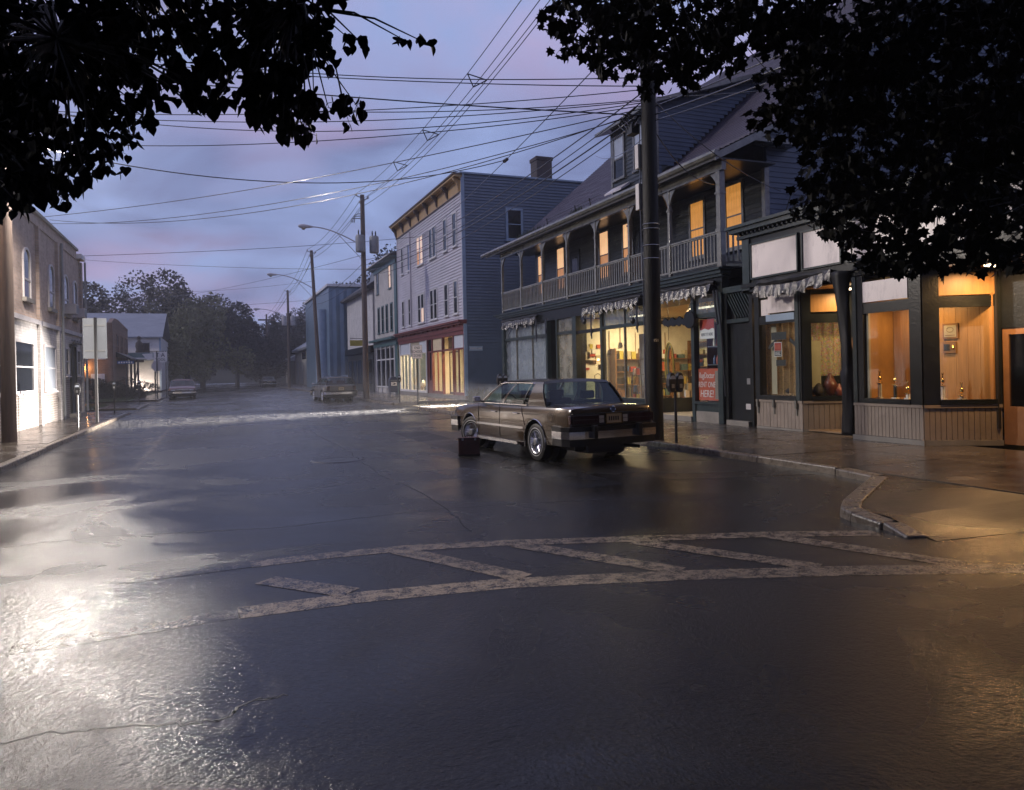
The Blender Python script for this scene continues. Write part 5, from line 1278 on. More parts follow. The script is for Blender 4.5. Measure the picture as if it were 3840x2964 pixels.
# weeds along the foot of the side wall
mb = MB(); rg = random.Random(9)
for k in range(700):
    x = 12.5 + abs(rg.gauss(0, 1.1)); y = 37.72 - abs(rg.gauss(0, .22)); h = rg.uniform(.1, .75) * math.exp(-abs(x - 12.8) * .4); a = rg.uniform(0, 6.3); l = h * rg.uniform(.1, .6)
    mb.quad((x - .015, y, -.1), (x + .015, y, -.1), (x + l * math.cos(a) + .02, y + l * math.sin(a), h * .7), (x + l * 1.3 * math.cos(a), y + l * 1.3 * math.sin(a), h))
mb.build('weeds', 'leaf_mid', None, recalc=False, kind='stuff')['label'] = 'ragged weeds along the foot of the grey side wall'

# assumed, unseen flood lamp standing low in the lane, round the corner of the balconied house; added to throw the streak of light across the street
fl = thing('assumed_floodlight', 'assumed low floodlight standing unseen in the lane beside the balconied house', 'floodlight', (14.6, 33.0, -.1))
MB().box(14.45, 14.75, 32.85, 33.15, -.1, -.06).build('base', 'black_metal', fl)
MB().cyl(14.6, 33.0, -.06, .42, .03, 8).build('stand', 'black_metal', fl)
MB().prism([(14.5, 32.88, .40), (14.5, 33.12, .40), (14.5, 33.12, .68), (14.5, 32.88, .68)], (.22, 0, 0)).build('housing', 'black_metal', fl, bevel=.02)
MB().box(14.485, 14.499, 32.90, 33.10, .43, .65).build('lens', 'lamp_white', fl)
lamp('assumed_flood_light', 'SPOT', (14.44, 33.0, .54), 150000, (1.0, .92, .85), fl, size=.10, aim=(2.5, 30.6, -0.1), spot=26, blend=1.0)

# ================================================================== OTHER BUILDINGS ON THE RIGHT
def bp(root):
    def f(name, m, fn, parent=None, **kw):
        mb = MB(); fn(mb); return mb.build(name, m, parent or root, **kw)
    return f
# cream house with dark green trim
C4 = thing('cream_house', 'cream clapboard house with green trim between the grey building and the pale barn', 'house', (12.4, 57, 0)); b4 = bp(C4)
f4 = Face('-X', 12.4)
b4('wall', 'siding_cream', lambda mb: mb.box(12.42, 22, 53.3, 61.2, 0, 9.9))
b4('side_wall', 'trim_green', lambda mb: mb.box(12.45, 22, 53.24, 53.3, 0, 9.9))
clap(f4, 53.9, 61.2, 4.3, 9.7, .15, .022).build('clapboards', 'siding_cream', C4, kind='stuff')
b4('corner_board', 'trim_green', lambda mb: f4.box(mb, 53.24, 54.0, 0, 9.9, -.05, .05))
b4('eave', 'trim_green', lambda mb: (mb.prism([(11.9, 52.95, 9.95), (12.4, 52.95, 9.75), (12.4, 52.95, 10.1), (11.9, 52.95, 10.1)], (0, 8.7, 0)), mb.box(12.3, 12.42, 53.24, 61.2, 9.5, 9.9)))
b4('roof', 'roof_dark', lambda mb: mb.prism([(11.85, 52.9, 10.08), (17, 52.9, 11.6), (22.3, 52.9, 10.08), (22.3, 52.9, 9.95), (11.85, 52.9, 9.95)], (0, 8.8, 0)))
b4('roof_edge', 'trim_white', lambda mb: mb.box(11.80, 11.86, 52.9, 61.7, 10.02, 10.10))
window(f4, 59.5, 60.1, 7.9, 9.6, 'trim_green', 'dark_glass', C4, fw=.09); window(f4, 55.0, 55.7, 7.9, 9.75, 'trim_green', 'lit_far', C4, lower='lit_far', fw=.09)
for y in (55.0, 56.6, 58.1, 59.6): window(f4, y - .28, y + .28, 4.75, 6.65, 'trim_green', 'dark_glass', C4, fw=.1)
b4('shop_cornice', 'trim_green', lambda mb: (f4.box(mb, 53.3, 61.9, 4.0, 4.15, 0, .45), f4.box(mb, 53.3, 61.5, 3.55, 4.0, 0, .12)))
for y in (54.2, 55.6, 57.2, 58.9, 60.6): b4('shop_post', 'trim_white', lambda mb: f4.box(mb, y - .09, y + .09, 0, 3.55, 0, .09))
for y0, y1 in ((54.3, 55.5), (55.7, 57.1), (57.3, 58.8), (59.0, 60.5)):
    b4('shop_pane', 'dark_glass', lambda mb: f4.box(mb, y0, y1, .5, 3.4, .01, .03)); b4('shop_rail', 'trim_white', lambda mb: (f4.box(mb, y0, y1, 2.5, 2.6, .03, .07), f4.box(mb, y0, y1, .4, .5, .0, .08)))
# pale barn-like house
C5 = thing('pale_gabled_house', 'pale clapboard house with dark overhanging roof beyond the cream house', 'house', (12.4, 70, 0)); b5 = bp(C5)
f5 = Face('-X', 12.5)
b5('wall', 'siding_white', lambda mb: mb.box(12.52, 22, 62.5, 75.4, 0, 8.7)); clap(f5, 62.5, 75.4, 3.9, 8.6, .16, .024).build('clapboards', 'siding_white', C5, kind='stuff')
b5('roof', 'roof_dark', lambda mb: mb.prism([(11.9, 62.1, 8.55), (11.9, 62.1, 8.75), (14.6, 62.1, 10.6), (22, 62.1, 9.2), (22, 62.1, 8.6)], (0, 13.8, 0)))
b5('dormer', 'roof_grey', lambda mb: mb.prism([(13.0, 63.2, 9.3), (13.0, 66.4, 9.3), (13.0, 64.8, 11.1)], (3.5, 0, 0)))
b5('shop_band', 'siding_dark', lambda mb: f5.box(mb, 62.5, 75.4, 0.0, 3.3, 0, .05)); b5('shop_cornice', 'wood_dark', lambda mb: f5.box(mb, 62.5, 75.4, 3.3, 3.85, 0, .3))
for k in range(5): b5('shop_pane', 'dark_glass', lambda mb: f5.box(mb, 63.2 + 2.4 * k, 65.0 + 2.4 * k, .6, 2.7, .05, .07))
t = thing('hanging_shop_sign', 'small yellow sign projecting from the pale gabled house', 'sign', (11.8, 66.5, 3.9)); MB().box(11.2, 12.4, 66.4, 66.5, 3.95, 4.45).build('board', 'yellow_paint', t); MB().tube([(12.5, 66.45, 4.6), (11.2, 66.45, 4.6)], .03).build('arm', 'black_metal', t)
# blue corrugated metal building
C6 = thing('blue_metal_building', 'tall blue corrugated metal building beyond the pale gabled house', 'building', (12.4, 86, 0)); b6 = bp(C6)
def corr(mb):
    xs = [11.2 + .38 * k for k in range(40)]
    for k in range(39):
        d0 = .09 if k % 2 else 0; d1 = .09 if (k + 1) % 2 else 0
        mb.quad((xs[k], 76.6 - d0, 0), (xs[k + 1], 76.6 - d1, 0), (xs[k + 1], 76.6 - d1, 10.0), (xs[k], 76.6 - d0, 10.0))
b6('corrugated_front', 'metal_blue', corr, recalc=False)
b6('wall', 'metal_blue', lambda mb: mb.box(10.9, 26, 76.7, 97, 0, 10.3)); b6('roof_edge', 'trim_white', lambda mb: mb.box(10.7, 26.2, 76.3, 97.2, 10.3, 10.55))
b6('silo', 'trim_blue', lambda mb: mb.cyl(10.6, 79.5, 0, 8.2, .75, 20), smooth=True); b6('door', 'lit_far', lambda mb: mb.box(13.2, 14.0, 76.45, 76.5, .2, 2.4))
# low concrete garage and shed
C7 = thing('concrete_garage', 'low pale concrete garage with shallow gable beyond the blue metal building', 'garage', (12.4, 110, 0)); b7 = bp(C7)
b7('wall', 'block_concrete', lambda mb: mb.box(12.4, 24, 98, 126, 0, 5.2)); b7('roof', 'roof_grey', lambda mb: mb.prism([(11.9, 97.6, 5.1), (11.9, 97.6, 5.4), (17, 97.6, 8.6), (24.4, 97.6, 5.4), (24.4, 97.6, 5.1)], (0, 28.8, 0)))
for y in (101, 108, 115, 121): b7('garage_door', 'grey_metal', lambda mb: mb.box(12.32, 12.4, y, y + 3.6, .1, 3.4))
for y in (101, 111): b7('window', 'dark_glass', lambda mb: mb.box(12.34, 12.4, y, y + 5, 3.8, 4.8))
C8 = thing('grey_shed', 'small grey shed at the far end of the street, beyond the concrete garage', 'shed', (12.4, 140, 0)); b8 = bp(C8)
b8('wall', 'siding_dark', lambda mb: mb.box(12.0, 22, 132, 150, 0, 4.0)); b8('roof', 'roof_grey', lambda mb: mb.prism([(11.6, 131.5, 3.9), (11.6, 131.5, 4.1), (16.5, 131.5, 6.4), (22.4, 131.5, 4.1), (22.4, 131.5, 3.9)], (0, 19, 0))); b8('door', 'siding_cream', lambda mb: mb.box(11.93, 12.0, 136, 138, .1, 2.4))

# ================================================================== LEFT SIDE OF THE STREET
L1 = thing('brick_corner_building', 'two-storey buff brick building with arched upper windows at the left edge', 'building', (-5.5, 30, 0)); l1 = bp(L1)
lf = Face('+X', -5.5)
l1('upper_wall', 'brick_buff', lambda mb: mb.box(-16, -5.5, 8, 38.6, 3.55, 6.75)); l1('parapet', 'brick_buff', lambda mb: (mb.box(-5.9, -5.46, 8, 37.4, 6.75, 7.12), mb.box(-16, -5.5, 38.2, 38.6, 6.75, 7.0)))
l1('coping', 'foundation', lambda mb: mb.box(-6.0, -5.38, 8, 37.5, 7.12, 7.22)); l1('corner_cap', 'trim_white', lambda mb: mb.box(-5.9, -5.3, 37.7, 38.75, 6.85, 7.05))
l1('lower_wall', 'brick_painted', lambda mb: mb.box(-16, -5.5, 8, 38.6, 1.5, 3.4)); l1('base_wall', 'brick_base', lambda mb: mb.box(-16, -5.495, 8, 38.6, 0, 1.5)); l1('string_course', 'pale_metal', lambda mb: mb.box(-16, -5.42, 8, 38.65, 3.4, 3.55))
for y in (9.0, 13.2, 17.4, 21.6, 25.4, 29.6, 33.0, 33.75, 38.45):
    l1('pilaster', 'brick_painted', lambda mb: lf.box(mb, y - .16, y + .16, 0, 3.4, 0, .10)); l1('pilaster', 'brick_buff', lambda mb: lf.box(mb, y - .16, y + .16, 3.55, 6.75, 0, .10))
l1('downpipe', 'grey_metal', lambda mb: (mb.cyl(-5.36, 33.38, .1, 6.8, .05, 8), mb.cyl(-5.3, 38.62, .1, 6.8, .045, 8)))
def arch_window(y, z0, z1, w=.52, ac=False):
    mb = MB()
    lf.box(mb, y - w, y - w + .07, z0, z1, 0, .05); lf.box(mb, y + w - .07, y + w, z0, z1, 0, .05); lf.box(mb, y - w + .07, y + w - .07, (z0 + z1) / 2 - .03, (z0 + z1) / 2 + .03, 0, .04)
    for k in range(10):
        a0, a1 = math.pi * k / 10, math.pi * (k + 1) / 10; c = lambda a, r, d: lf.p(y + r * math.cos(a), z1 + r * .8 * math.sin(a), d)
        mb.hexa([c(a0, w - .07, 0), c(a1, w - .07, 0), c(a1, w - .07, .05), c(a0, w - .07, .05), c(a0, w + .02, 0), c(a1, w + .02, 0), c(a1, w + .02, .05), c(a0, w + .02, .05)])
    wn_ = mb.build('arched_window', 'pale_metal', L1)
    g = MB(); g.quad(lf.p(y - w + .07, z0, .015), lf.p(y + w - .07, z0, .015), lf.p(y + w - .07, z1, .015), lf.p(y - w + .07, z1, .015)); g.build('pane', 'dark_glass', wn_)
    g = MB(); g.quad(*[lf.p(y + (w - .07) * math.cos(math.pi * k / 10), z1 + (w - .07) * .8 * math.sin(math.pi * k / 10), .015) for k in range(11)]); g.build('fanlight', 'dark_glass', wn_)
    g = MB(); lf.box(g, y - w - .08, y + w + .08, z0 - .13, z0, 0, .12); g.build('sill', 'foundation', wn_)
    if ac:
        t = thing('air_conditioner', ['window air conditioner in the arched window nearest the corner', 'window air conditioner in the second arched window from the corner'][0 if y > 36 else 1], 'air conditioner', (-5.3, y, z0)); q = MB(); lf.box(q, y - .3, y + .3, z0 + .02, z0 + .42, .02, .42); q.build('case', 'pale_metal', t, bevel=.01)
        q = MB(); lf.box(q, y - .26, y + .26, z0 + .06, z0 + .38, .42, .425); q.build('grille', 'grey_metal', t)
for y, ac in ((37.0, 1), (34.85, 1), (31.9, 0), (28.0, 0), (24.0, 0), (20.0, 0)): arch_window(y, 4.15, 5.35, ac=bool(ac))
def rect_win(y0, y1, z0, z1, m='dark_glass'): window(lf, y0, y1, z0, z1, 'pale_metal', m, L1, fw=.08)
rect_win(37.2, 37.9, 1.75, 2.75); rect_win(34.45, 35.1, 1.75, 2.75); rect_win(30.4, 32.3, 1.2, 2.7, 'roof_grey'); rect_win(26.2, 28.6, 1.2, 2.7); rect_win(22.3, 24.8, 1.2, 2.7)
for y in (36.95, 38.05, 34.25, 35.25): l1('shutter', 'grey_metal', lambda mb: lf.box(mb, y - .13, y + .13, 1.7, 2.8, 0, .06))
d = l1('door', 'wood_dark', lambda mb: (lf.box(mb, 35.6, 36.6, .12, 2.5, .0, .04), lf.box(mb, 35.5, 35.6, .1, 2.9, 0, .09), lf.box(mb, 36.6, 36.7, .1, 2.9, 0, .09), lf.box(mb, 35.5, 36.7, 2.9, 3.0, 0, .12), lf.box(mb, 35.6, 36.6, 2.5, 2.9, 0, .02)))
l1('door_step', 'foundation', lambda mb: lf.box(mb, 35.3, 36.9, 0, .12, 0, .4), d)
t = thing('wall_light', 'wall bracket with three black lamp heads above the door of the brick building', 'wall light', (-5.4, 36.1, 3.15)); MB().tube([(-5.4, 35.5, 3.15), (-5.35, 36.8, 3.15)], .025).build('bar', 'black_metal', t)
for y in (35.55, 36.15, 36.75): MB().lathe([(.03, 0), (.09, -.1), (.10, -.16)], (-5.3, y, 3.15), n=10).build('head', 'black_metal', t)
# brick house and white gable with long grey roof, further off
L2 = thing('small_brick_house', 'small two-storey brick house beyond the driveway, with white sash window', 'house', (-8, 66, 0)); l2 = bp(L2)
l2('wall', 'brick_red', lambda mb: mb.box(-13.5, -7.0, 63, 74.5, 0, 5.7)); l2('parapet', 'brick_red', lambda mb: mb.prism([(-6.98, 63, 5.7), (-6.98, 64.8, 6.15), (-6.98, 67, 6.2), (-6.98, 74.5, 5.85), (-6.98, 74.5, 5.7)], (-.3, 0, 0)))
ls = Face('-Y', 63.0); lx = Face('+X', -7.0)
window(ls, -8.0, -7.55, 3.1, 4.85, 'trim_white', 'dark_glass', L2, fw=.09); window(ls, -10.5, -9.9, 3.1, 4.85, 'trim_white', 'dark_glass', L2, fw=.09)
l2('pilaster', 'brick_red', lambda mb: (ls.box(mb, -7.28, -7.02, 0, 5.6, 0, .08), lx.box(mb, 63.0, 63.4, 0, 5.7, 0, .08)))
for y in (66.5, 69.5, 72.5): window(lx, y - .4, y + .4, 3.2, 4.9, 'brick_red', 'dark_glass', L2, fw=.1)
l2('shop_awning', 'wood_dark', lambda mb: mb.prism([(-7.0, 65.5, 3.6), (-6.0, 65.5, 3.1), (-6.0, 65.5, 2.95), (-7.0, 65.5, 3.2)], (0, 9, 0)))
for y in (67, 70, 73): l2('porch_post', 'wood_dark', lambda mb: mb.cyl(-6.1, y, 0, 3.0, .08, 8))
l2('lower_window', 'pale_shade', lambda mb: ls.box(mb, -8.4, -7.5, .9, 1.9, .01, .03))
wl2 = thing('brick_house_lamp', 'warm lamp glowing on the side wall of the small brick house', 'wall lamp', (-8.9, 62.8, 2.6)); MB().box(-8.95, -8.8, 62.75, 62.98, 2.5, 2.7).build('shade', 'black_metal', wl2); MB().box(-8.93, -8.82, 62.8, 62.95, 2.46, 2.499).build('bulb', 'lamp_glow', wl2)
lamp('wall_glow', 'POINT', (-8.88, 62.72, 2.35), 90, (1.0, .50, .18), wl2, size=.06)
L3 = thing('white_warehouse', 'white clapboard warehouse with long grey metal roof behind the brick house', 'warehouse', (-8, 88, 0)); l3 = bp(L3)
l3('wall', 'siding_white', lambda mb: mb.box(-16, -5.0, 85, 102, .2, 5.7)); l3('roof', 'roof_grey', lambda mb: mb.prism([(-22, 84.6, 5.6), (-4.75, 84.6, 5.6), (-4.75, 93, 8.6), (-22, 93, 8.6)], (0, 0, .12)))
clap(Face('-Y', 85), -16, -5.0, .2, 5.6, .16, .024).build('clapboards', 'siding_white', L3, kind='stuff')
l3('roof_back', 'roof_grey', lambda mb: mb.prism([(-22, 93.01, 8.6), (-4.75, 93.01, 8.6), (-4.75, 101.5, 5.6), (-22, 101.5, 5.6)], (0, 0, .12)))
fw_ = Face('-Y', 85); window(fw_, -6.9, -6.1, 3.5, 5.0, 'black_metal', 'dark_glass', L3, fw=.1)
l3('corner_board', 'trim_blue', lambda mb: fw_.box(mb, -5.12, -4.95, .2, 5.6, 0, .05))
t = thing('warehouse_canopy', 'dark flat canopy with white edge in front of the white warehouse', 'canopy', (-6.5, 82, 3)); MB().box(-9, -5.0, 79.5, 84.6, 3.3, 3.9).build('fascia', 'trim_green', t); MB().box(-9.02, -4.98, 79.45, 79.5, 3.32, 3.46).build('edge', 'trim_white', t); MB().box(-9, -5.0, 79.5, 84.6, 3.9, 3.95).build('deck', 'roof_grey', t)
for x in (-8.8, -5.2): MB().cyl(x, 79.8, 0, 3.3, .07, 8).build('post', 'wood_dark', t)
t = thing('roof_figure', 'dark statue-like figure standing on the warehouse canopy', 'figure', (-6.6, 80.5, 3.95)); MB().lathe([(.32, 0), (.34, .1), (.26, .3), (.34, .6), (.30, .95), (.12, 1.15), (.16, 1.3), (.14, 1.45), (.22, 1.5), (.05, 1.62)], (-6.6, 80.5, 3.95), n=14).build('body', 'seat_cloth', t, smooth='all')
lf2 = thing('assumed_warehouse_lamp', 'assumed lamp at ground level washing the white warehouse wall', 'floodlight', (-6.9, 83.5, .2)); MB().box(-7.0, -6.8, 83.4, 83.6, 0, .25).build('housing', 'black_metal', lf2); MB().box(-6.97, -6.83, 83.6, 83.61, .08, .22).build('lens', 'lamp_white', lf2)
lamp('wash', 'SPOT', (-6.9, 83.65, .25), 420, (1.0, .82, .68), lf2, size=.08, aim=(-6.4, 85, 1.4), spot=130, blend=.8)  # assumed lamp, added to brighten the white warehouse wall
sheet('lawn', 'grass', -16, -5.6, 42.7, 49.1, -.02)
sheet('lawn_far', 'grass', -30, -5.3, 57.2, 84, -.02)
# ================================================================== POLES, LAMPS, WIRES
def utility_pole(x, y, h, r0, r1, lab, m='pole_far', lean=(0, 0), grp='utility poles along the street'):
    t = thing('utility_pole', lab, 'utility pole', (x, y, 0), grp)
    n = 14; mb = MB()
    mb.tube([(x + lean[0] * k / n, y + lean[1] * k / n, h * k / n - .05) for k in range(n + 1)], [r0 + (r1 - r0) * k / n for k in range(n + 1)], 16)
    mb.build('shaft', m, t, smooth=True)
    return t
def street_lamp_arm(t, x, y, z, tipx, tipz, lit=None, dy=0.0):
    n = 10
    pts = [(x + (tipx - x) * k / n, y + dy * k / n, z + (tipz - z) * math.sin(math.pi / 2 * k / n)) for k in range(n + 1)]
    MB().tube(pts, .035, 8).build('lamp_arm', 'pale_metal', t, smooth=True)
    MB().tube([(x, y, z - .9), (x + (tipx - x) * .5, y + dy * .5, z + (tipz - z) * .68)], .02, 6).build('arm_brace', 'pale_metal', t)
    s = 1 if tipx > x else -1
    hd = MB(); prof = [(-.08, .05), (0.0, .07), (.25, .11), (.5, .14), (.68, .10), (.76, .03)]
    hd.v, hd.f = [], []
    hd.tube([(tipx + s * a, y + dy, tipz) for a, _ in prof], [b for _, b in prof], 12)
    head = hd.build('lamp_head', 'pale_metal', t, smooth=True)
    MB().lathe([(.13, 0), (.12, -.06), (.07, -.11), (.02, -.12)], (tipx + s * .45, y + dy, tipz - .09), n=14).build('lens', 'lamp_white' if lit else 'lens_amber', head, smooth='all')
    if lit:
        lamp('lamp_light', 'SPOT', (tipx + s * .45, y + dy, tipz - .26), lit, (1.0, .90, .80), t, size=.16, aim=(tipx + s * .45 + .9, y + dy - .2, tipz - 4), spot=165, blend=.35)
def crossarm_set(t, x, y, h, s=.7):
    for k, (dx, dz) in enumerate(((-.35, -.12), (.35, -.25), (-.15, -.55))):
        MB().tube([(x, y, h + dz - .12), (x + dx, y, h + dz)], .03, 6).build('insulator_bracket', 'grey_metal', t)
        MB().lathe([(.05, 0), (.07, .04), (.04, .07), (.07, .1), (.04, .14)], (x + dx, y, h + dz), n=10).build('insulator', 'pale_metal', t, smooth=True)
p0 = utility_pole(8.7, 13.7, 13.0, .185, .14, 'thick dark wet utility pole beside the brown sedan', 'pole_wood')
for z in (4.56, 4.46, 4.11, 3.83):
    MB().tube([(8.7 + .181 * math.cos(a), 13.7 + .181 * math.sin(a), z) for a in [2 * math.pi * k / 20 for k in range(21)]], .008, 5, cap=False).build('band', 'steel', p0)
for z0, z1 in ((5.78, 6.30), (4.90, 5.46)):
    MB().box(8.50, 8.62, 13.83, 13.97, z0, z1).build('cable_box', 'pale_metal', p0, bevel=.01)
MB().tube([(8.55, 13.82, 6.9), (8.53, 13.83, 4.9), (8.54, 13.80, 3.2), (8.535, 13.79, .1)], .012, 5).build('ground_wire', 'steel', p0)
for k in range(5):
    MB().tube([(8.60 - .03 * k, 13.78, 6.95 - .05 * k), (8.42, 13.85 + .06 * k, 6.8 - .06 * k), (8.3, 13.9 + .1 * k, 6.95 - .03 * k), (8.5, 13.8, 7.1)], .016, 5).build('cable_loop', 'wire', p0)
MB().box(8.40, 8.6, 13.9, 14.15, 6.55, 6.75).build('splice_case', 'black_plastic', p0)
tg = Face('-Y', 13.515)
for k, c in enumerate('151'):
    text('pole_number', c, .085, 'steel', tg, 8.60 + .045 * k, 2.09, .012, p0)
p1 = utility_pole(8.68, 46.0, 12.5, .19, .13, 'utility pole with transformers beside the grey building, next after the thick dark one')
crossarm_set(p1, 8.68, 46.0, 12.5)
for dx, dy in ((-.25, -.42), (.62, -.25)):
    tr_ = MB().lathe([(.05, 0), (.27, .03), (.29, .1), (.29, .95), (.25, 1.05), (.08, 1.08)], (8.68 + dx, 46.0 + dy, 8.85), n=18).build('transformer', 'grey_metal', p1, smooth=True)
    for q in (-.1, .1): MB().lathe([(.03, 0), (.05, .05), (.03, .1), (.05, .15), (.02, .3)], (8.68 + dx + q, 46.0 + dy, 9.93), n=8).build('bushing', 'black_plastic', tr_)
for k in range(3): MB().tube([(8.55, 46, 11.3 - .15 * k), (8.2 - .1 * k, 45.9, 11.2 - .12 * k), (8.15 - .1 * k, 45.9, 10.7)], .03, 6).build('cutout', 'grey_metal', p1)
street_lamp_arm(p1, 8.68, 46.0, 9.3, 5.6, 10.35)
p2 = utility_pole(8.7, 67.6, 12.45, .19, .13, 'plain leaning utility pole behind the parked wagon, before the blue metal building', lean=(-.5, 0))
crossarm_set(p2, 8.2, 67.6, 12.45); street_lamp_arm(p2, 8.4, 67.6, 9.0, 5.2, 10.2)
p3 = utility_pole(8.7, 96, 12.0, .19, .13, 'distant utility pole with transformers near the concrete garage')
crossarm_set(p3, 8.7, 96, 12.0); street_lamp_arm(p3, 8.7, 96, 8.6, 5.4, 9.6)
for dx in (-.5, .5): MB().cyl(8.7 + dx, 95.6, 7.6, 8.7, .3, 12).build('transformer', 'pale_metal', p3, smooth=True)
p4 = utility_pole(8.2, 128, 11.5, .19, .13, 'farthest utility pole with a crossarm, before the dark wood')
MB().box(6.9, 9.5, 127.9, 128.1, 10.4, 10.65).build('crossarm', 'pole_far', p4); street_lamp_arm(p4, 8.2, 128, 8.0, 5.0, 8.8)
pole_assumed_lamp = utility_pole(-4.75, 22.0, 11.5, .17, .13, 'utility pole with an assumed lit street lamp in front of the brick corner building', 'pole_far')  # lit lamp on this pole is assumed, added for the glare on the road
street_lamp_arm(pole_assumed_lamp, -4.75, 22.0, 7.4, -4.05, 8.1, lit=5800, dy=.1)
pb = utility_pole(8.7, -18, 12.6, .18, .13, 'utility pole behind the viewer', 'pole_wood')

ORD = ['highest', 'second', 'third', 'fourth', 'fifth', 'sixth', 'seventh', 'lowest']
WG = {'A': ('%s from the top of the wires crossing the street from the thick dark pole', 'wires crossing the street overhead'),
      'B': ('%s of the service wires from the thick dark pole to the brick corner building', 'service wires to the brick building'),
      'J': ('thick sagging cable from the upper left to the spliced cable over the street', None),
      'P': ('%s of the single wires from the left to the grey building side', 'single wires in the middle distance'),
      'Q': ('%s of the distant thin wires crossing above the far end of the street', 'distant wires over the far street'),
      'K': ('cable slanting down from the thick dark pole to the grey three-storey building', None),
      'O': ('%s of the telephone cables between the thick dark pole and the transformer pole', 'telephone cables along the poles'),
      'V': ('%s of the telephone cables beyond the transformer pole', 'telephone cables beyond the transformer pole'),
      'R': ('%s of the power lines from the thick dark pole to the transformer pole', 'power lines, first span'),
      'T': ('%s of the power lines between the transformer pole and the leaning pole', 'power lines, second span'),
      'U': ('%s of the power lines between the leaning pole and the distant pole', 'power lines, third span'),
      'W': ('%s of the power lines between the distant pole and the farthest pole', 'power lines, fourth span'),
      'S': ('%s of the wet cables from the thick dark pole over the low shops', 'cables over the low shops'),
      'D': ('%s of the thin drops from the thick dark pole to the balconied house', 'service drops to the balconied house')}
WCOUNT = {}
def wlab(g):
    k = WCOUNT[g] = WCOUNT.get(g, -1) + 1
    return WG[g][0] % ORD[k] if '%s' in WG[g][0] else WG[g][0]
def wire(g, P, Q, sag, r, n=28):
    P, Q = Vector(P), Vector(Q)
    wob = random.uniform(0, 6)
    pts = []
    for k in range(n + 1):
        t = k / n; p = P.lerp(Q, t); p.z -= 4 * sag * t * (1 - t) + .008 * math.sin(9 * t + wob); pts.append(p)
    return MB().tube(pts, r, 5).build('overhead_wire', 'wire', None, smooth='all', recalc=False, label=wlab(g), cat='wire', group=WG[g][1])
for w in [
    ('A', (-4.62, 21.95, 10.04), (8.62, 13.75, 7.69), 0.36, 0.012), ('A', (-4.62, 21.95, 9.86), (8.62, 13.75, 7.52), 0.26, 0.012),
    ('A', (-4.62, 21.95, 9.33), (8.62, 13.75, 6.88), 0.08, 0.016), ('A', (-4.62, 21.95, 9.11), (8.62, 13.75, 7.23), 0.54, 0.011),
    ('A', (-4.62, 21.95, 8.29), (8.62, 13.75, 7.45), 0.30, 0.011), ('A', (-4.62, 21.95, 8.22), (8.62, 13.75, 7.19), 0.34, 0.011),
    ('A', (-4.62, 21.95, 8.38), (8.62, 13.75, 7.16), 0.62, 0.011), ('A', (-4.62, 21.95, 7.52), (8.62, 13.75, 7.11), 0.42, 0.011),
    ('B', (-5.6, 31.48, 7.43), (8.62, 13.80, 7.05), 0.28, 0.012), ('J', (-4.62, 21.95, 7.52), (10.0, 25.3, 9.15), 0.95, 0.016),
    ('B', (-5.6, 32.55, 7.54), (8.62, 13.80, 6.99), 0.90, 0.011), ('B', (-5.6, 32.55, 7.40), (8.62, 13.80, 6.95), 0.64, 0.011),
    ('P', (-8.84, 46.57, 8.09), (12.36, 45.9, 10.05), 0.20, 0.014), ('P', (-10.10, 68.60, 11.15), (8.62, 46.0, 7.90), 0.20, 0.013),
    ('Q', (-7.93, 100.03, 10.90), (8.60, 46.0, 8.76), 0.48, 0.014), ('Q', (-15.26, 102.95, 10.22), (8.44, 67.6, 8.08), 0.40, 0.014),
    ('Q', (-15.21, 102.93, 12.47), (8.47, 67.6, 9.73), 0.72, 0.012),
    ('K', (8.68, 13.85, 9.0), (12.36, 45.9, 10.05), 0.25, 0.014),
    ('O', (8.62, 13.78, 7.39), (8.66, 46.0, 8.45), 0.65, 0.015), ('O', (8.62, 13.78, 7.21), (8.66, 46.0, 8.16), 0.75, 0.012),
    ('O', (8.62, 13.78, 6.99), (8.66, 46.0, 7.76), 0.60, 0.018), ('O', (8.62, 13.78, 6.85), (8.66, 46.0, 7.47), 0.7, 0.012),
    ('V', (8.66, 46.0, 8.3), (8.4, 67.6, 8.3), 0.4, 0.016), ('V', (8.66, 46.0, 7.7), (8.4, 67.6, 7.7), 0.45, 0.016), ('V', (8.4, 67.6, 8.0), (8.65, 96, 8.0), 0.5, 0.02),
    ('S', (8.78, 13.6, 7.05), (8.8, -18, 7.4), 1.1, 0.014), ('S', (8.78, 13.6, 6.88), (8.8, -18, 7.2), 1.15, 0.016), ('S', (8.78, 13.6, 6.75), (8.8, -18, 6.9), 1.2, 0.012), ('S', (8.78, 13.6, 7.25), (14.6, 2.0, 6.2), .5, 0.010),
    ('D', (8.78, 13.75, 7.3), (14.4, 16.2, 6.25), .25, 0.012), ('D', (8.78, 13.75, 6.7), (12.3, 16.3, 6.3), .3, 0.014), ('D', (8.78, 13.75, 6.6), (13.3, 24.6, 9.4), .3, 0.010),
    ('D', (8.75, 13.8, 6.4), (12.4, 18.5, 6.0), .2, 0.007)]:
    wire(*w)
MB().lathe([(.02, -.2), (.06, -.15), (.07, .15), (.02, .2)], (10.0, 25.3, 9.15), axis='Y', n=10).build('cable_splice', 'wire', None, smooth=True, label='knotted splice where the sagging cable meets the slanting one', cat='splice')
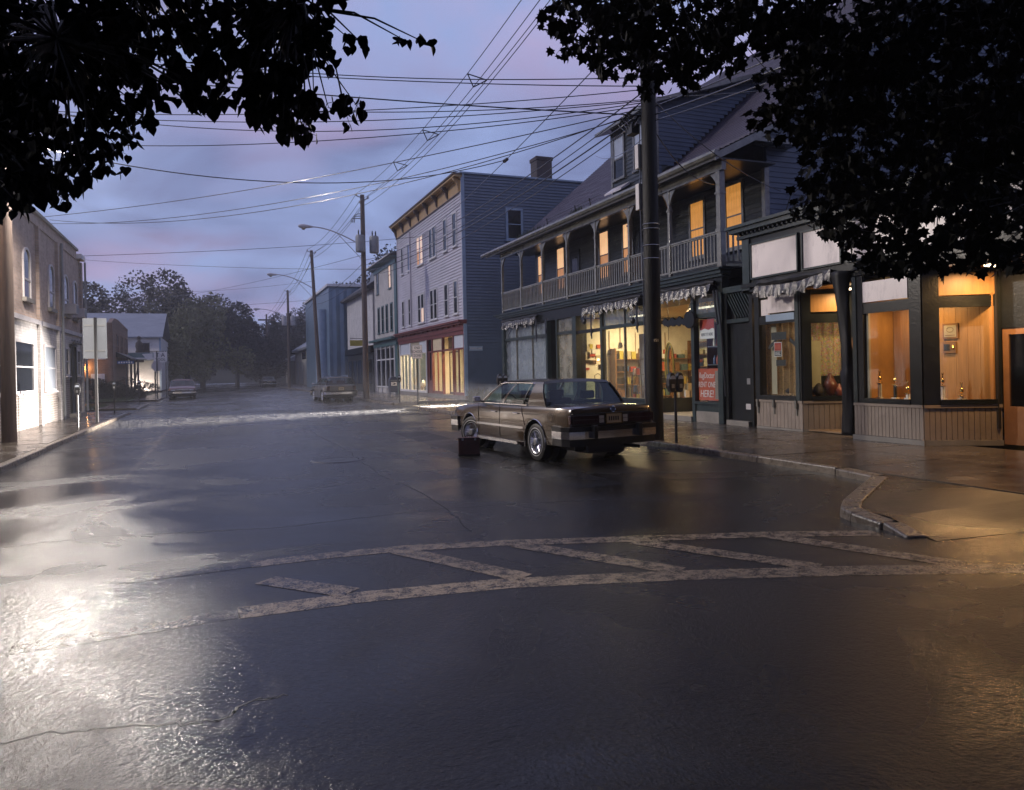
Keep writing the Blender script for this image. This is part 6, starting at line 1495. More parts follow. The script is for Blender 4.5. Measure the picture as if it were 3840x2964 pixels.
for k, (dx, dz) in enumerate(((-.35, .02), (.35, -.11), (-.15, -.41), (.0, -.75))):
    wire('R', (8.7 + dx, 13.7, 12.6 + dz), (8.68 + dx, 46.0, 12.5 + dz), .9, .014)
    wire('T', (8.68 + dx, 46.0, 12.5 + dz), (8.2 + dx, 67.6, 12.45 + dz), .5, .016)
    wire('U', (8.2 + dx, 67.6, 12.45 + dz), (8.7 + dx, 96, 12.0 + dz), .6, .018)
    wire('W', (8.7 + dx, 96, 12.0 + dz), (8.2 + dx, 128, 11.2 + dz), .6, .02)
for k, y in enumerate((24.5, 30.5, 36.0)):
    t = thing('line_spacer', ['spacer on the power lines, nearest the viewer', 'spacer on the power lines, second from the viewer', 'spacer on the power lines, third from the viewer'][k], 'line spacer', (8.7, y, 11.9), 'spacers on the power lines')
    f = (y - 13.7) / 32.3; sg = 4 * .9 * f * (1 - f); z = 12.55 - sg
    for a, b in (((-.35, .02), (.35, -.11)), ((.35, -.11), (-.15, -.41)), ((-.15, -.41), (-.35, .02))):
        MB().tube([(8.69 + a[0], y, z + a[1]), (8.69 + b[0], y, z + b[1])], .022, 5).build('strut', 'black_plastic', t)

# ------------------------------------------------------------------ parking meters, signs, mailbox, suitcase
def meter(x, y, lab, heads=1, face=-1, h=1.02):
    t = thing('parking_meter', lab, 'parking meter', (x, y, 0), 'parking meters at the kerb')
    MB().tube([(x, y, 0), (x, y, h)], .03, 10).build('post', 'black_metal', t)
    if heads == 2: MB().box(x - .13, x + .13, y - .02, y + .02, h - .01, h + .03).build('yoke', 'black_metal', t)
    for k in range(heads):
        hx = x + (k - (heads - 1) / 2) * .19
        MB().prism([(hx + px_, y - .06, h + pz) for px_, pz in ((-.045, 0), (.045, 0), (.085, .12), (.085, .26), (.06, .35), (.025, .39), (-.025, .39), (-.06, .35), (-.085, .26), (-.085, .12))], (0, .12, 0)).build('head', 'black_metal', t, bevel=.012)
        MB().prism([(hx + .062 * math.cos(a), y + face * .065, h + .26 + .075 * math.sin(a)) for a in [math.pi * q / 8 for q in range(9)]], (0, face * .008, 0)).build('window', 'pale_shade', t)
        MB().box(hx - .03, hx + .03, y + face * .061, y + face * .075, h + .08, h + .16).build('coin_plate', 'steel', t)
    return t
meter(8.72, 12.95, 'double-headed parking meter right of the thick dark pole', 2)
meter(8.8, 23.0, 'double-headed parking meter showing above the sedan bonnet', 2)
meter(8.73, 37.4, 'parking meter beside the mailbox', 1)
meter(-4.0, 27.1, 'parking meter on the left pavement, nearest the viewer', 1)
meter(-4.05, 37.0, 'parking meter on the left pavement at the corner of the brick building', 1)
meter(-4.0, 48.3, 'parking meter on the left pavement, farthest from the viewer', 1)
t = thing('school_sign', 'white END SCHOOL ZONE sign on a dark post before the red shop front', 'road sign', (8.7, 33.6, 0))
MB().tube([(8.7, 33.6, 0), (8.7, 33.6, 2.3)], .035, 8).build('post', 'black_metal', t)
MB().box(8.46, 8.94, 33.55, 33.562, 2.14, 2.78).build('plate', 'sign_face', t, bevel=.004)
sf = Face('-Y', 33.55)
for a0, a1, b0, b1 in ((8.475, 8.925, 2.755, 2.765), (8.475, 8.925, 2.155, 2.165), (8.475, 8.485, 2.165, 2.755), (8.915, 8.925, 2.165, 2.755)):
    sf.box(q := MB(), a0, a1, b0, b1, .001, .004); q.build('border', 'sign_black', t)
for k, s_ in enumerate(('END', 'SCHOOL', 'ZONE')): text('lettering', s_, .165, 'sign_black', sf, 8.7, 2.64 - .175 * k, .004, t, sx=.80)
t = thing('mailbox', 'dark blue street mailbox standing before the white-fronted shop', 'mailbox', (10.4, 46.3, 0))
MB().prism([(10.15 + .25 + .25 * math.cos(a) if False else 10.15 + .5 * k_, 46.0, z_) for k_, z_ in ((0, .3), (1, .3), (1, 1.05), (.93, 1.17), (.75, 1.26), (.5, 1.29), (.25, 1.26), (.07, 1.17), (0, 1.05))], (0, .5, 0)).build('body', 'mail_blue', t, bevel=.01)
for a, b in ((10.18, 46.04), (10.62, 46.04), (10.18, 46.46), (10.62, 46.46)): MB().box(a - .025, a + .025, b - .025, b + .025, 0, .3).build('leg', 'mail_blue', t)
MB().box(10.22, 10.58, 45.985, 45.999, .72, .95).build('placard', 'sign_white', t)
MB().prism([(10.27, 45.984, .78), (10.48, 45.984, .78), (10.54, 45.984, .85), (10.40, 45.984, .90), (10.30, 45.984, .90), (10.42, 45.984, .85)], (0, -.003, 0)).build('emblem', 'mail_blue', t)
MB().box(10.2, 10.6, 45.97, 45.999, 1.03, 1.07).build('pull_handle', 'grey_metal', t)
t = thing('suitcase', 'small dark red suitcase standing alone on the wet road beside the sedan', 'suitcase', (4.55, 13.75, RZ), rotz=R(-18), local=True)
MB().box(-.205, .205, -.07, .07, .008, .355).build('shell', 'leather', t, bevel=.018)
for z in (.02, .335): MB().box(-.209, .209, -.074, .074, z - .012, z + .012).build('edging', 'seat_cloth', t)
for x in (-.12, .12): MB().box(x - .02, x + .02, -.074, -.068, .30, .345).build('clasp', 'steel', t)
MB().tube([(-.06, 0, .357), (-.055, 0, .385), (0, 0, .392), (.055, 0, .385), (.06, 0, .357)], .009, 6).build('handle', 'leather', t)
for x in (-.18, .18):
    for y in (-.05, .05): MB().cyl(x, y, 0, .01, .012, 8).build('foot', 'black_plastic', t)
# left pavement: sign seen from behind, stop sign, street-name sign, tool sign
t = thing('tall_sign_back', 'grey back of a tall sign on a post on the left pavement', 'road sign', (-3.85, 30.1, 0))
MB().tube([(-3.85, 30.1, 0), (-3.85, 30.1, 3.7)], .05, 8).build('post', 'black_metal', t)
MB().box(-4.25, -3.5, 30.16, 30.18, 2.25, 3.68).build('plate', 'roof_grey', t)
for z in (2.5, 3.4): MB().box(-4.2, -3.55, 30.14, 30.16, z, z + .06).build('stiffener', 'grey_metal', t)
t = thing('stop_sign', 'octagonal stop sign seen from behind at the side street corner', 'road sign', (-3.75, 59.5, 0))
MB().tube([(-3.75, 59.5, 0), (-3.75, 59.5, 3.4)], .04, 8).build('post', 'black_metal', t)
MB().prism([(-3.75 + .4 * math.cos(R(22.5 + 45 * k)), 59.56, 2.35 + .4 * math.sin(R(22.5 + 45 * k))) for k in range(8)], (0, .015, 0)).build('plate', 'pale_metal', t)
t = thing('tool_sign', 'white T-A TOOL sign board projecting over the side street corner', 'sign', (-3.6, 60.4, 3))
MB().box(-4.35, -3.3, 60.0, 60.12, 3.42, 3.46).build('arm', 'black_metal', t)
MB().prism([(-4.0, 60.0, 3.4), (-3.1, 60.0, 3.4), (-3.1, 60.0, 2.75), (-3.25, 60.0, 2.62), (-4.0, 60.0, 2.62)], (0, .1, 0)).build('board', 'sign_white', t)
tf = Face('-Y', 60.0); text('lettering', 'T\u00b7A', .42, 'sign_black', tf, -3.55, 3.15, .004, t, sx=.95); text('lettering', 'TOOL', .26, 'sign_black', tf, -3.55, 2.82, .004, t, sx=.95)
MB().prism([(-4.75, 60.02, 3.25), (-4.05, 60.02, 3.3), (-4.05, 60.02, 2.85), (-4.4, 60.02, 2.8)], (0, .08, 0)).build('wedge', 'sign_white', t)
MB().tube([(-3.2, 60.05, 0), (-3.2, 60.05, 3.46)], .03, 6).build('post', 'black_metal', t)
t = thing('street_name_sign', 'small blue street-name sign on a thin post at the driveway', 'street sign', (-5.05, 52.5, 0))
MB().tube([(-5.05, 52.5, -.1), (-5.05, 52.5, 2.5)], .03, 6).build('post', 'black_metal', t); MB().box(-5.55, -4.6, 52.49, 52.51, 2.42, 2.62).build('blade', 'sign_blue', t)
for k in range(6): MB().box(-5.48 + .14 * k, -5.40 + .14 * k, 52.478, 52.489, 2.47, 2.57).build('letter_block', 'sign_white', t)
t = thing('leaning_lamp_post', 'thin leaning post with a short crossbar before the white warehouse', 'post', (-6.2, 70, 0)); MB().tube([(-6.3, 70, 0), (-5.8, 70, 2.9)], .05, 6).build('post', 'seat_cloth', t); MB().box(-6.3, -5.4, 69.95, 70.05, 2.85, 3.05).build('crossbar', 'seat_cloth', t)
# ================================================================== CARS
def make_car(name, label, loc, rotz, paint, wagon=False, steer=0.0, cat='car'):
    t = thing(name, label, cat, loc, rotz=rotz, local=True)
    def cp(nm, m, fn, parent=t, **kw):
        mb = MB(); fn(mb); return mb.build(nm, m, parent, **kw)
    st = [(-2.48, .80, .40, .90, .925), (-2.455, .855, .34, .955, .985), (-2.38, .885, .31, .975, 1.005), (-2.0, .905, .27, .978, 1.015), (-1.55, .915, .24, .975, 1.015), (-.9, .92, .21, .968, 1.0), (0, .92, .21, .962, .99),
          (.9, .918, .21, .955, .99), (1.25, .912, .22, .945, .985), (1.7, .905, .24, .92, .965), (2.1, .89, .28, .88, .925), (2.34, .865, .32, .835, .875), (2.43, .82, .36, .78, .82), (2.46, .77, .42, .72, .75)]
    mb = MB(); rings = []
    for y, w, zb, zs, zc in st:
        h = [(0, zb), (w * .6, zb), (w * .88, zb + .01), (w * .96, zb + .06), (w * .99, zb + .16), (w, .56 if zs > .8 else .52), (w * .998, zs - .17), (w * .985, zs - .07), (w * .955, zs - .018), (w * .90, zs), (w * .6, zs + (zc - zs) * .6), (w * .3, zs + (zc - zs) * .9), (0, zc)]
        full = [(x, y, z) for x, z in h] + [(-x, y, z) for x, z in h[-2:0:-1]]
        rings.append(full)
    n = len(rings[0])
    for r in rings: mb.v += r
    for k in range(len(rings) - 1):
        for j in range(n):
            a, b = k * n + j, k * n + (j + 1) % n; mb.f.append((a, b, b + n, a + n))
    mb.f.append(tuple(range(n - 1, -1, -1))); mb.f.append(tuple(range((len(rings) - 1) * n, len(rings) * n)))
    body = mb.build('body', paint, t)
    # wheel arches cut into the body
    WY = (-1.36, 1.45)
    cut = MB()
    for y in WY:
        for s in (-1, 1):
            cut.tube([(s * .60, y, .36), (s * 1.2, y, .36)], .375, 28)
    co = cut.build('arch_cutter', 'rubber', t)
    md = body.modifiers.new('arches', 'BOOLEAN'); md.operation = 'DIFFERENCE'; md.object = co; md.solver = 'EXACT'
    bpy.context.view_layer.update()
    me = bpy.data.meshes.new_from_object(body.evaluated_get(bpy.context.evaluated_depsgraph_get()))
    co_t = co.matrix_world.copy()
    body.modifiers.clear(); old = body.data; body.data = me; bpy.data.meshes.remove(old); bpy.data.objects.remove(co)
    me.materials.clear(); me.materials.append(MATS[paint]); me.shade_smooth(); me.set_sharp_from_angle(angle=R(28))
    # greenhouse
    yb0, yb1, yt0, yt1 = (-1.66, 1.0, -1.34, .22) if not wagon else (-2.36, 1.0, -2.16, .12)
    Z0, Z1, X0, X1 = .968, 1.405, .835, .69
    def Sd(s, u, side=1):
        y = (yb0 + (yb1 - yb0) * s) * (1 - u) + (yt0 + (yt1 - yt0) * s) * u
        x = X0 + (X1 - X0) * u + .035 * math.sin(math.pi * min(u, 1))
        return (side * x, y, Z0 + (Z1 - Z0) * u)
    def s_at(yb): return (yb - yb0) / (yb1 - yb0)
    def strip(mb, s0, s1, u0, u1, side, n=4, s0t=None, s1t=None):
        s0t = s0 if s0t is None else s0t; s1t = s1 if s1t is None else s1t
        for k in range(n):
            f0, f1 = k / n, (k + 1) / n; a, b = u0 + (u1 - u0) * f0, u0 + (u1 - u0) * f1
            l0, l1 = s0 + (s0t - s0) * f0, s0 + (s0t - s0) * f1; r0, r1 = s1 + (s1t - s1) * f0, s1 + (s1t - s1) * f1
            mb.quad(Sd(l0, a, side), Sd(r0, a, side), Sd(r1, b, side), Sd(l1, b, side))
    cpw = .26 if not wagon else .06
    sB = s_at(.05)
    def shell(mb):
        for s in (-1, 1):
            strip(mb, 0, cpw, 0, .93, s, s1t=cpw * .72)          # rear pillar
            strip(mb, .955, 1, 0, .93, s)                         # windscreen pillar
            strip(mb, sB - .018, sB + .018, 0, .93, s, s0t=sB - .03, s1t=sB + .006)
            strip(mb, 0, 1, .93, 1.0, s, n=2)                     # cant rail
            if wagon: strip(mb, s_at(-1.1) - .015, s_at(-1.1) + .015, 0, .93, s)
        # roof skin with crowned section
        nx, ny = 10, 8
        P = lambda i, j: ((-1 + 2 * i / nx) * X1, yt0 + (yt1 - yt0) * j / ny, Z1 + .045 * (1 - abs(-1 + 2 * i / nx) ** 2.6) + .012 * math.sin(math.pi * j / ny))
        for i in range(nx):
            for j in range(ny): mb.quad(P(i, j), P(i + 1, j), P(i + 1, j + 1), P(i, j + 1))
        # front and rear headers
        for s_, sg in ((0, -1), (1, 1)):
            for i in range(nx):
                f0, f1 = -1 + 2 * i / nx, -1 + 2 * (i + 1) / nx
                T0, T1 = Sd(s_, 1.0), Sd(s_, .90)
                q = lambda f, u: (f * (X1 if u == 1 else T1[0]), (T0 if u == 1 else T1)[1] + sg * .03 * (1 - f * f) * (1 if u != 1 else 0), Z1 + .045 * (1 - abs(f) ** 2.6) if u == 1 else T1[2] + .03 * (1 - f * f))
                mb.quad(q(f0, .9), q(f1, .9), q(f1, 1), q(f0, 1))
    gh = cp('roof', paint, shell, recalc=False)
    bm = bmesh.new(); bm.from_mesh(gh.data); bmesh.ops.remove_doubles(bm, verts=bm.verts, dist=.004); bmesh.ops.recalc_face_normals(bm, faces=bm.faces); bm.to_mesh(gh.data); bm.free()
    gh.data.shade_smooth(); gh.data.set_sharp_from_angle(angle=R(40))
    def side_glass(s0, s1, s0t, s1t, nm='side_window'):
        for s in (-1, 1):
            mb = MB(); N_ = 4
            for k in range(N_):
                f0, f1 = k / N_, (k + 1) / N_; sh = lambda p: (p[0] - math.copysign(.012, p[0]), p[1], p[2])
                mb.quad(sh(Sd(s0 + (s0t - s0) * f0, .93 * f0, s)), sh(Sd(s1 + (s1t - s1) * f0, .93 * f0, s)), sh(Sd(s1 + (s1t - s1) * f1, .93 * f1, s)), sh(Sd(s0 + (s0t - s0) * f1, .93 * f1, s)))
            mb.build(nm, 'glass_car', t, smooth='all', recalc=False)
    side_glass(sB + .018, .955, sB + .006, .955)
    if wagon:
        sC = s_at(-1.1); side_glass(sC + .015, sB - .018, sC + .015, sB - .03); side_glass(cpw, sC - .015, cpw, sC - .015)
    else:
        side_glass(cpw + .075, sB - .018, cpw * .72 + .075, sB - .03); side_glass(cpw, cpw + .065, cpw * .72, cpw * .72 + .065, 'quarter_window')
        for s in (-1, 1): cp('window_divider', 'black_plastic', lambda mb: strip(mb, cpw + .063, cpw + .077, 0, .93, s, s0t=cpw * .72 + .063, s1t=cpw * .72 + .077))
    def end_glass(s_, sg, nm):
        mb = MB(); nx = 8
        for i in range(nx):
            f0, f1 = -1 + 2 * i / nx, -1 + 2 * (i + 1) / nx
            B, T_ = Sd(s_, 0.0), Sd(s_, .90)
            q = lambda f, p, bow: (f * (p[0] - .02), p[1] + sg * (bow * (1 - f * f) - .006), p[2] + (.03 * (1 - f * f) if p is T_ else 0))
            mb.quad(q(f0, B, .09), q(f1, B, .09), q(f1, T_, .03), q(f0, T_, .03))
        return mb.build(nm, 'glass_car', t, smooth='all', recalc=False)
    end_glass(1, 1, 'windscreen'); end_glass(0, -1, 'rear_window')
    # rear window surround
    for s in (-1, 1):
        cp('window_trim', 'black_plastic', lambda mb: mb.tube([Vector(Sd(0, u, s)) + Vector((0, -.012, 0)) for u in (0, .3, .6, .9)], .014, 5))
        cp('belt_trim', 'chrome', lambda mb: mb.tube([Vector(Sd(f, 0.0, s)) + Vector((s * .012, 0, .012)) for f in (cpw * .98, .35, .6, .8, 1.0)], .011, 5))
        cp('drip_rail', 'chrome', lambda mb: mb.tube([Vector(Sd(f, u, s)) + Vector((s * .008, 0, 0)) for f, u in ((cpw * .72, .90), (cpw * .72 + .03, .945), (.5, .955), (.9, .95), (1.0, .90), (1.0, .5), (1.0, .05))], .008, 5))
    # cabin
    cp('cabin_floor', 'seat_cloth', lambda mb: mb.box(-.78, .78, yb0 + .15, .95, .45, .5), None if False else t)
    for yy, nm in ((-.95, 'rear_seat'), (.15, 'front_seat')):
        cp(nm, 'seat_cloth', lambda mb: (mb.box(-.7, .7, yy, yy + .5, .5, .68), mb.hexa([(-.7, yy - .12, .66), (.7, yy - .12, .66), (.7, yy + .05, .66), (-.7, yy + .05, .66), (-.68, yy - .26, 1.05), (.68, yy - .26, 1.05), (.68, yy - .14, 1.05), (-.68, yy - .14, 1.05)])), bevel=.03)
        for x in (-.36, .36): cp('headrest', 'seat_cloth', lambda mb: mb.box(x - .14, x + .14, yy - .26, yy - .15, 1.07, 1.22), bevel=.03)
    cp('dashboard', 'black_plastic', lambda mb: mb.box(-.76, .76, .78, 1.0, .7, .99), bevel=.03)
    cp('steering_wheel', 'black_plastic', lambda mb: mb.tube([(-.38 + .19 * math.cos(a), .62 + .06 * math.sin(a), .95 + .18 * math.sin(a)) for a in [2 * math.pi * k / 20 for k in range(21)]], .014, 6, cap=False))
    if not wagon: cp('parcel_shelf', 'seat_cloth', lambda mb: mb.box(-.74, .74, -1.5, -1.12, .93, .99)); cp('brake_lamp', 'black_plastic', lambda mb: mb.box(-.14, .14, -1.46, -1.38, .99, 1.05))
    # trim along the sides
    for s in (-1, 1):
        cp('side_moulding', 'chrome', lambda mb: mb.box(s * .918, s * .934, -.95, 1.05, .545, .585)); cp('sill_moulding', 'chrome', lambda mb: mb.box(s * .89, s * .918, -.95, 1.04, .245, .30))
        for y in (.02, .98): cp('door_seam', 'black_plastic', lambda mb: mb.tube([(s * .905, y, .955), (s * .9165, y, .85), (s * .9205, y, .7), (s * .9205, y, .5), (s * .913, y + (.05 if y > .5 else 0), .35)], .006, 4))
        cp('door_seam', 'black_plastic', lambda mb: mb.tube([(s * .905, -.88, .965), (s * .917, -.9, .85), (s * .920, -.96, .75), (s * .920, -1.0, .62)], .006, 4))
        for y in (.16, -.76):
            cp('door_handle', 'chrome', lambda mb: mb.box(s * .912, s * .945, y, y + .19, .805, .835), bevel=.006)
        for y in WY:
            cp('arch_trim', 'chrome' if not wagon else 'black_plastic', lambda mb: mb.tube([(s * (.918 if abs(y) < 1.4 else .908), y + .38 * math.cos(a), .36 + .38 * math.sin(a)) for a in [math.pi * (-.12 + 1.24 * k / 20) for k in range(21)]], .011, 5))
            cp('wheel_well', 'rubber', lambda mb: mb.tube([(s * .45, y, .36), (s * .62, y, .36)], .40, 20))
    m_ = cp('door_mirror', 'chrome', lambda mb: mb.prism([(-.93, .80, .99), (-1.07, .82, 1.0), (-1.08, .82, 1.10), (-.95, .80, 1.11)], (0, .11, 0)), bevel=.02)
    cp('mirror_arm', 'black_plastic', lambda mb: mb.tube([(-.82, .86, .99), (-.95, .86, 1.02)], .025, 6), m_)
    # rear end
    yr = -2.485
    if not wagon:
        cp('tail_panel', 'black_plastic', lambda mb: mb.box(-.80, .80, yr - .012, yr + .02, .665, .865))
        for s in (-1, 1):
            cp('tail_light', 'tail_red', lambda mb: mb.box(s * .30, s * .82, yr - .024, yr - .012, .70, .845), bevel=.005)
            cp('tail_light', 'tail_red', lambda mb: mb.box(s * .815, s * .865, yr - .01, yr + .16, .70, .84), bevel=.008)
            cp('reversing_light', 'lens_white', lambda mb: mb.box(s * .20, s * .29, yr - .024, yr - .012, .71, .83))
            cp('bumper_guard', 'black_plastic', lambda mb: mb.box(s * .42, s * .50, yr - .17, yr - .06, .46, .68), bevel=.012)
        cp('trim_line', 'chrome', lambda mb: (mb.box(-.83, .83, yr - .022, yr - .005, .868, .882), mb.box(-.80, .80, yr - .027, yr - .02, .770, .776)))
        cp('boot_seam', 'black_plastic', lambda mb: (mb.tube([(-.72, -2.40, 1.005), (-.72, -1.75, 1.012)], .006, 4), mb.tube([(.72, -2.40, 1.005), (.72, -1.75, 1.012)], .006, 4)))
        cp('emblem', 'sign_blue', lambda mb: mb.lathe([(.01, -.014), (.05, -.012), (.05, .0)], (0, yr, .93), axis='Y', n=18)); cp('emblem_ring', 'chrome', lambda mb: mb.tube([(.05 * math.cos(a), yr - .012, .93 + .05 * math.sin(a)) for a in [2 * math.pi * k / 20 for k in range(21)]], .006, 4, cap=False))
        cp('boot_script', 'chrome', lambda mb: [mb.box(.52 + .035 * k, .545 + .035 * k, yr + .0, yr + .012, .90, .90 + .012 + .008 * (k % 2)) for k in range(6)])
        cp('fender_script', 'chrome', lambda mb: [mb.box(-.915, -.905, -2.05 - .035 * k, -2.028 - .035 * k, .66, .672 + .006 * (k % 2)) for k in range(7)])
        pz = .70
    else:
        cp('tailgate', paint, lambda mb: mb.box(-.76, .76, yr - .01, yr + .1, .55, .94), bevel=.01)
        for s in (-1, 1): cp('tail_light', 'tail_red', lambda mb: mb.box(s * .66, s * .84, yr - .03, yr + .05, .62, .92), bevel=.01)
        cp('trim_band', 'plate', lambda mb: mb.box(-.62, .62, yr - .02, yr - .01, .56, .60))
        for s in (-1, 1): cp('roof_rail', 'chrome', lambda mb: mb.tube([(s * .5, -2.0, 1.45), (s * .5, -1.9, 1.50), (s * .5, -.1, 1.50), (s * .5, 0, 1.45)], .015, 6))
        pz = .68
    pl = cp('licence_plate', 'plate', lambda mb: mb.box(-.155, .155, yr - .036, yr - .026, pz, pz + .155)); cp('plate_frame', 'gold', lambda mb: (mb.box(-.17, .17, yr - .042, yr - .026, pz - .014, pz), mb.box(-.17, .17, yr - .042, yr - .026, pz + .155, pz + .168), mb.box(-.17, -.155, yr - .042, yr - .026, pz, pz + .155), mb.box(.155, .17, yr - .042, yr - .026, pz, pz + .155)), pl)
    for k in range(5): cp('plate_mark', 'black_plastic', lambda mb: mb.box(-.11 + .045 * k, -.085 + .045 * k, yr - .039, yr - .036, pz + .04, pz + .11), pl)
    # bumpers
    def bumper(y0, sg, nm):
        P = [(-.93, y0 - sg * .42), (-.945, y0 - sg * .1), (-.88, y0 + sg * .06), (-.6, y0 + sg * .10), (0, y0 + sg * .115), (.6, y0 + sg * .10), (.88, y0 + sg * .06), (.945, y0 - sg * .1), (.93, y0 - sg * .42)]
        def band(mb, z0, z1, off):
            for i in range(len(P) - 1):
                a, b = Vector((*P[i], 0)), Vector((*P[i + 1], 0)); c = Vector((0, y0 - sg * .3, 0)); da, db = (a - c).normalized() * off, (b - c).normalized() * off
                mb.hexa([(*(a - da * 4).xy, z0), (*(b - db * 4).xy, z0), (*(b + db).xy, z0), (*(a + da).xy, z0), (*(a - da * 4).xy, z1), (*(b - db * 4).xy, z1), (*(b + db).xy, z1), (*(a + da).xy, z1)])
        b = cp(nm, 'chrome', lambda mb: band(mb, .45, .575, .02)); cp('rub_strip', 'black_plastic', lambda mb: band(mb, .577, .655, .024), b); cp('valance', 'black_plastic', lambda mb: band(mb, .33, .449, .008), b)
    bumper(-2.44, -1, 'rear_bumper'); bumper(2.42, 1, 'front_bumper')
    # front end
    cp('grille', 'chrome', lambda mb: [mb.box(-.42 + .06 * k, -.40 + .06 * k, 2.455, 2.485, .52, .74) for k in range(15)] + [mb.box(-.46, .46, 2.45, 2.475, .74, .77)])
    for s in (-1, 1): cp('headlight', 'lens_white', lambda mb: mb.box(s * .48, s * .76, 2.44, 2.478, .58, .73), bevel=.01)
    cp('underbody', 'rubber', lambda mb: mb.box(-.6, .6, -2.2, 2.2, .22, .34)); cp('exhaust', 'black_metal', lambda mb: mb.tube([(.45, -2.6, .27), (.45, -1.9, .27)], .03, 8)); cp('fuel_tank', 'black_metal', lambda mb: mb.box(-.42, .36, -2.3, -1.75, .17, .34), bevel=.03)
    if not wagon: cp('fuel_flap', 'black_plastic', lambda mb: mb.tube([(-.921 - 0, -1.93 + .085 * math.cos(a), .80 + .085 * math.sin(a)) for a in [2 * math.pi * k / 20 for k in range(21)]], .004, 4, cap=False))
    # wheels
    for y in WY:
        for s in (-1, 1):
            w = bpy.data.objects.new('wheel', None); COL.objects.link(w); w.parent = t; w.location = (s * .80, y, .335); w.rotation_euler = (0, 0, (steer if y > 0 else 0)); ORIGIN[w.name] = (0, 0, 0)
            MB().lathe([(.20, -.09), (.29, -.10), (.325, -.085), (.335, -.05), (.335, .05), (.325, .085), (.29, .10), (.20, .09)], axis='X', n=36, cap=False).build('tyre', 'rubber', w, smooth=40)
            MB().lathe([(.256, s * .099), (.252, s * .1035), (.247, s * .1035), (.243, s * .099)], axis='X', n=36, cap=False).build('whitewall', 'sign_white', w, smooth=True)
            MB().lathe([(.20, s * -.02), (.215, s * .085), (.205, s * .098), (.19, s * .09), (.17, s * .06), (.075, s * .05), (.07, s * .10), (.055, s * .115), (.01, s * .118)], axis='X', n=36).build('rim', 'steel', w, smooth=30)
            sp_ = MB()
            for k in range(20):
                a = 2 * math.pi * k / 20; c, d = math.cos(a), math.sin(a)
                sp_.tube([(s * .075, .07 * c, .07 * d), (s * .09, .195 * c, .195 * d)], .008, 4)
            sp_.build('spokes', 'chrome', w)
    return t
make_car('parked_sedan', 'wet brown four-door sedan with wire wheel covers parked by the thick dark pole', (6.09, 13.79, RZ), R(6), 'car_brown', steer=R(20))
make_car('station_wagon', 'grey station wagon parked at the kerb before the leaning pole', (6.75, 46.6, RZ), R(3), 'car_grey', wagon=True)
make_car('oncoming_car', 'dull red car facing the viewer at the left kerb far down the street', (-2.15, 61.5, RZ), R(181), 'car_red')
make_car('distant_car', 'dark red-tailed car at the far end of the street on the right', (6.9, 108, RZ), R(2), 'car_grey')
# ================================================================== TREES
def leaf_proto(kind):
    """one leaf in local space: stalk at origin, blade hanging along -Z"""
    if kind == 'heart':
        o = [(0, .0), (.25, .06), (.46, -.12), (.50, -.36), (.40, -.62), (.22, -.84), (.03, -1.10)]
    else:
        o = [(0, .0), (.12, -.06), (.42, .04), (.36, -.18), (.62, -.32), (.40, -.46), (.48, -.72), (.22, -.70), (.02, -1.05)]
    pts = [(x, .10 * abs(x) * (1 if x else 0) - .12 * z * z, z) for x, z in o]
    L = pts; Rr = [(-x, y, z) for x, y, z in o and [(p[0], p[1], p[2]) for p in pts[1:-1]]]
    return L, Rr
def leaf_faces(mb, M, kind):
    """two half-blades folded at the midrib"""
    o = ([(0, 0), (.25, .06), (.46, -.12), (.50, -.36), (.40, -.62), (.22, -.84), (0, -1.12)] if kind == 'heart' else
         [(0, 0), (.14, -.04), (.44, .06), (.38, -.16), (.64, -.30), (.42, -.46), (.46, -.74), (.20, -.70), (0, -1.06)])
    for s in (1, -1):
        i = len(mb.v)
        for x, z in o:
            mb.v.append(tuple(M @ Vector((s * x, .16 * x - .16 * z * z, z))))
        mb.f.append(tuple(range(i, i + len(o))))
def leaf_matrix(p, size, rnd, droop=.5):
    return (Matrix.Translation(p) @ Matrix.Rotation(rnd.uniform(0, 6.28), 4, 'Z') @ Matrix.Rotation(rnd.gauss(0, droop), 4, 'X') @ Matrix.Rotation(rnd.gauss(0, .35), 4, 'Y') @ Matrix.Diagonal((size, size, size, 1)))
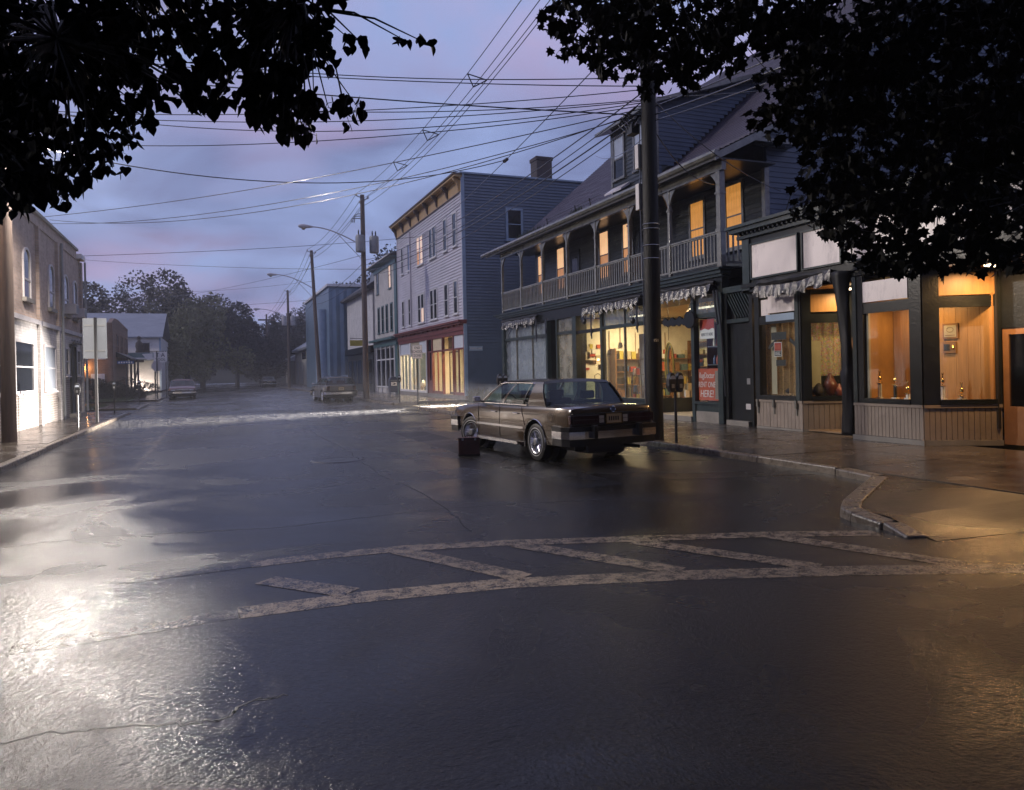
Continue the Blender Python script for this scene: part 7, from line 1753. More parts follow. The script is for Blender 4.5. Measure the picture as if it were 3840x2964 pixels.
def near_tree(name, label, base, trunk, limbs, clumps, kind, size, per, seed, nleaf):
    rnd = random.Random(seed)
    t = thing(name, label, 'tree', base, 'trees overhanging the street')
    MB().tube(trunk[0], trunk[1], 14).build('trunk', 'bark', t, smooth='all')
    for pts, rr in limbs: MB().tube(pts, rr, 8).build('limb', 'bark', t, smooth='all')
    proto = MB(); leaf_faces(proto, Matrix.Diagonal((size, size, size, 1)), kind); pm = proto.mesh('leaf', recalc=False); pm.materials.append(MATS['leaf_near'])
    mb = MB(); tw = MB(); made = 0
    for ci, (x, y, z, r, dens) in enumerate(clumps):
        c = Vector((x, y, z)); n = int(per * dens)
        # nearest limb point feeds the clump with a twig
        best = min((Vector(p) for pts, rr in limbs for p in pts), key=lambda q: (q - c).length)
        if (best - c).length < 2.5:
            mid = (best + c) / 2 + Vector((rnd.gauss(0, .05), rnd.gauss(0, .05), .06)); tw.tube([best, mid, c], [.012, .008, .004], 4)
        for k in range(n):
            while True:
                d = Vector((rnd.uniform(-1, 1), rnd.uniform(-1, 1), rnd.uniform(-1, 1)))
                if d.length < 1: break
            p = c + Vector((d.x * r * 1.15, d.y * r * 1.6, d.z * r))
            M = leaf_matrix(p, size * rnd.uniform(.65, 1.15), rnd)
            if made < nleaf and k % max(1, int(n * len(clumps) / nleaf)) == 0:
                o = bpy.data.objects.new('leaf', pm); COL.objects.link(o); o.parent = t
                o.matrix_local = Matrix.Translation(-Vector(base)) @ M @ Matrix.Diagonal((1 / size, 1 / size, 1 / size, 1)); made += 1
            else:
                leaf_faces(mb, M, kind)
            if k % 4 == 0: tw.tube([c, p], [.003, .002], 3, cap=False)
    tw.build('twigs', 'bark', t, recalc=False, kind='stuff')
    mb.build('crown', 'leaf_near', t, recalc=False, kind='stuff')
    return t
LEFT_CLUMPS = [(-0.71, 7.14, 3.68, 0.084, 1), (0.09, 5.87, 4.31, 0.072, 0.55), (-1.72, 7.11, 3.12, 0.078, 0.55), (-1.04, 7.23, 4.42, 0.083, 1), (0.73, 6.52, 3.89, 0.083, 1), (0.12, 5.87, 4.16, 0.072, 1), (0.2, 5.64, 4.22, 0.07, 0.55), (0.42, 5.72, 3.37, 0.072, 0.55), (-0.86, 6.88, 4.69, 0.08, 0.55), (0.84, 6.18, 4.51, 0.079, 0.55), (-1.21, 6.32, 4.04, 0.071, 1), (-0.25, 6.32, 3.87, 0.076, 1), (0.23, 6.48, 4.42, 0.08, 1), (0.3, 5.36, 3.87, 0.067, 1), (0.68, 6.21, 3.59, 0.079, 0.55), (-1.65, 7.76, 3.36, 0.087, 1), (-0.44, 5.47, 3.9, 0.065, 1), (-0.72, 5.47, 2.9, 0.063, 0.55), (0.82, 6.16, 4.6, 0.079, 0.55), (0.31, 5.48, 3.72, 0.068, 1), (0.02, 7.08, 4.93, 0.086, 0.55), (-1.24, 7.32, 4.08, 0.083, 1), (-1.78, 7.73, 3.2, 0.086, 0.55), (0.95, 5.74, 3.59, 0.075, 0.55), (-0.88, 5.76, 3.72, 0.066, 1), (1.09, 5.93, 3.64, 0.078, 0.55), (-0.1, 5.12, 4, 0.062, 0.55), (-0.57, 7.09, 3.73, 0.084, 0.55), (-1.33, 5.6, 3.12, 0.062, 0.55), (0.09, 6.58, 3.85, 0.081, 0.55), (0.23, 6.14, 3.93, 0.076, 1), (-1.28, 5.48, 3.9, 0.061, 0.55), (-1.01, 6.86, 3.84, 0.079, 1), (-0.01, 5.39, 3.66, 0.066, 1), (-0.58, 5.77, 3.74, 0.068, 1), (0.54, 6.43, 4.72, 0.081, 0.55), (-0.77, 6.3, 4.09, 0.073, 1), (0.61, 6.22, 4.22, 0.079, 1), (0.31, 6.34, 4.49, 0.079, 1), (0.59, 4.78, 3.72, 0.061, 1), (-1.06, 6.8, 4.45, 0.078, 1), (-0.18, 6.33, 4.24, 0.076, 1), (-1.25, 7.18, 4.28, 0.081, 1), (0.51, 5.27, 3.16, 0.067, 0.55), (0.5, 5.04, 3.55, 0.064, 1), (-1.42, 7.31, 4.28, 0.082, 1), (-0.69, 6.31, 3.76, 0.074, 1), (-1.66, 6.76, 2.85, 0.074, 0.55), (-0.91, 5.86, 4.13, 0.067, 0.55), (0.53, 5.17, 4.08, 0.066, 0.55), (-1.58, 6.56, 3.16, 0.072, 0.55), (-1.07, 7.13, 3.13, 0.082, 0.55), (-0.59, 5.61, 3.86, 0.065, 1), (-1.01, 5.56, 2.87, 0.063, 1), (-1.47, 6.55, 4.01, 0.073, 1), (-0.47, 6.14, 3.62, 0.073, 1), (-1.52, 6.82, 4.38, 0.076, 1), (-1.39, 7.12, 4.64, 0.08, 0.55), (-1.4, 6.56, 3.61, 0.073, 1), (-0.72, 5.98, 3.8, 0.069, 1), (-1.08, 5.42, 3.18, 0.061, 1), (-1.55, 7.24, 4.46, 0.081, 1), (-0.52, 7.11, 4.16, 0.084, 1), (-0.38, 6.4, 4.14, 0.076, 1), (-1.5, 6.89, 3.85, 0.077, 1), (-1.09, 5.43, 2.8, 0.061, 1), (-1.39, 5.76, 3.89, 0.064, 0.55), (-1.18, 5.64, 3.94, 0.063, 1), (0.45, 5.73, 3.52, 0.072, 1), (-1.41, 6.38, 3.85, 0.071, 1), (-1.11, 7.41, 4.6, 0.085, 1), (-0.97, 6.51, 3.43, 0.075, 1), (0.41, 5.78, 4.15, 0.072, 1), (0.78, 5.39, 4.05, 0.07, 0.55), (-1.48, 7.06, 3.3, 0.079, 1), (-1.21, 7.18, 3.67, 0.082, 1), (-0.8, 6.1, 3.17, 0.07, 0.55), (-0.03, 6.29, 4.11, 0.077, 1), (-1.22, 6.84, 3.99, 0.077, 1), (0.63, 5.09, 3.75, 0.065, 1), (-0.87, 7.1, 4.01, 0.082, 1), (0.32, 5.15, 3.97, 0.064, 1), (-1.45, 6.01, 3.69, 0.066, 0.55), (-0.14, 6.52, 4.47, 0.079, 1), (-1.57, 7.69, 3.17, 0.086, 0.55), (-0.09, 6.71, 4.44, 0.081, 1), (-1.01, 5.65, 2.74, 0.064, 0.55), (-0.64, 5.47, 2.99, 0.064, 0.55), (-1.63, 7.4, 3.44, 0.082, 1), (-0.96, 6.79, 3.96, 0.078, 1), (-0.29, 7.12, 4.46, 0.085, 1), (0.4, 5.02, 3.51, 0.063, 1), (-1.2, 6.96, 4.37, 0.079, 1), (-0.01, 6.97, 4.64, 0.085, 1), (-0.18, 5.53, 3.46, 0.066, 0.55), (-0.93, 5.43, 3.23, 0.062, 1), (-1.3, 5.61, 3.3, 0.062, 0.55), (-1.28, 6.94, 3.76, 0.078, 1), (-0.64, 6.49, 3.62, 0.076, 1), (-1.82, 7.51, 4.48, 0.083, 0.55), (0.53, 5.98, 4.29, 0.075, 1), (-1.49, 6.75, 4.54, 0.075, 0.55), (-0.34, 6.43, 4.31, 0.077, 1), (0.07, 5.77, 3.77, 0.071, 1), (0.34, 5.51, 3.83, 0.069, 1), (-0.61, 5.64, 4.04, 0.066, 1), (-0.95, 5.35, 3.93, 0.061, 0.55), (-1.69, 7.49, 3.59, 0.083, 1), (-1.25, 6.24, 3.71, 0.07, 1), (-0.56, 7.05, 4.42, 0.083, 1), (0.29, 5.22, 4.1, 0.065, 0.55), (-1.18, 6.3, 3.3, 0.071, 1), (0.61, 5.55, 4.16, 0.071, 1), (-1.17, 7.25, 3.21, 0.083, 1), (-0.44, 6.81, 4.57, 0.081, 1), (-0.66, 6.02, 3.54, 0.07, 1), (-1.45, 6.63, 3.54, 0.074, 1), (0.33, 5.19, 3.46, 0.065, 1), (-0.91, 5.64, 3.59, 0.064, 1), (0.47, 5.71, 3.7, 0.072, 1), (-1.19, 6.9, 4.52, 0.078, 1), (-0.44, 5.51, 4.03, 0.065, 0.55), (-0.78, 5.8, 3.48, 0.067, 1), (-1.45, 6.46, 4.09, 0.072, 1), (-1.21, 5.81, 3.67, 0.065, 1), (-0.11, 5.01, 3.36, 0.061, 1), (-0.81, 6.63, 3.66, 0.077, 1), (-1.18, 5.69, 3.08, 0.064, 1), (-0.78, 5.84, 4.04, 0.067, 1), (-1.09, 5.66, 2.71, 0.064, 0.55), (-0.53, 5.71, 4.06, 0.067, 1), (-1.31, 6.96, 4.47, 0.078, 1), (0.48, 5.99, 4.38, 0.075, 1), (-0.64, 7.34, 4.23, 0.086, 1), (-0.75, 7.13, 4.88, 0.083, 0.55), (-0.36, 6.98, 4.03, 0.083, 0.55), (-1.56, 7.38, 4.41, 0.082, 1), (-0.5, 6.9, 4.2, 0.082, 1), (-1.08, 7.51, 3.57, 0.086, 1), (-0.43, 6.45, 4.51, 0.077, 0.55), (-1.59, 6.6, 3.29, 0.073, 0.55), (0.7, 5.45, 3.44, 0.07, 0.55), (-0.99, 7.23, 4.26, 0.083, 1), (-0.08, 6.18, 3.61, 0.075, 0.55), (0.41, 5.66, 3.99, 0.071, 1), (0.22, 5.27, 3.47, 0.065, 0.55), (0.42, 6.37, 3.78, 0.08, 1), (0.49, 5, 3.38, 0.063, 1), (-1, 6.43, 3.76, 0.074, 1), (-1.35, 6.78, 3.69, 0.076, 1), (-1.75, 7.61, 2.98, 0.084, 0.55), (-1.12, 7.04, 4.34, 0.08, 1), (0.86, 5.77, 4.02, 0.075, 0.55), (-0.99, 6.97, 4.62, 0.08, 0.55), (0.64, 5.75, 3.96, 0.073, 1), (-1.13, 5.82, 3.03, 0.065, 1), (0.59, 6.68, 4.29, 0.084, 1), (-1.8, 7.37, 3.96, 0.081, 0.55), (-0.26, 5.55, 4.13, 0.066, 0.55), (0.05, 5.63, 3.91, 0.069, 1), (-1.07, 6.4, 3.33, 0.073, 1), (-1.46, 6.85, 2.91, 0.076, 0.55), (-0.58, 6.3, 4.06, 0.074, 1), (-0.73, 7.36, 3.53, 0.086, 0.55), (-0.65, 6, 3.24, 0.07, 0.55), (0.12, 6.83, 4.88, 0.084, 0.55), (-1.32, 6.04, 2.87, 0.067, 1), (-0.51, 6.09, 4.41, 0.072, 0.55), (-1.33, 7, 4.69, 0.079, 0.55), (0.16, 5.53, 3.84, 0.068, 1), (-0.96, 6.46, 3.16, 0.074, 1), (0.64, 5.88, 3.8, 0.075, 0.55), (-1.81, 7.58, 4.38, 0.084, 0.55), (0.1, 6.78, 4.05, 0.083, 1), (-0.8, 5.96, 2.93, 0.069, 0.55), (-0.19, 6.49, 4.54, 0.078, 0.55), (-1, 6.32, 2.86, 0.072, 0.55), (-0.33, 5.95, 3.52, 0.071, 0.55), (-1.07, 5.67, 2.81, 0.064, 1), (-0.73, 6.96, 3.28, 0.081, 0.55), (-0.47, 6.9, 4.47, 0.082, 1), (-0.27, 6.76, 4.53, 0.081, 1), (0.68, 6.63, 4.52, 0.084, 1), (-0.61, 7.05, 3.58, 0.083, 0.55), (-1.44, 7.4, 4.03, 0.083, 1), (-0.07, 6.49, 4.57, 0.079, 0.55), (0.93, 6.05, 4.63, 0.078, 0.55), (0.25, 5.06, 3.26, 0.063, 0.55), (-0.74, 6.47, 4.31, 0.075, 1), (-1.37, 6.02, 2.99, 0.067, 1), (-1.71, 7.41, 3.76, 0.082, 0.55), (-1.43, 6.92, 4.64, 0.077, 0.55), (-0.92, 5.45, 3.33, 0.062, 1), (0.74, 5.81, 3.97, 0.074, 0.55), (0.19, 5.63, 4.3, 0.07, 0.55), (-1.7, 6.97, 3.64, 0.077, 0.55), (0.72, 5.09, 3.82, 0.066, 0.55), (-0.47, 5.38, 3.59, 0.063, 1), (-0.84, 6.3, 3.44, 0.073, 1), (-0.05, 5.92, 3.63, 0.072, 0.55), (-0.74, 6.1, 4.23, 0.071, 1), (-1.22, 6.66, 3.5, 0.075, 1), (-1.01, 5.49, 3, 0.062, 1), (-0.93, 6.74, 4.67, 0.078, 0.55), (-0.53, 7.2, 3.88, 0.085, 0.55), (0.56, 5.76, 3.49, 0.073, 0.55), (-1.53, 6.23, 2.83, 0.069, 0.55), (0.26, 4.96, 3.42, 0.062, 1), (-1, 5.5, 3.42, 0.062, 1), (-1.36, 6.6, 3.45, 0.074, 1), (-1.67, 7.39, 4.11, 0.082, 1), (0.71, 6.05, 3.96, 0.077, 0.55), (0.04, 5.01, 3.22, 0.061, 0.55), (-1.78, 7.51, 4.89, 0.083, 0.55), (0.21, 6.09, 3.68, 0.075, 0.55), (0.78, 5.03, 4.01, 0.065, 0.55), (-0.71, 5.45, 3.09, 0.063, 1), (-1.1, 7.02, 4.76, 0.08, 0.55), (0.35, 5.44, 3.34, 0.068, 0.55), (-1.46, 7.29, 4.49, 0.082, 1), (-0.63, 6.43, 4.47, 0.075, 0.55), (-0.7, 5.27, 3.72, 0.061, 1), (-1.8, 7.79, 4.11, 0.086, 0.55), (0.75, 5.16, 3.36, 0.067, 0.55), (-0.61, 5.61, 3.77, 0.065, 1), (0.68, 5.77, 3.35, 0.074, 0.55), (0.59, 5.11, 4.11, 0.065, 0.55), (0.39, 5.65, 4.36, 0.071, 0.55), (-0.33, 5.65, 4.23, 0.067, 0.55), (0.01, 5.97, 4.29, 0.073, 1), (-0.7, 6.23, 3.48, 0.073, 1), (1.04, 6.11, 3.62, 0.08, 0.55), (-0.07, 6.44, 3.97, 0.078, 1), (-1.52, 6.2, 2.65, 0.068, 0.55), (-0.19, 5.48, 4.18, 0.066, 0.55), (0.48, 5.4, 3.27, 0.068, 0.55), (-0.98, 5.61, 2.81, 0.064, 1), (0.68, 5.3, 3.48, 0.068, 0.55), (0.77, 5.16, 3.67, 0.067, 0.55), (0.25, 6.21, 4.06, 0.077, 1), (-0.62, 6.86, 4.41, 0.081, 1), (0.34, 6.04, 4.27, 0.075, 1), (-1.68, 7.08, 3.97, 0.078, 0.55), (-0.16, 6.94, 4.39, 0.084, 1), (-0.64, 6.18, 3.8, 0.072, 1), (-1.2, 7.23, 3.3, 0.082, 1), (-1.32, 6.81, 3.99, 0.077, 1), (-1.18, 5.9, 2.7, 0.066, 0.55), (-0.37, 5.51, 3.49, 0.065, 1), (-1.32, 5.9, 3.24, 0.065, 1), (-0.22, 5.27, 3.6, 0.063, 1), (-1.31, 6.34, 3.63, 0.071, 1), (-0.41, 6.14, 3.43, 0.073, 0.55), (0.6, 6.85, 4.57, 0.086, 1), (0.98, 5.64, 4.04, 0.07, 0.5), (1.07, 5.6, 4, 0.07, 0.4), (1.37, 5.48, 4.01, 0.07, 0.3), (1.49, 5.43, 4, 0.07, 0.3)]
RIGHT_CLUMPS = [(5.16, 5.88, 4.71, 0.124, 0.55), (6.93, 5.79, 3.13, 0.134, 1), (7.66, 6.96, 3.42, 0.157, 1), (4.41, 6.5, 4.51, 0.129, 0.55), (8.04, 6.14, 4.71, 0.146, 1), (5.53, 6.82, 5.6, 0.141, 1), (5.92, 5.85, 3.75, 0.129, 1), (5.18, 6.13, 4.05, 0.129, 0.55), (3.67, 6.07, 4.64, 0.118, 1), (6.34, 5.16, 4.46, 0.12, 1), (6.5, 6.16, 3.62, 0.137, 1), (6.27, 6.69, 4.24, 0.144, 0.55), (9.01, 5.72, 5.1, 0.146, 0.55), (8.49, 6.36, 3.07, 0.153, 1), (6.29, 6.7, 5.7, 0.144, 0.55), (7.45, 7.05, 5.85, 0.157, 1), (7.77, 6.63, 3.78, 0.152, 1), (6.46, 5.1, 2.48, 0.12, 0.55), (4.04, 6.01, 4.81, 0.119, 1), (4.42, 6.46, 5.43, 0.129, 0.55), (7.09, 4.97, 2.64, 0.122, 0.55), (6.99, 5.42, 3.67, 0.129, 1), (8.51, 6.47, 5.84, 0.155, 1), (6.93, 7.1, 3.93, 0.155, 0.55), (7.96, 6.3, 5.97, 0.148, 0.55), (7.44, 4.92, 4.46, 0.124, 1), (7.68, 6.69, 4.71, 0.153, 1), (8.61, 5.98, 2.69, 0.147, 0.55), (6.26, 5.2, 3.76, 0.121, 1), (3.72, 6.94, 4.83, 0.132, 0.55), (9.39, 5.97, 3.97, 0.152, 0.55), (9.16, 6.26, 3.68, 0.155, 1), (6.47, 6.36, 4.55, 0.14, 1), (5.47, 6.14, 5.47, 0.13, 0.55), (8.13, 5.61, 5.34, 0.139, 1), (7.66, 4.88, 2.57, 0.124, 0.55), (5.53, 7.82, 5.77, 0.157, 1), (6.5, 5.44, 4.46, 0.126, 1), (5.6, 7.25, 5.76, 0.149, 1), (6.94, 5.5, 3.11, 0.13, 1), (6.64, 5.24, 3.75, 0.124, 1), (7.22, 4.86, 5.02, 0.121, 0.55), (6.25, 5.97, 4.82, 0.133, 1), (7.95, 6, 2.68, 0.144, 0.55), (7.94, 5.52, 5.53, 0.136, 0.55), (7.75, 5.69, 3.45, 0.138, 1), (6.35, 5.27, 2.62, 0.122, 1), (7.6, 5.09, 4.27, 0.127, 1), (4.75, 7.59, 5.81, 0.149, 1), (5.3, 5.82, 4.22, 0.124, 1), (8.29, 5.34, 5.17, 0.136, 1), (4.4, 8.33, 6.01, 0.158, 1), (7.78, 5.64, 4.45, 0.137, 1), (5.68, 7.79, 5.46, 0.158, 1), (6.07, 6.37, 5.02, 0.138, 1), (6.11, 5.31, 4.33, 0.121, 1), (7.44, 4.63, 4.05, 0.119, 0.55), (5.3, 7.77, 5.46, 0.155, 1), (7.78, 6.57, 5.48, 0.152, 1), (6.48, 5.77, 5.05, 0.131, 1), (8.72, 5.77, 3.81, 0.145, 1), (6.97, 6.39, 3.51, 0.144, 1), (9.29, 5.87, 5.4, 0.15, 0.55), (7.24, 5.25, 2.91, 0.127, 1), (4.66, 7.75, 5.09, 0.151, 0.55), (7.93, 5.05, 3.15, 0.129, 0.55), (8.36, 5.66, 4.4, 0.141, 1), (6.82, 4.97, 2.64, 0.12, 1), (8.31, 6.24, 3.81, 0.15, 1), (6.04, 6.9, 4.86, 0.146, 0.55), (7.22, 6.22, 3.17, 0.143, 1), (8.01, 6.85, 5.94, 0.157, 1), (6.49, 5.04, 2.73, 0.12, 1), (9.29, 5.95, 3.01, 0.151, 0.55), (7.75, 6.35, 4.74, 0.148, 1), (6.13, 6.88, 5.57, 0.146, 1), (4.36, 8.28, 5.66, 0.157, 0.55), (5.76, 5.48, 3.95, 0.122, 1), (6.87, 5.55, 4.1, 0.13, 1), (7.33, 5.15, 3.94, 0.127, 1), (7.43, 5.71, 5.14, 0.136, 1), (4.67, 6.01, 4.7, 0.123, 1), (8.67, 5.45, 4.27, 0.14, 0.55), (7.68, 6.29, 5.73, 0.147, 0.55), (6.81, 6.23, 4.07, 0.14, 1), (6.92, 6.3, 4.86, 0.142, 1), (8.9, 6.19, 3.2, 0.153, 1), (6.78, 4.9, 4.36, 0.119, 1), (6.26, 6.07, 4.05, 0.134, 1), (6.88, 4.93, 3.5, 0.12, 1), (6.43, 5.67, 2.57, 0.129, 0.55), (6.89, 5.67, 2.53, 0.132, 0.55), (6.71, 6.16, 2.81, 0.138, 0.55), (6.31, 6.43, 5.64, 0.14, 0.55), (5.52, 5.42, 4.69, 0.119, 1), (3.68, 7.45, 5.13, 0.14, 0.55), (4.38, 6.89, 4.75, 0.135, 0.55), (7.64, 7.01, 6.17, 0.158, 0.55), (8.61, 6.67, 5.53, 0.158, 1), (6.96, 5.48, 4.47, 0.129, 1), (6.9, 5.58, 3.61, 0.131, 1), (6.62, 5.55, 5.35, 0.128, 0.55), (7.89, 5.38, 4.82, 0.134, 1), (4.92, 6.18, 5.01, 0.128, 1), (9.71, 6.2, 4.99, 0.158, 0.55), (8.11, 5.98, 5.73, 0.144, 0.55), (6.43, 5.58, 4.66, 0.128, 1), (7.58, 4.77, 2.92, 0.122, 0.55), (4.96, 6.1, 4.63, 0.127, 0.55), (6.6, 6.17, 2.97, 0.138, 1), (6.98, 7.09, 3.66, 0.155, 1), (5.37, 7.36, 6, 0.149, 0.55), (7.26, 6.44, 3.72, 0.146, 1), (5.29, 6.31, 4.93, 0.132, 0.55), (3.65, 7.6, 5.78, 0.142, 0.55), (7.14, 7.25, 3.49, 0.158, 0.55), (6.46, 5.09, 3.31, 0.12, 1), (8.84, 5.9, 4.19, 0.148, 1), (5.77, 5.89, 4.55, 0.128, 1), (8.1, 6.22, 3.21, 0.148, 1), (5.45, 5.95, 4.67, 0.127, 0.55), (9.6, 6.2, 4.54, 0.157, 1), (5.47, 6.94, 5.85, 0.143, 0.55), (3.98, 6.17, 4.65, 0.122, 1), (8.81, 5.83, 3, 0.146, 1), (6.31, 5.52, 3.64, 0.126, 1), (6.28, 5.67, 4.04, 0.128, 1), (3.77, 8, 5.66, 0.149, 0.55), (8.33, 5.92, 5.29, 0.145, 1), (6.54, 5.01, 3.15, 0.119, 1), (4.88, 5.79, 5.1, 0.121, 0.55), (5.89, 5.82, 4.61, 0.128, 1), (6.95, 6.99, 4.61, 0.153, 1), (3.88, 6.06, 4.77, 0.119, 1), (8.25, 6.45, 4.49, 0.153, 1), (4.7, 8.17, 6.34, 0.158, 0.55), (7.97, 6.58, 3.7, 0.153, 1), (4.38, 7.45, 5.63, 0.144, 1), (9.11, 5.98, 3.41, 0.151, 1), (6.91, 7.08, 4.82, 0.154, 1), (8.6, 6.37, 5.06, 0.154, 1), (7.35, 7.03, 6.16, 0.156, 0.55), (5.92, 5.5, 4.25, 0.123, 1), (5.61, 6.32, 4.3, 0.134, 1), (5.96, 5.26, 3.05, 0.12, 1), (8.17, 5.76, 4.05, 0.141, 1), (4.24, 7.01, 5.64, 0.136, 0.55), (7.57, 6.98, 4.02, 0.157, 1), (7.99, 5.81, 3.29, 0.141, 1), (8.62, 5.55, 4.02, 0.141, 0.55), (7.49, 5.6, 3.92, 0.134, 1), (8.08, 6.6, 4.19, 0.154, 1), (8.23, 5.25, 5.42, 0.134, 0.55), (7.06, 6.88, 3.32, 0.152, 1), (3.48, 6.59, 5.26, 0.125, 0.55), (8.03, 6.06, 4.44, 0.145, 1), (8.69, 6.09, 4.84, 0.15, 1), (8.9, 6.38, 5.91, 0.156, 1), (5.33, 7.78, 6, 0.155, 1), (6.56, 7.08, 6.12, 0.152, 0.55), (8.5, 5.86, 3.72, 0.145, 1), (4.88, 7.9, 5.41, 0.154, 1), (4.95, 6.59, 4.77, 0.134, 0.55), (6.35, 6.83, 4.55, 0.147, 1), (3.97, 8.11, 5.9, 0.152, 0.55), (7.45, 5.54, 5.02, 0.133, 1), (7.29, 7.15, 3.63, 0.158, 1), (4.56, 8.18, 5.67, 0.157, 1), (5.25, 6, 5.19, 0.127, 0.55), (6.91, 6.17, 5.11, 0.14, 1), (7.98, 6.92, 6.19, 0.158, 0.55), (6.31, 5.6, 2.83, 0.127, 1), (5.04, 6.6, 5.15, 0.135, 1), (9.11, 6.17, 2.88, 0.154, 0.55), (5.11, 6.99, 5.55, 0.141, 1), (5.48, 5.39, 2.79, 0.119, 0.55), (5.61, 5.4, 4.22, 0.12, 1), (6.36, 5.69, 4.38, 0.129, 1), (6.5, 6.12, 3.26, 0.136, 1), (6.45, 5.34, 4.93, 0.124, 1), (7.85, 5.69, 3.62, 0.138, 1), (6.09, 7.28, 5.76, 0.152, 1), (7.5, 6.68, 5.83, 0.152, 1), (5.78, 5.99, 3.89, 0.13, 1), (6.74, 7.21, 3.5, 0.155, 0.55), (7.09, 4.85, 3.59, 0.12, 1), (8.18, 5.72, 4.42, 0.141, 1), (7.61, 6.5, 3.48, 0.149, 1), (5.56, 5.79, 4.87, 0.125, 1), (6.3, 6.69, 4.95, 0.144, 1), (3.36, 6.76, 4.96, 0.127, 0.55), (7.66, 5.07, 4.78, 0.127, 1), (6.78, 7.17, 4.93, 0.155, 1), (3.96, 6.73, 4.81, 0.13, 0.55), (5.99, 5.93, 5.44, 0.13, 0.55), (8.62, 6.27, 4.57, 0.152, 1), (5.92, 6.16, 3.75, 0.134, 0.55), (6.35, 5.35, 3.6, 0.123, 1), (5.67, 5.55, 3.48, 0.122, 1), (5.25, 7.96, 5.37, 0.158, 1), (7.46, 5.09, 4.84, 0.126, 1), (9.38, 6.26, 5.79, 0.157, 1), (5.13, 5.51, 4.78, 0.118, 1), (6.12, 6.1, 5.31, 0.134, 1), (8.68, 5.64, 3.12, 0.143, 1), (8.78, 5.46, 5.45, 0.14, 0.55), (9.15, 6.35, 3.49, 0.157, 1), (6.1, 6.83, 4.25, 0.145, 0.55), (3.92, 6.2, 5.18, 0.122, 0.55), (7.7, 5.04, 3.27, 0.127, 1), (4.51, 8.07, 6.07, 0.155, 0.55), (4.1, 6.26, 5.12, 0.124, 0.55), (7.68, 4.81, 3.33, 0.123, 0.55), (5.3, 5.81, 4.79, 0.124, 1), (4.67, 5.95, 4.48, 0.122, 0.55), (7.7, 5.92, 4.87, 0.141, 1), (9.04, 6.1, 3.28, 0.152, 1), (6.83, 5.67, 4.23, 0.132, 1), (8.99, 5.81, 4.55, 0.147, 1), (6.08, 5.62, 4.77, 0.126, 1), (5.51, 5.82, 3.33, 0.126, 0.55), (7.58, 6.01, 4.51, 0.141, 1), (6.99, 6.65, 4.04, 0.148, 1), (4.84, 6.8, 4.63, 0.137, 0.55), (8.02, 6.16, 5.8, 0.147, 0.55), (8.42, 5.97, 3.61, 0.146, 1), (6.21, 5.29, 2.46, 0.122, 0.55), (7.1, 5.67, 5.22, 0.133, 1), (5.91, 5.81, 3.39, 0.128, 1), (6.77, 5.48, 4.87, 0.128, 1), (5.79, 5.34, 4.02, 0.12, 1), (8.34, 6.68, 2.98, 0.157, 1), (8.12, 5.89, 2.66, 0.143, 0.55), (7.96, 6.39, 3.56, 0.15, 1), (4.94, 5.72, 4.76, 0.12, 1), (3.75, 6.66, 4.66, 0.128, 0.55), (7.84, 6.74, 4.35, 0.155, 1), (6.25, 6.85, 4.91, 0.146, 1), (6.4, 5.46, 2.79, 0.125, 1), (7.6, 5.23, 4.53, 0.129, 1), (3.96, 6.16, 4.27, 0.121, 0.55), (7.84, 5.78, 5.35, 0.14, 1), (6.73, 5.03, 3.52, 0.121, 1), (7.18, 5.38, 4.7, 0.129, 1), (8.07, 5.3, 5.49, 0.133, 0.55), (8.39, 5.23, 4.68, 0.134, 0.55), (5.32, 7.27, 5.39, 0.147, 1), (9.2, 5.74, 4.25, 0.147, 0.55), (7.4, 5.62, 4.06, 0.134, 1), (6.66, 5.69, 4.09, 0.131, 1), (7.91, 4.9, 5.28, 0.126, 0.55), (7.05, 5.26, 3.02, 0.126, 1), (3.7, 7.34, 5.74, 0.138, 0.55), (7.55, 6.39, 4.75, 0.147, 1), (4.43, 7.96, 5.8, 0.152, 1), (9.05, 6.48, 6.24, 0.158, 0.55), (6.86, 6.53, 3.56, 0.145, 1), (7.83, 5.13, 2.68, 0.129, 0.55), (8.78, 6.43, 4.45, 0.156, 1), (4.17, 5.99, 4.45, 0.12, 1), (6.58, 6.65, 5.19, 0.145, 1), (7.99, 5.31, 2.56, 0.133, 0.55), (6.16, 5.85, 2.74, 0.13, 0.55), (5.32, 5.54, 3.9, 0.12, 1), (7.01, 7.27, 5.93, 0.158, 1), (8.65, 5.57, 4.8, 0.141, 0.55), (7.77, 4.84, 3.65, 0.124, 0.55), (9.62, 6.28, 5.98, 0.158, 1), (4.61, 7.93, 5.67, 0.153, 1), (9.31, 6.01, 3.79, 0.152, 0.55), (5.81, 5.49, 4.42, 0.122, 1), (6.25, 5.24, 4.54, 0.121, 1), (5.77, 5.26, 2.48, 0.119, 0.55), (8.53, 5.68, 4.28, 0.142, 1), (4.13, 6.75, 5.17, 0.132, 1), (6.25, 6.39, 3.08, 0.139, 0.55)]
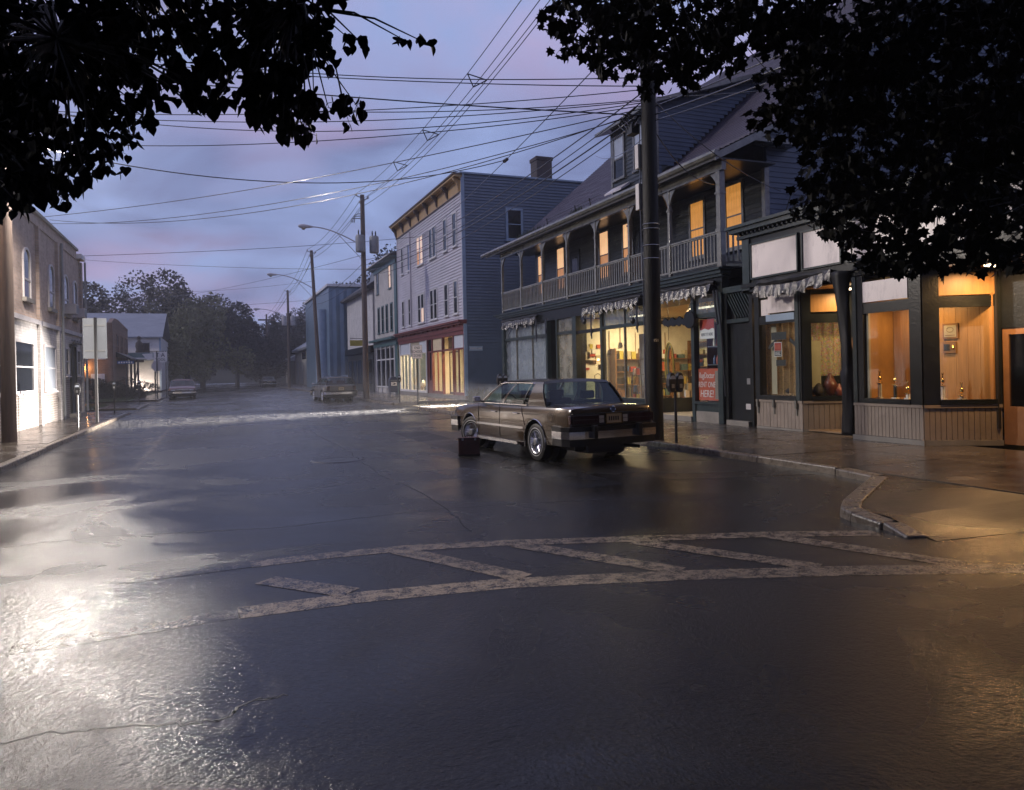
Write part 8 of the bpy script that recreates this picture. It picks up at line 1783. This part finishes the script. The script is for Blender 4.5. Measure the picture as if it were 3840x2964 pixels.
near_tree('linden_tree', 'dark broad-leaved tree hanging into the upper left of the view', (-5.6, 4.6, 0),
          ([(-5.6, 4.6, -.1), (-5.5, 4.6, 2), (-5.3, 4.7, 4), (-5.2, 4.8, 7)], [.28, .22, .19, .12]),
          [([(-5.3, 4.7, 3.9), (-4.0, 5.0, 4.3), (-2.8, 5.2, 4.25), (-1.7, 5.4, 4.0), (-.9, 5.6, 3.75)], [.10, .07, .05, .03, .012]),
           ([(-5.3, 4.7, 3.4), (-4.2, 5.0, 3.5), (-3.2, 5.2, 3.3), (-2.9, 5.3, 2.9)], [.09, .06, .04, .012]),
           ([(-4.0, 5.0, 4.3), (-3.0, 5.3, 3.8), (-2.0, 5.5, 3.4), (-1.6, 5.5, 3.2)], [.05, .04, .025, .01]),
           ([(-5.2, 4.8, 4.6), (-3.8, 5.0, 4.9), (-2.0, 5.3, 4.7), (-.4, 5.5, 4.4), (.6, 5.6, 4.2)], [.08, .06, .04, .025, .01])],
          LEFT_CLUMPS, 'heart', .084, 17, 4, 240)
near_tree('maple_tree', 'dark maple hanging over the low shops in the upper right of the view', (9.6, 5.4, 0),
          ([(9.6, 5.4, -.1), (9.5, 5.5, 2), (9.3, 5.8, 4), (9.0, 6.2, 7.5)], [.30, .24, .2, .12]),
          [([(9.3, 5.8, 4.0), (8.9, 6.8, 4.9), (8.5, 7.6, 5.6), (8.0, 8.0, 6.1), (7.2, 8.2, 6.4)], [.10, .07, .04, .025, .012]),
           ([(9.3, 5.8, 3.4), (9.0, 7.0, 3.7), (8.9, 8.0, 3.7), (8.7, 8.6, 3.4)], [.09, .06, .04, .012]),
           ([(9.1, 6.2, 5.6), (8.0, 7.0, 6.7), (6.4, 7.4, 7.0), (5.0, 7.8, 6.6)], [.07, .05, .03, .012]),
           ([(9.1, 6.2, 4.6), (9.2, 7.2, 4.5), (9.3, 7.9, 4.3)], [.07, .05, .02])],
          RIGHT_CLUMPS, 'maple', .115, 30, 8, 220)
# ---- trees of the middle distance and the wooded hill
def crown_mesh(nm, rx, rz, n, card, seed, m, conical=False):
    rnd = random.Random(seed); mb = MB()
    lobes = [(rnd.gauss(0, .45) * rx, rnd.gauss(0, .45) * rx, rnd.uniform(-.75, .8) * rz, rnd.uniform(.28, .5)) for _ in range(16)]
    for k in range(n):
        lx, ly, lz, lr = rnd.choice(lobes)
        if conical:
            h = rnd.random() ** 1.4; a = rnd.uniform(0, 6.28); rr = rx * (1 - h) * rnd.uniform(.55, 1.05); p = Vector((rr * math.cos(a), rr * math.sin(a), -rz + 2 * rz * h))
        else:
            d = Vector((rnd.gauss(0, 1), rnd.gauss(0, 1), rnd.gauss(0, 1))).normalized() * rnd.uniform(.6, 1.0); p = Vector((lx + d.x * lr * rx, ly + d.y * lr * rx, lz + d.z * lr * rz))
        s = card * rnd.uniform(.5, 1.2); u = Vector((rnd.gauss(0, 1), rnd.gauss(0, 1), rnd.gauss(0, .6))).normalized(); w = u.cross(Vector((rnd.gauss(0, 1), rnd.gauss(0, 1), rnd.gauss(0, 1)))).normalized()
        mb.quad(p - u * s, p - w * s * .6, p + u * s, p + w * s * .6)
    me = mb.mesh(nm, recalc=False); me.materials.append(MATS[m]); return me
CR = [crown_mesh('crown', 1, 1, 13000, .04, 30 + k, 'leaf_far') for k in range(4)] + [crown_mesh('crown', 1, 1, 5000, .04, 40, 'leaf_far', True), crown_mesh('crown', 1, 1, 12000, .04, 41, 'leaf_yellow')]
def far_tree(x, y, h, r, kind, label, group, base=0.0):
    t = thing('tree', label, 'tree', (x, y, base), group)
    MB().tube([(x, y, base - .2), (x + .1, y, base + h * .4), (x - .1, y, base + h * .75)], [r * .07, r * .05, r * .02], 7).build('trunk', 'bark', t)
    for k in range(3):
        a = k * 2.1 + x; MB().tube([(x, y, base + h * .35), (x + r * .5 * math.cos(a), y + r * .5 * math.sin(a), base + h * .65)], [r * .03, r * .012], 5).build('limb', 'bark', t)
    c = bpy.data.objects.new('crown', CR[kind]); COL.objects.link(c); c.parent = t
    c.location = (0, 0, h * .58); c.scale = (r, r, h * .46); c.rotation_euler = (0, 0, x * 1.7 + y)
# unseen upper crowns and trees behind the viewer, added to shade the near street
for par, (x, y, z), r, h in (('linden_tree', (-5.6, 1.6, 9.2), 4.6, 3.4), ('maple_tree', (9.8, .8, 9.6), 4.8, 3.4), ('linden_tree', (-4.5, 6.0, 7.9), 3.2, 1.5), ('linden_tree', (-1.2, 4.9, 7.7), 3.2, 1.4),
                             ('maple_tree', (2.6, 3.6, 7.8), 3.4, 1.5), ('maple_tree', (6.4, 3.0, 7.9), 3.4, 1.5), ('linden_tree', (-3.0, .5, 7.8), 3.4, 1.6), ('maple_tree', (4.6, -.6, 8.0), 3.6, 1.7), ('maple_tree', (9.2, 4.6, 8.6), 3.0, 1.5), ('linden_tree', (-1.5, 9.6, 9.9), 3.4, 1.3), ('maple_tree', (2.9, 7.8, 9.7), 3.4, 1.3), ('maple_tree', (7.0, 6.4, 9.8), 3.2, 1.3)):
    o = bpy.data.objects[par]; c = bpy.data.objects.new('shade_crown', CR[0]); COL.objects.link(c); c.parent = o; c['kind'] = 'stuff'
    c.location = (x - o.location.x, y - o.location.y, z); c.scale = (r, r, h)
for i, (x, y) in enumerate(((-6.5, -7), (11.5, -8), (1.5, -9), (-5.5, -18), (12, -20))):
    far_tree(x, y, 12.5, 5.8, i % 4, 'unseen shade tree added behind the viewer', 'shade trees behind the viewer')
GW = 'trees closing the far end of the street'
for i, (x, y, h, r, k, lab) in enumerate((
    (-9.5, 112, 15.2, 6.0, 0, 'tall round tree standing highest on the left of the dark wood'), (-16, 118, 13.0, 6.5, 1, 'broad tree behind the long grey warehouse roof'), (-23, 122, 13.2, 6.5, 2, 'broad tree behind the brick corner building'),
    (-3.2, 108, 14.2, 5.0, 5, 'yellow-green lit tree at the right of the white warehouse'), (-1.5, 122, 15.0, 5.5, 3, 'dark tree behind the yellow-green one'), (3.5, 126, 13.5, 5.0, 1, 'dark rounded tree over the end of the road'),
    (7.6, 132, 10.5, 4.0, 0, 'small dark tree at the end of the road by the farthest pole'), (10.2, 140, 12.5, 3.2, 4, 'pointed spruce beyond the farthest pole'), (13.5, 145, 13.5, 3.6, 4, 'pointed spruce right of the farthest pole'),
    (17, 140, 13.0, 5.0, 2, 'dark tree behind the concrete garage'), (30, 116, 20.0, 7.5, 0, 'large pine-like tree rising behind the pale gabled house'), (21.5, 118, 17.5, 6.0, 3, 'tree rising left of the cream house roof'), (38, 110, 19, 7.5, 1, 'large tree behind the cream house'),
    (24, 135, 14, 5, 2, 'dark tree behind the blue metal building'), (-6, 100, 7.5, 3.4, 5, 'low pale bushy tree beside the white warehouse'))):
    far_tree(x, y, h * .92, r * 1.08, k, lab, GW)
rw = random.Random(77)
for i in range(26):
    x = -75 + i * 6.2 + rw.uniform(-2, 2); y = 165 + rw.uniform(-8, 25)
    far_tree(x, y, rw.uniform(12, 17), rw.uniform(5, 8), rw.choice((0, 1, 2, 3, 4)), 'tree of the dark wood on the hill behind the street', 'wood on the hill', base=rw.uniform(-1, 2))
mb = MB(); rw = random.Random(5)
P_ = [[(-140 + 280 * i / 28, 170 + 60 * j / 6, (0 if j == 0 else 9 * math.sin(j / 6 * 1.5) + 1.2 * math.sin(i * 1.3 + j))) for i in range(29)] for j in range(7)]
for j in range(6):
    for i in range(28): mb.quad(P_[j][i], P_[j][i + 1], P_[j + 1][i + 1], P_[j + 1][i])
mb.build('hill', 'leaf_far', None, smooth='all')['kind'] = 'structure'
# bushes on the left lawn
for i, (x, y, h, r) in enumerate(((-6.6, 62.0, 1.3, 1.3), (-7.8, 61.2, 1.4, 1.1), (-5.4, 64.5, 1.1, 1.0), (-9.2, 60.5, 1.6, 1.3))):
    t = thing('bush', ['round bush before the corner of the small brick house', 'bush below the white sash window', 'low bush nearest the stop sign', 'leftmost bush before the small brick house'][i], 'bush', (x, y, 0), 'bushes before the brick house')
    c = bpy.data.objects.new('foliage', CR[i % 4]); COL.objects.link(c); c.parent = t; c.location = (0, 0, h * .5); c.scale = (r, r, h * .6)
    MB().tube([(x, y, -.05), (x, y, h * .5)], .05, 6).build('stem', 'bark', t)
mb = MB(); rg = random.Random(15)
for k in range(5000):
    x = rg.uniform(-12, -5.5); y = rg.choice((rg.uniform(42.7, 49), rg.uniform(57.3, 63))); h = rg.uniform(.05, .2); a = rg.uniform(0, 6.3); l = rg.uniform(.01, .08)
    mb.quad((x - .012, y, -.02), (x + .012, y, -.02), (x + l * math.cos(a), y + l * math.sin(a), h))
mb.build('grass', 'leaf_mid', None, recalc=False, kind='stuff')
# ---- the misty evening air
hz = MB().box(-160, 160, -60, 260, -1.2, 30).build('haze', 'soil', None, kind='stuff')
hm = bpy.data.materials.new('haze_air'); hm.use_nodes = True; hn, hl = hm.node_tree.nodes, hm.node_tree.links
hn.clear(); ho = hn.new('ShaderNodeOutputMaterial'); hv = hn.new('ShaderNodeVolumePrincipled')
hv.inputs['Color'].default_value = (.86, .86, .95, 1); hv.inputs['Density'].default_value = HAZE; hv.inputs['Anisotropy'].default_value = 0.25
hl.new(hv.outputs[0], ho.inputs['Volume'])
hz.data.materials.clear(); hz.data.materials.append(hm)
# ---- rain bouncing off the road: thousands of thin splashes, one mass
rm = bpy.data.materials.new('splash_water'); rm.use_nodes = True; rn, rl = rm.node_tree.nodes, rm.node_tree.links
rn.clear(); ro = rn.new('ShaderNodeOutputMaterial'); rd = rn.new('ShaderNodeBsdfDiffuse'); rd.inputs[0].default_value = (.8, .8, .8, 1)
rt = rn.new('ShaderNodeBsdfTranslucent'); rt.inputs[0].default_value = (.8, .8, .8, 1); rx = rn.new('ShaderNodeBsdfTransparent')
ra = rn.new('ShaderNodeMixShader'); ra.inputs[0].default_value = .5; rb_ = rn.new('ShaderNodeMixShader'); rb_.inputs[0].default_value = .24
rl.new(rd.outputs[0], ra.inputs[1]); rl.new(rt.outputs[0], ra.inputs[2]); rl.new(rx.outputs[0], rb_.inputs[1]); rl.new(ra.outputs[0], rb_.inputs[2]); rl.new(rb_.outputs[0], ro.inputs['Surface'])
MATS['splash_water'] = rm
rr_ = random.Random(101); mb = MB()
for k in range(80000):
    y = 2.5 + 75 * rr_.random() ** 1.15; x = rr_.uniform(-3.5, 8.35)
    if rr_.random() < .25: x = rr_.uniform(8.4, 12.0) if y > 8.5 else x
    z = RZ if x < 8.4 else 0.0
    n = rr_.choice((1, 1, 1, 2))
    for j in range(n):
        a = rr_.uniform(0, 6.28); w = rr_.uniform(.0009, .0022) + .00006 * min(y, 40); h = rr_.uniform(.008, .030) + .0007 * min(y, 40); l = rr_.uniform(0, .006)
        ca, sa = math.cos(a), math.sin(a); bx, by = x + rr_.uniform(-.012, .012), y + rr_.uniform(-.012, .012)
        mb.quad((bx - w * ca, by - w * sa, z + .003), (bx + w * ca, by + w * sa, z + .003), (bx + l * ca, by + l * sa, z + h))
mb.build('rain_splashes', 'splash_water', None, recalc=False, kind='stuff')
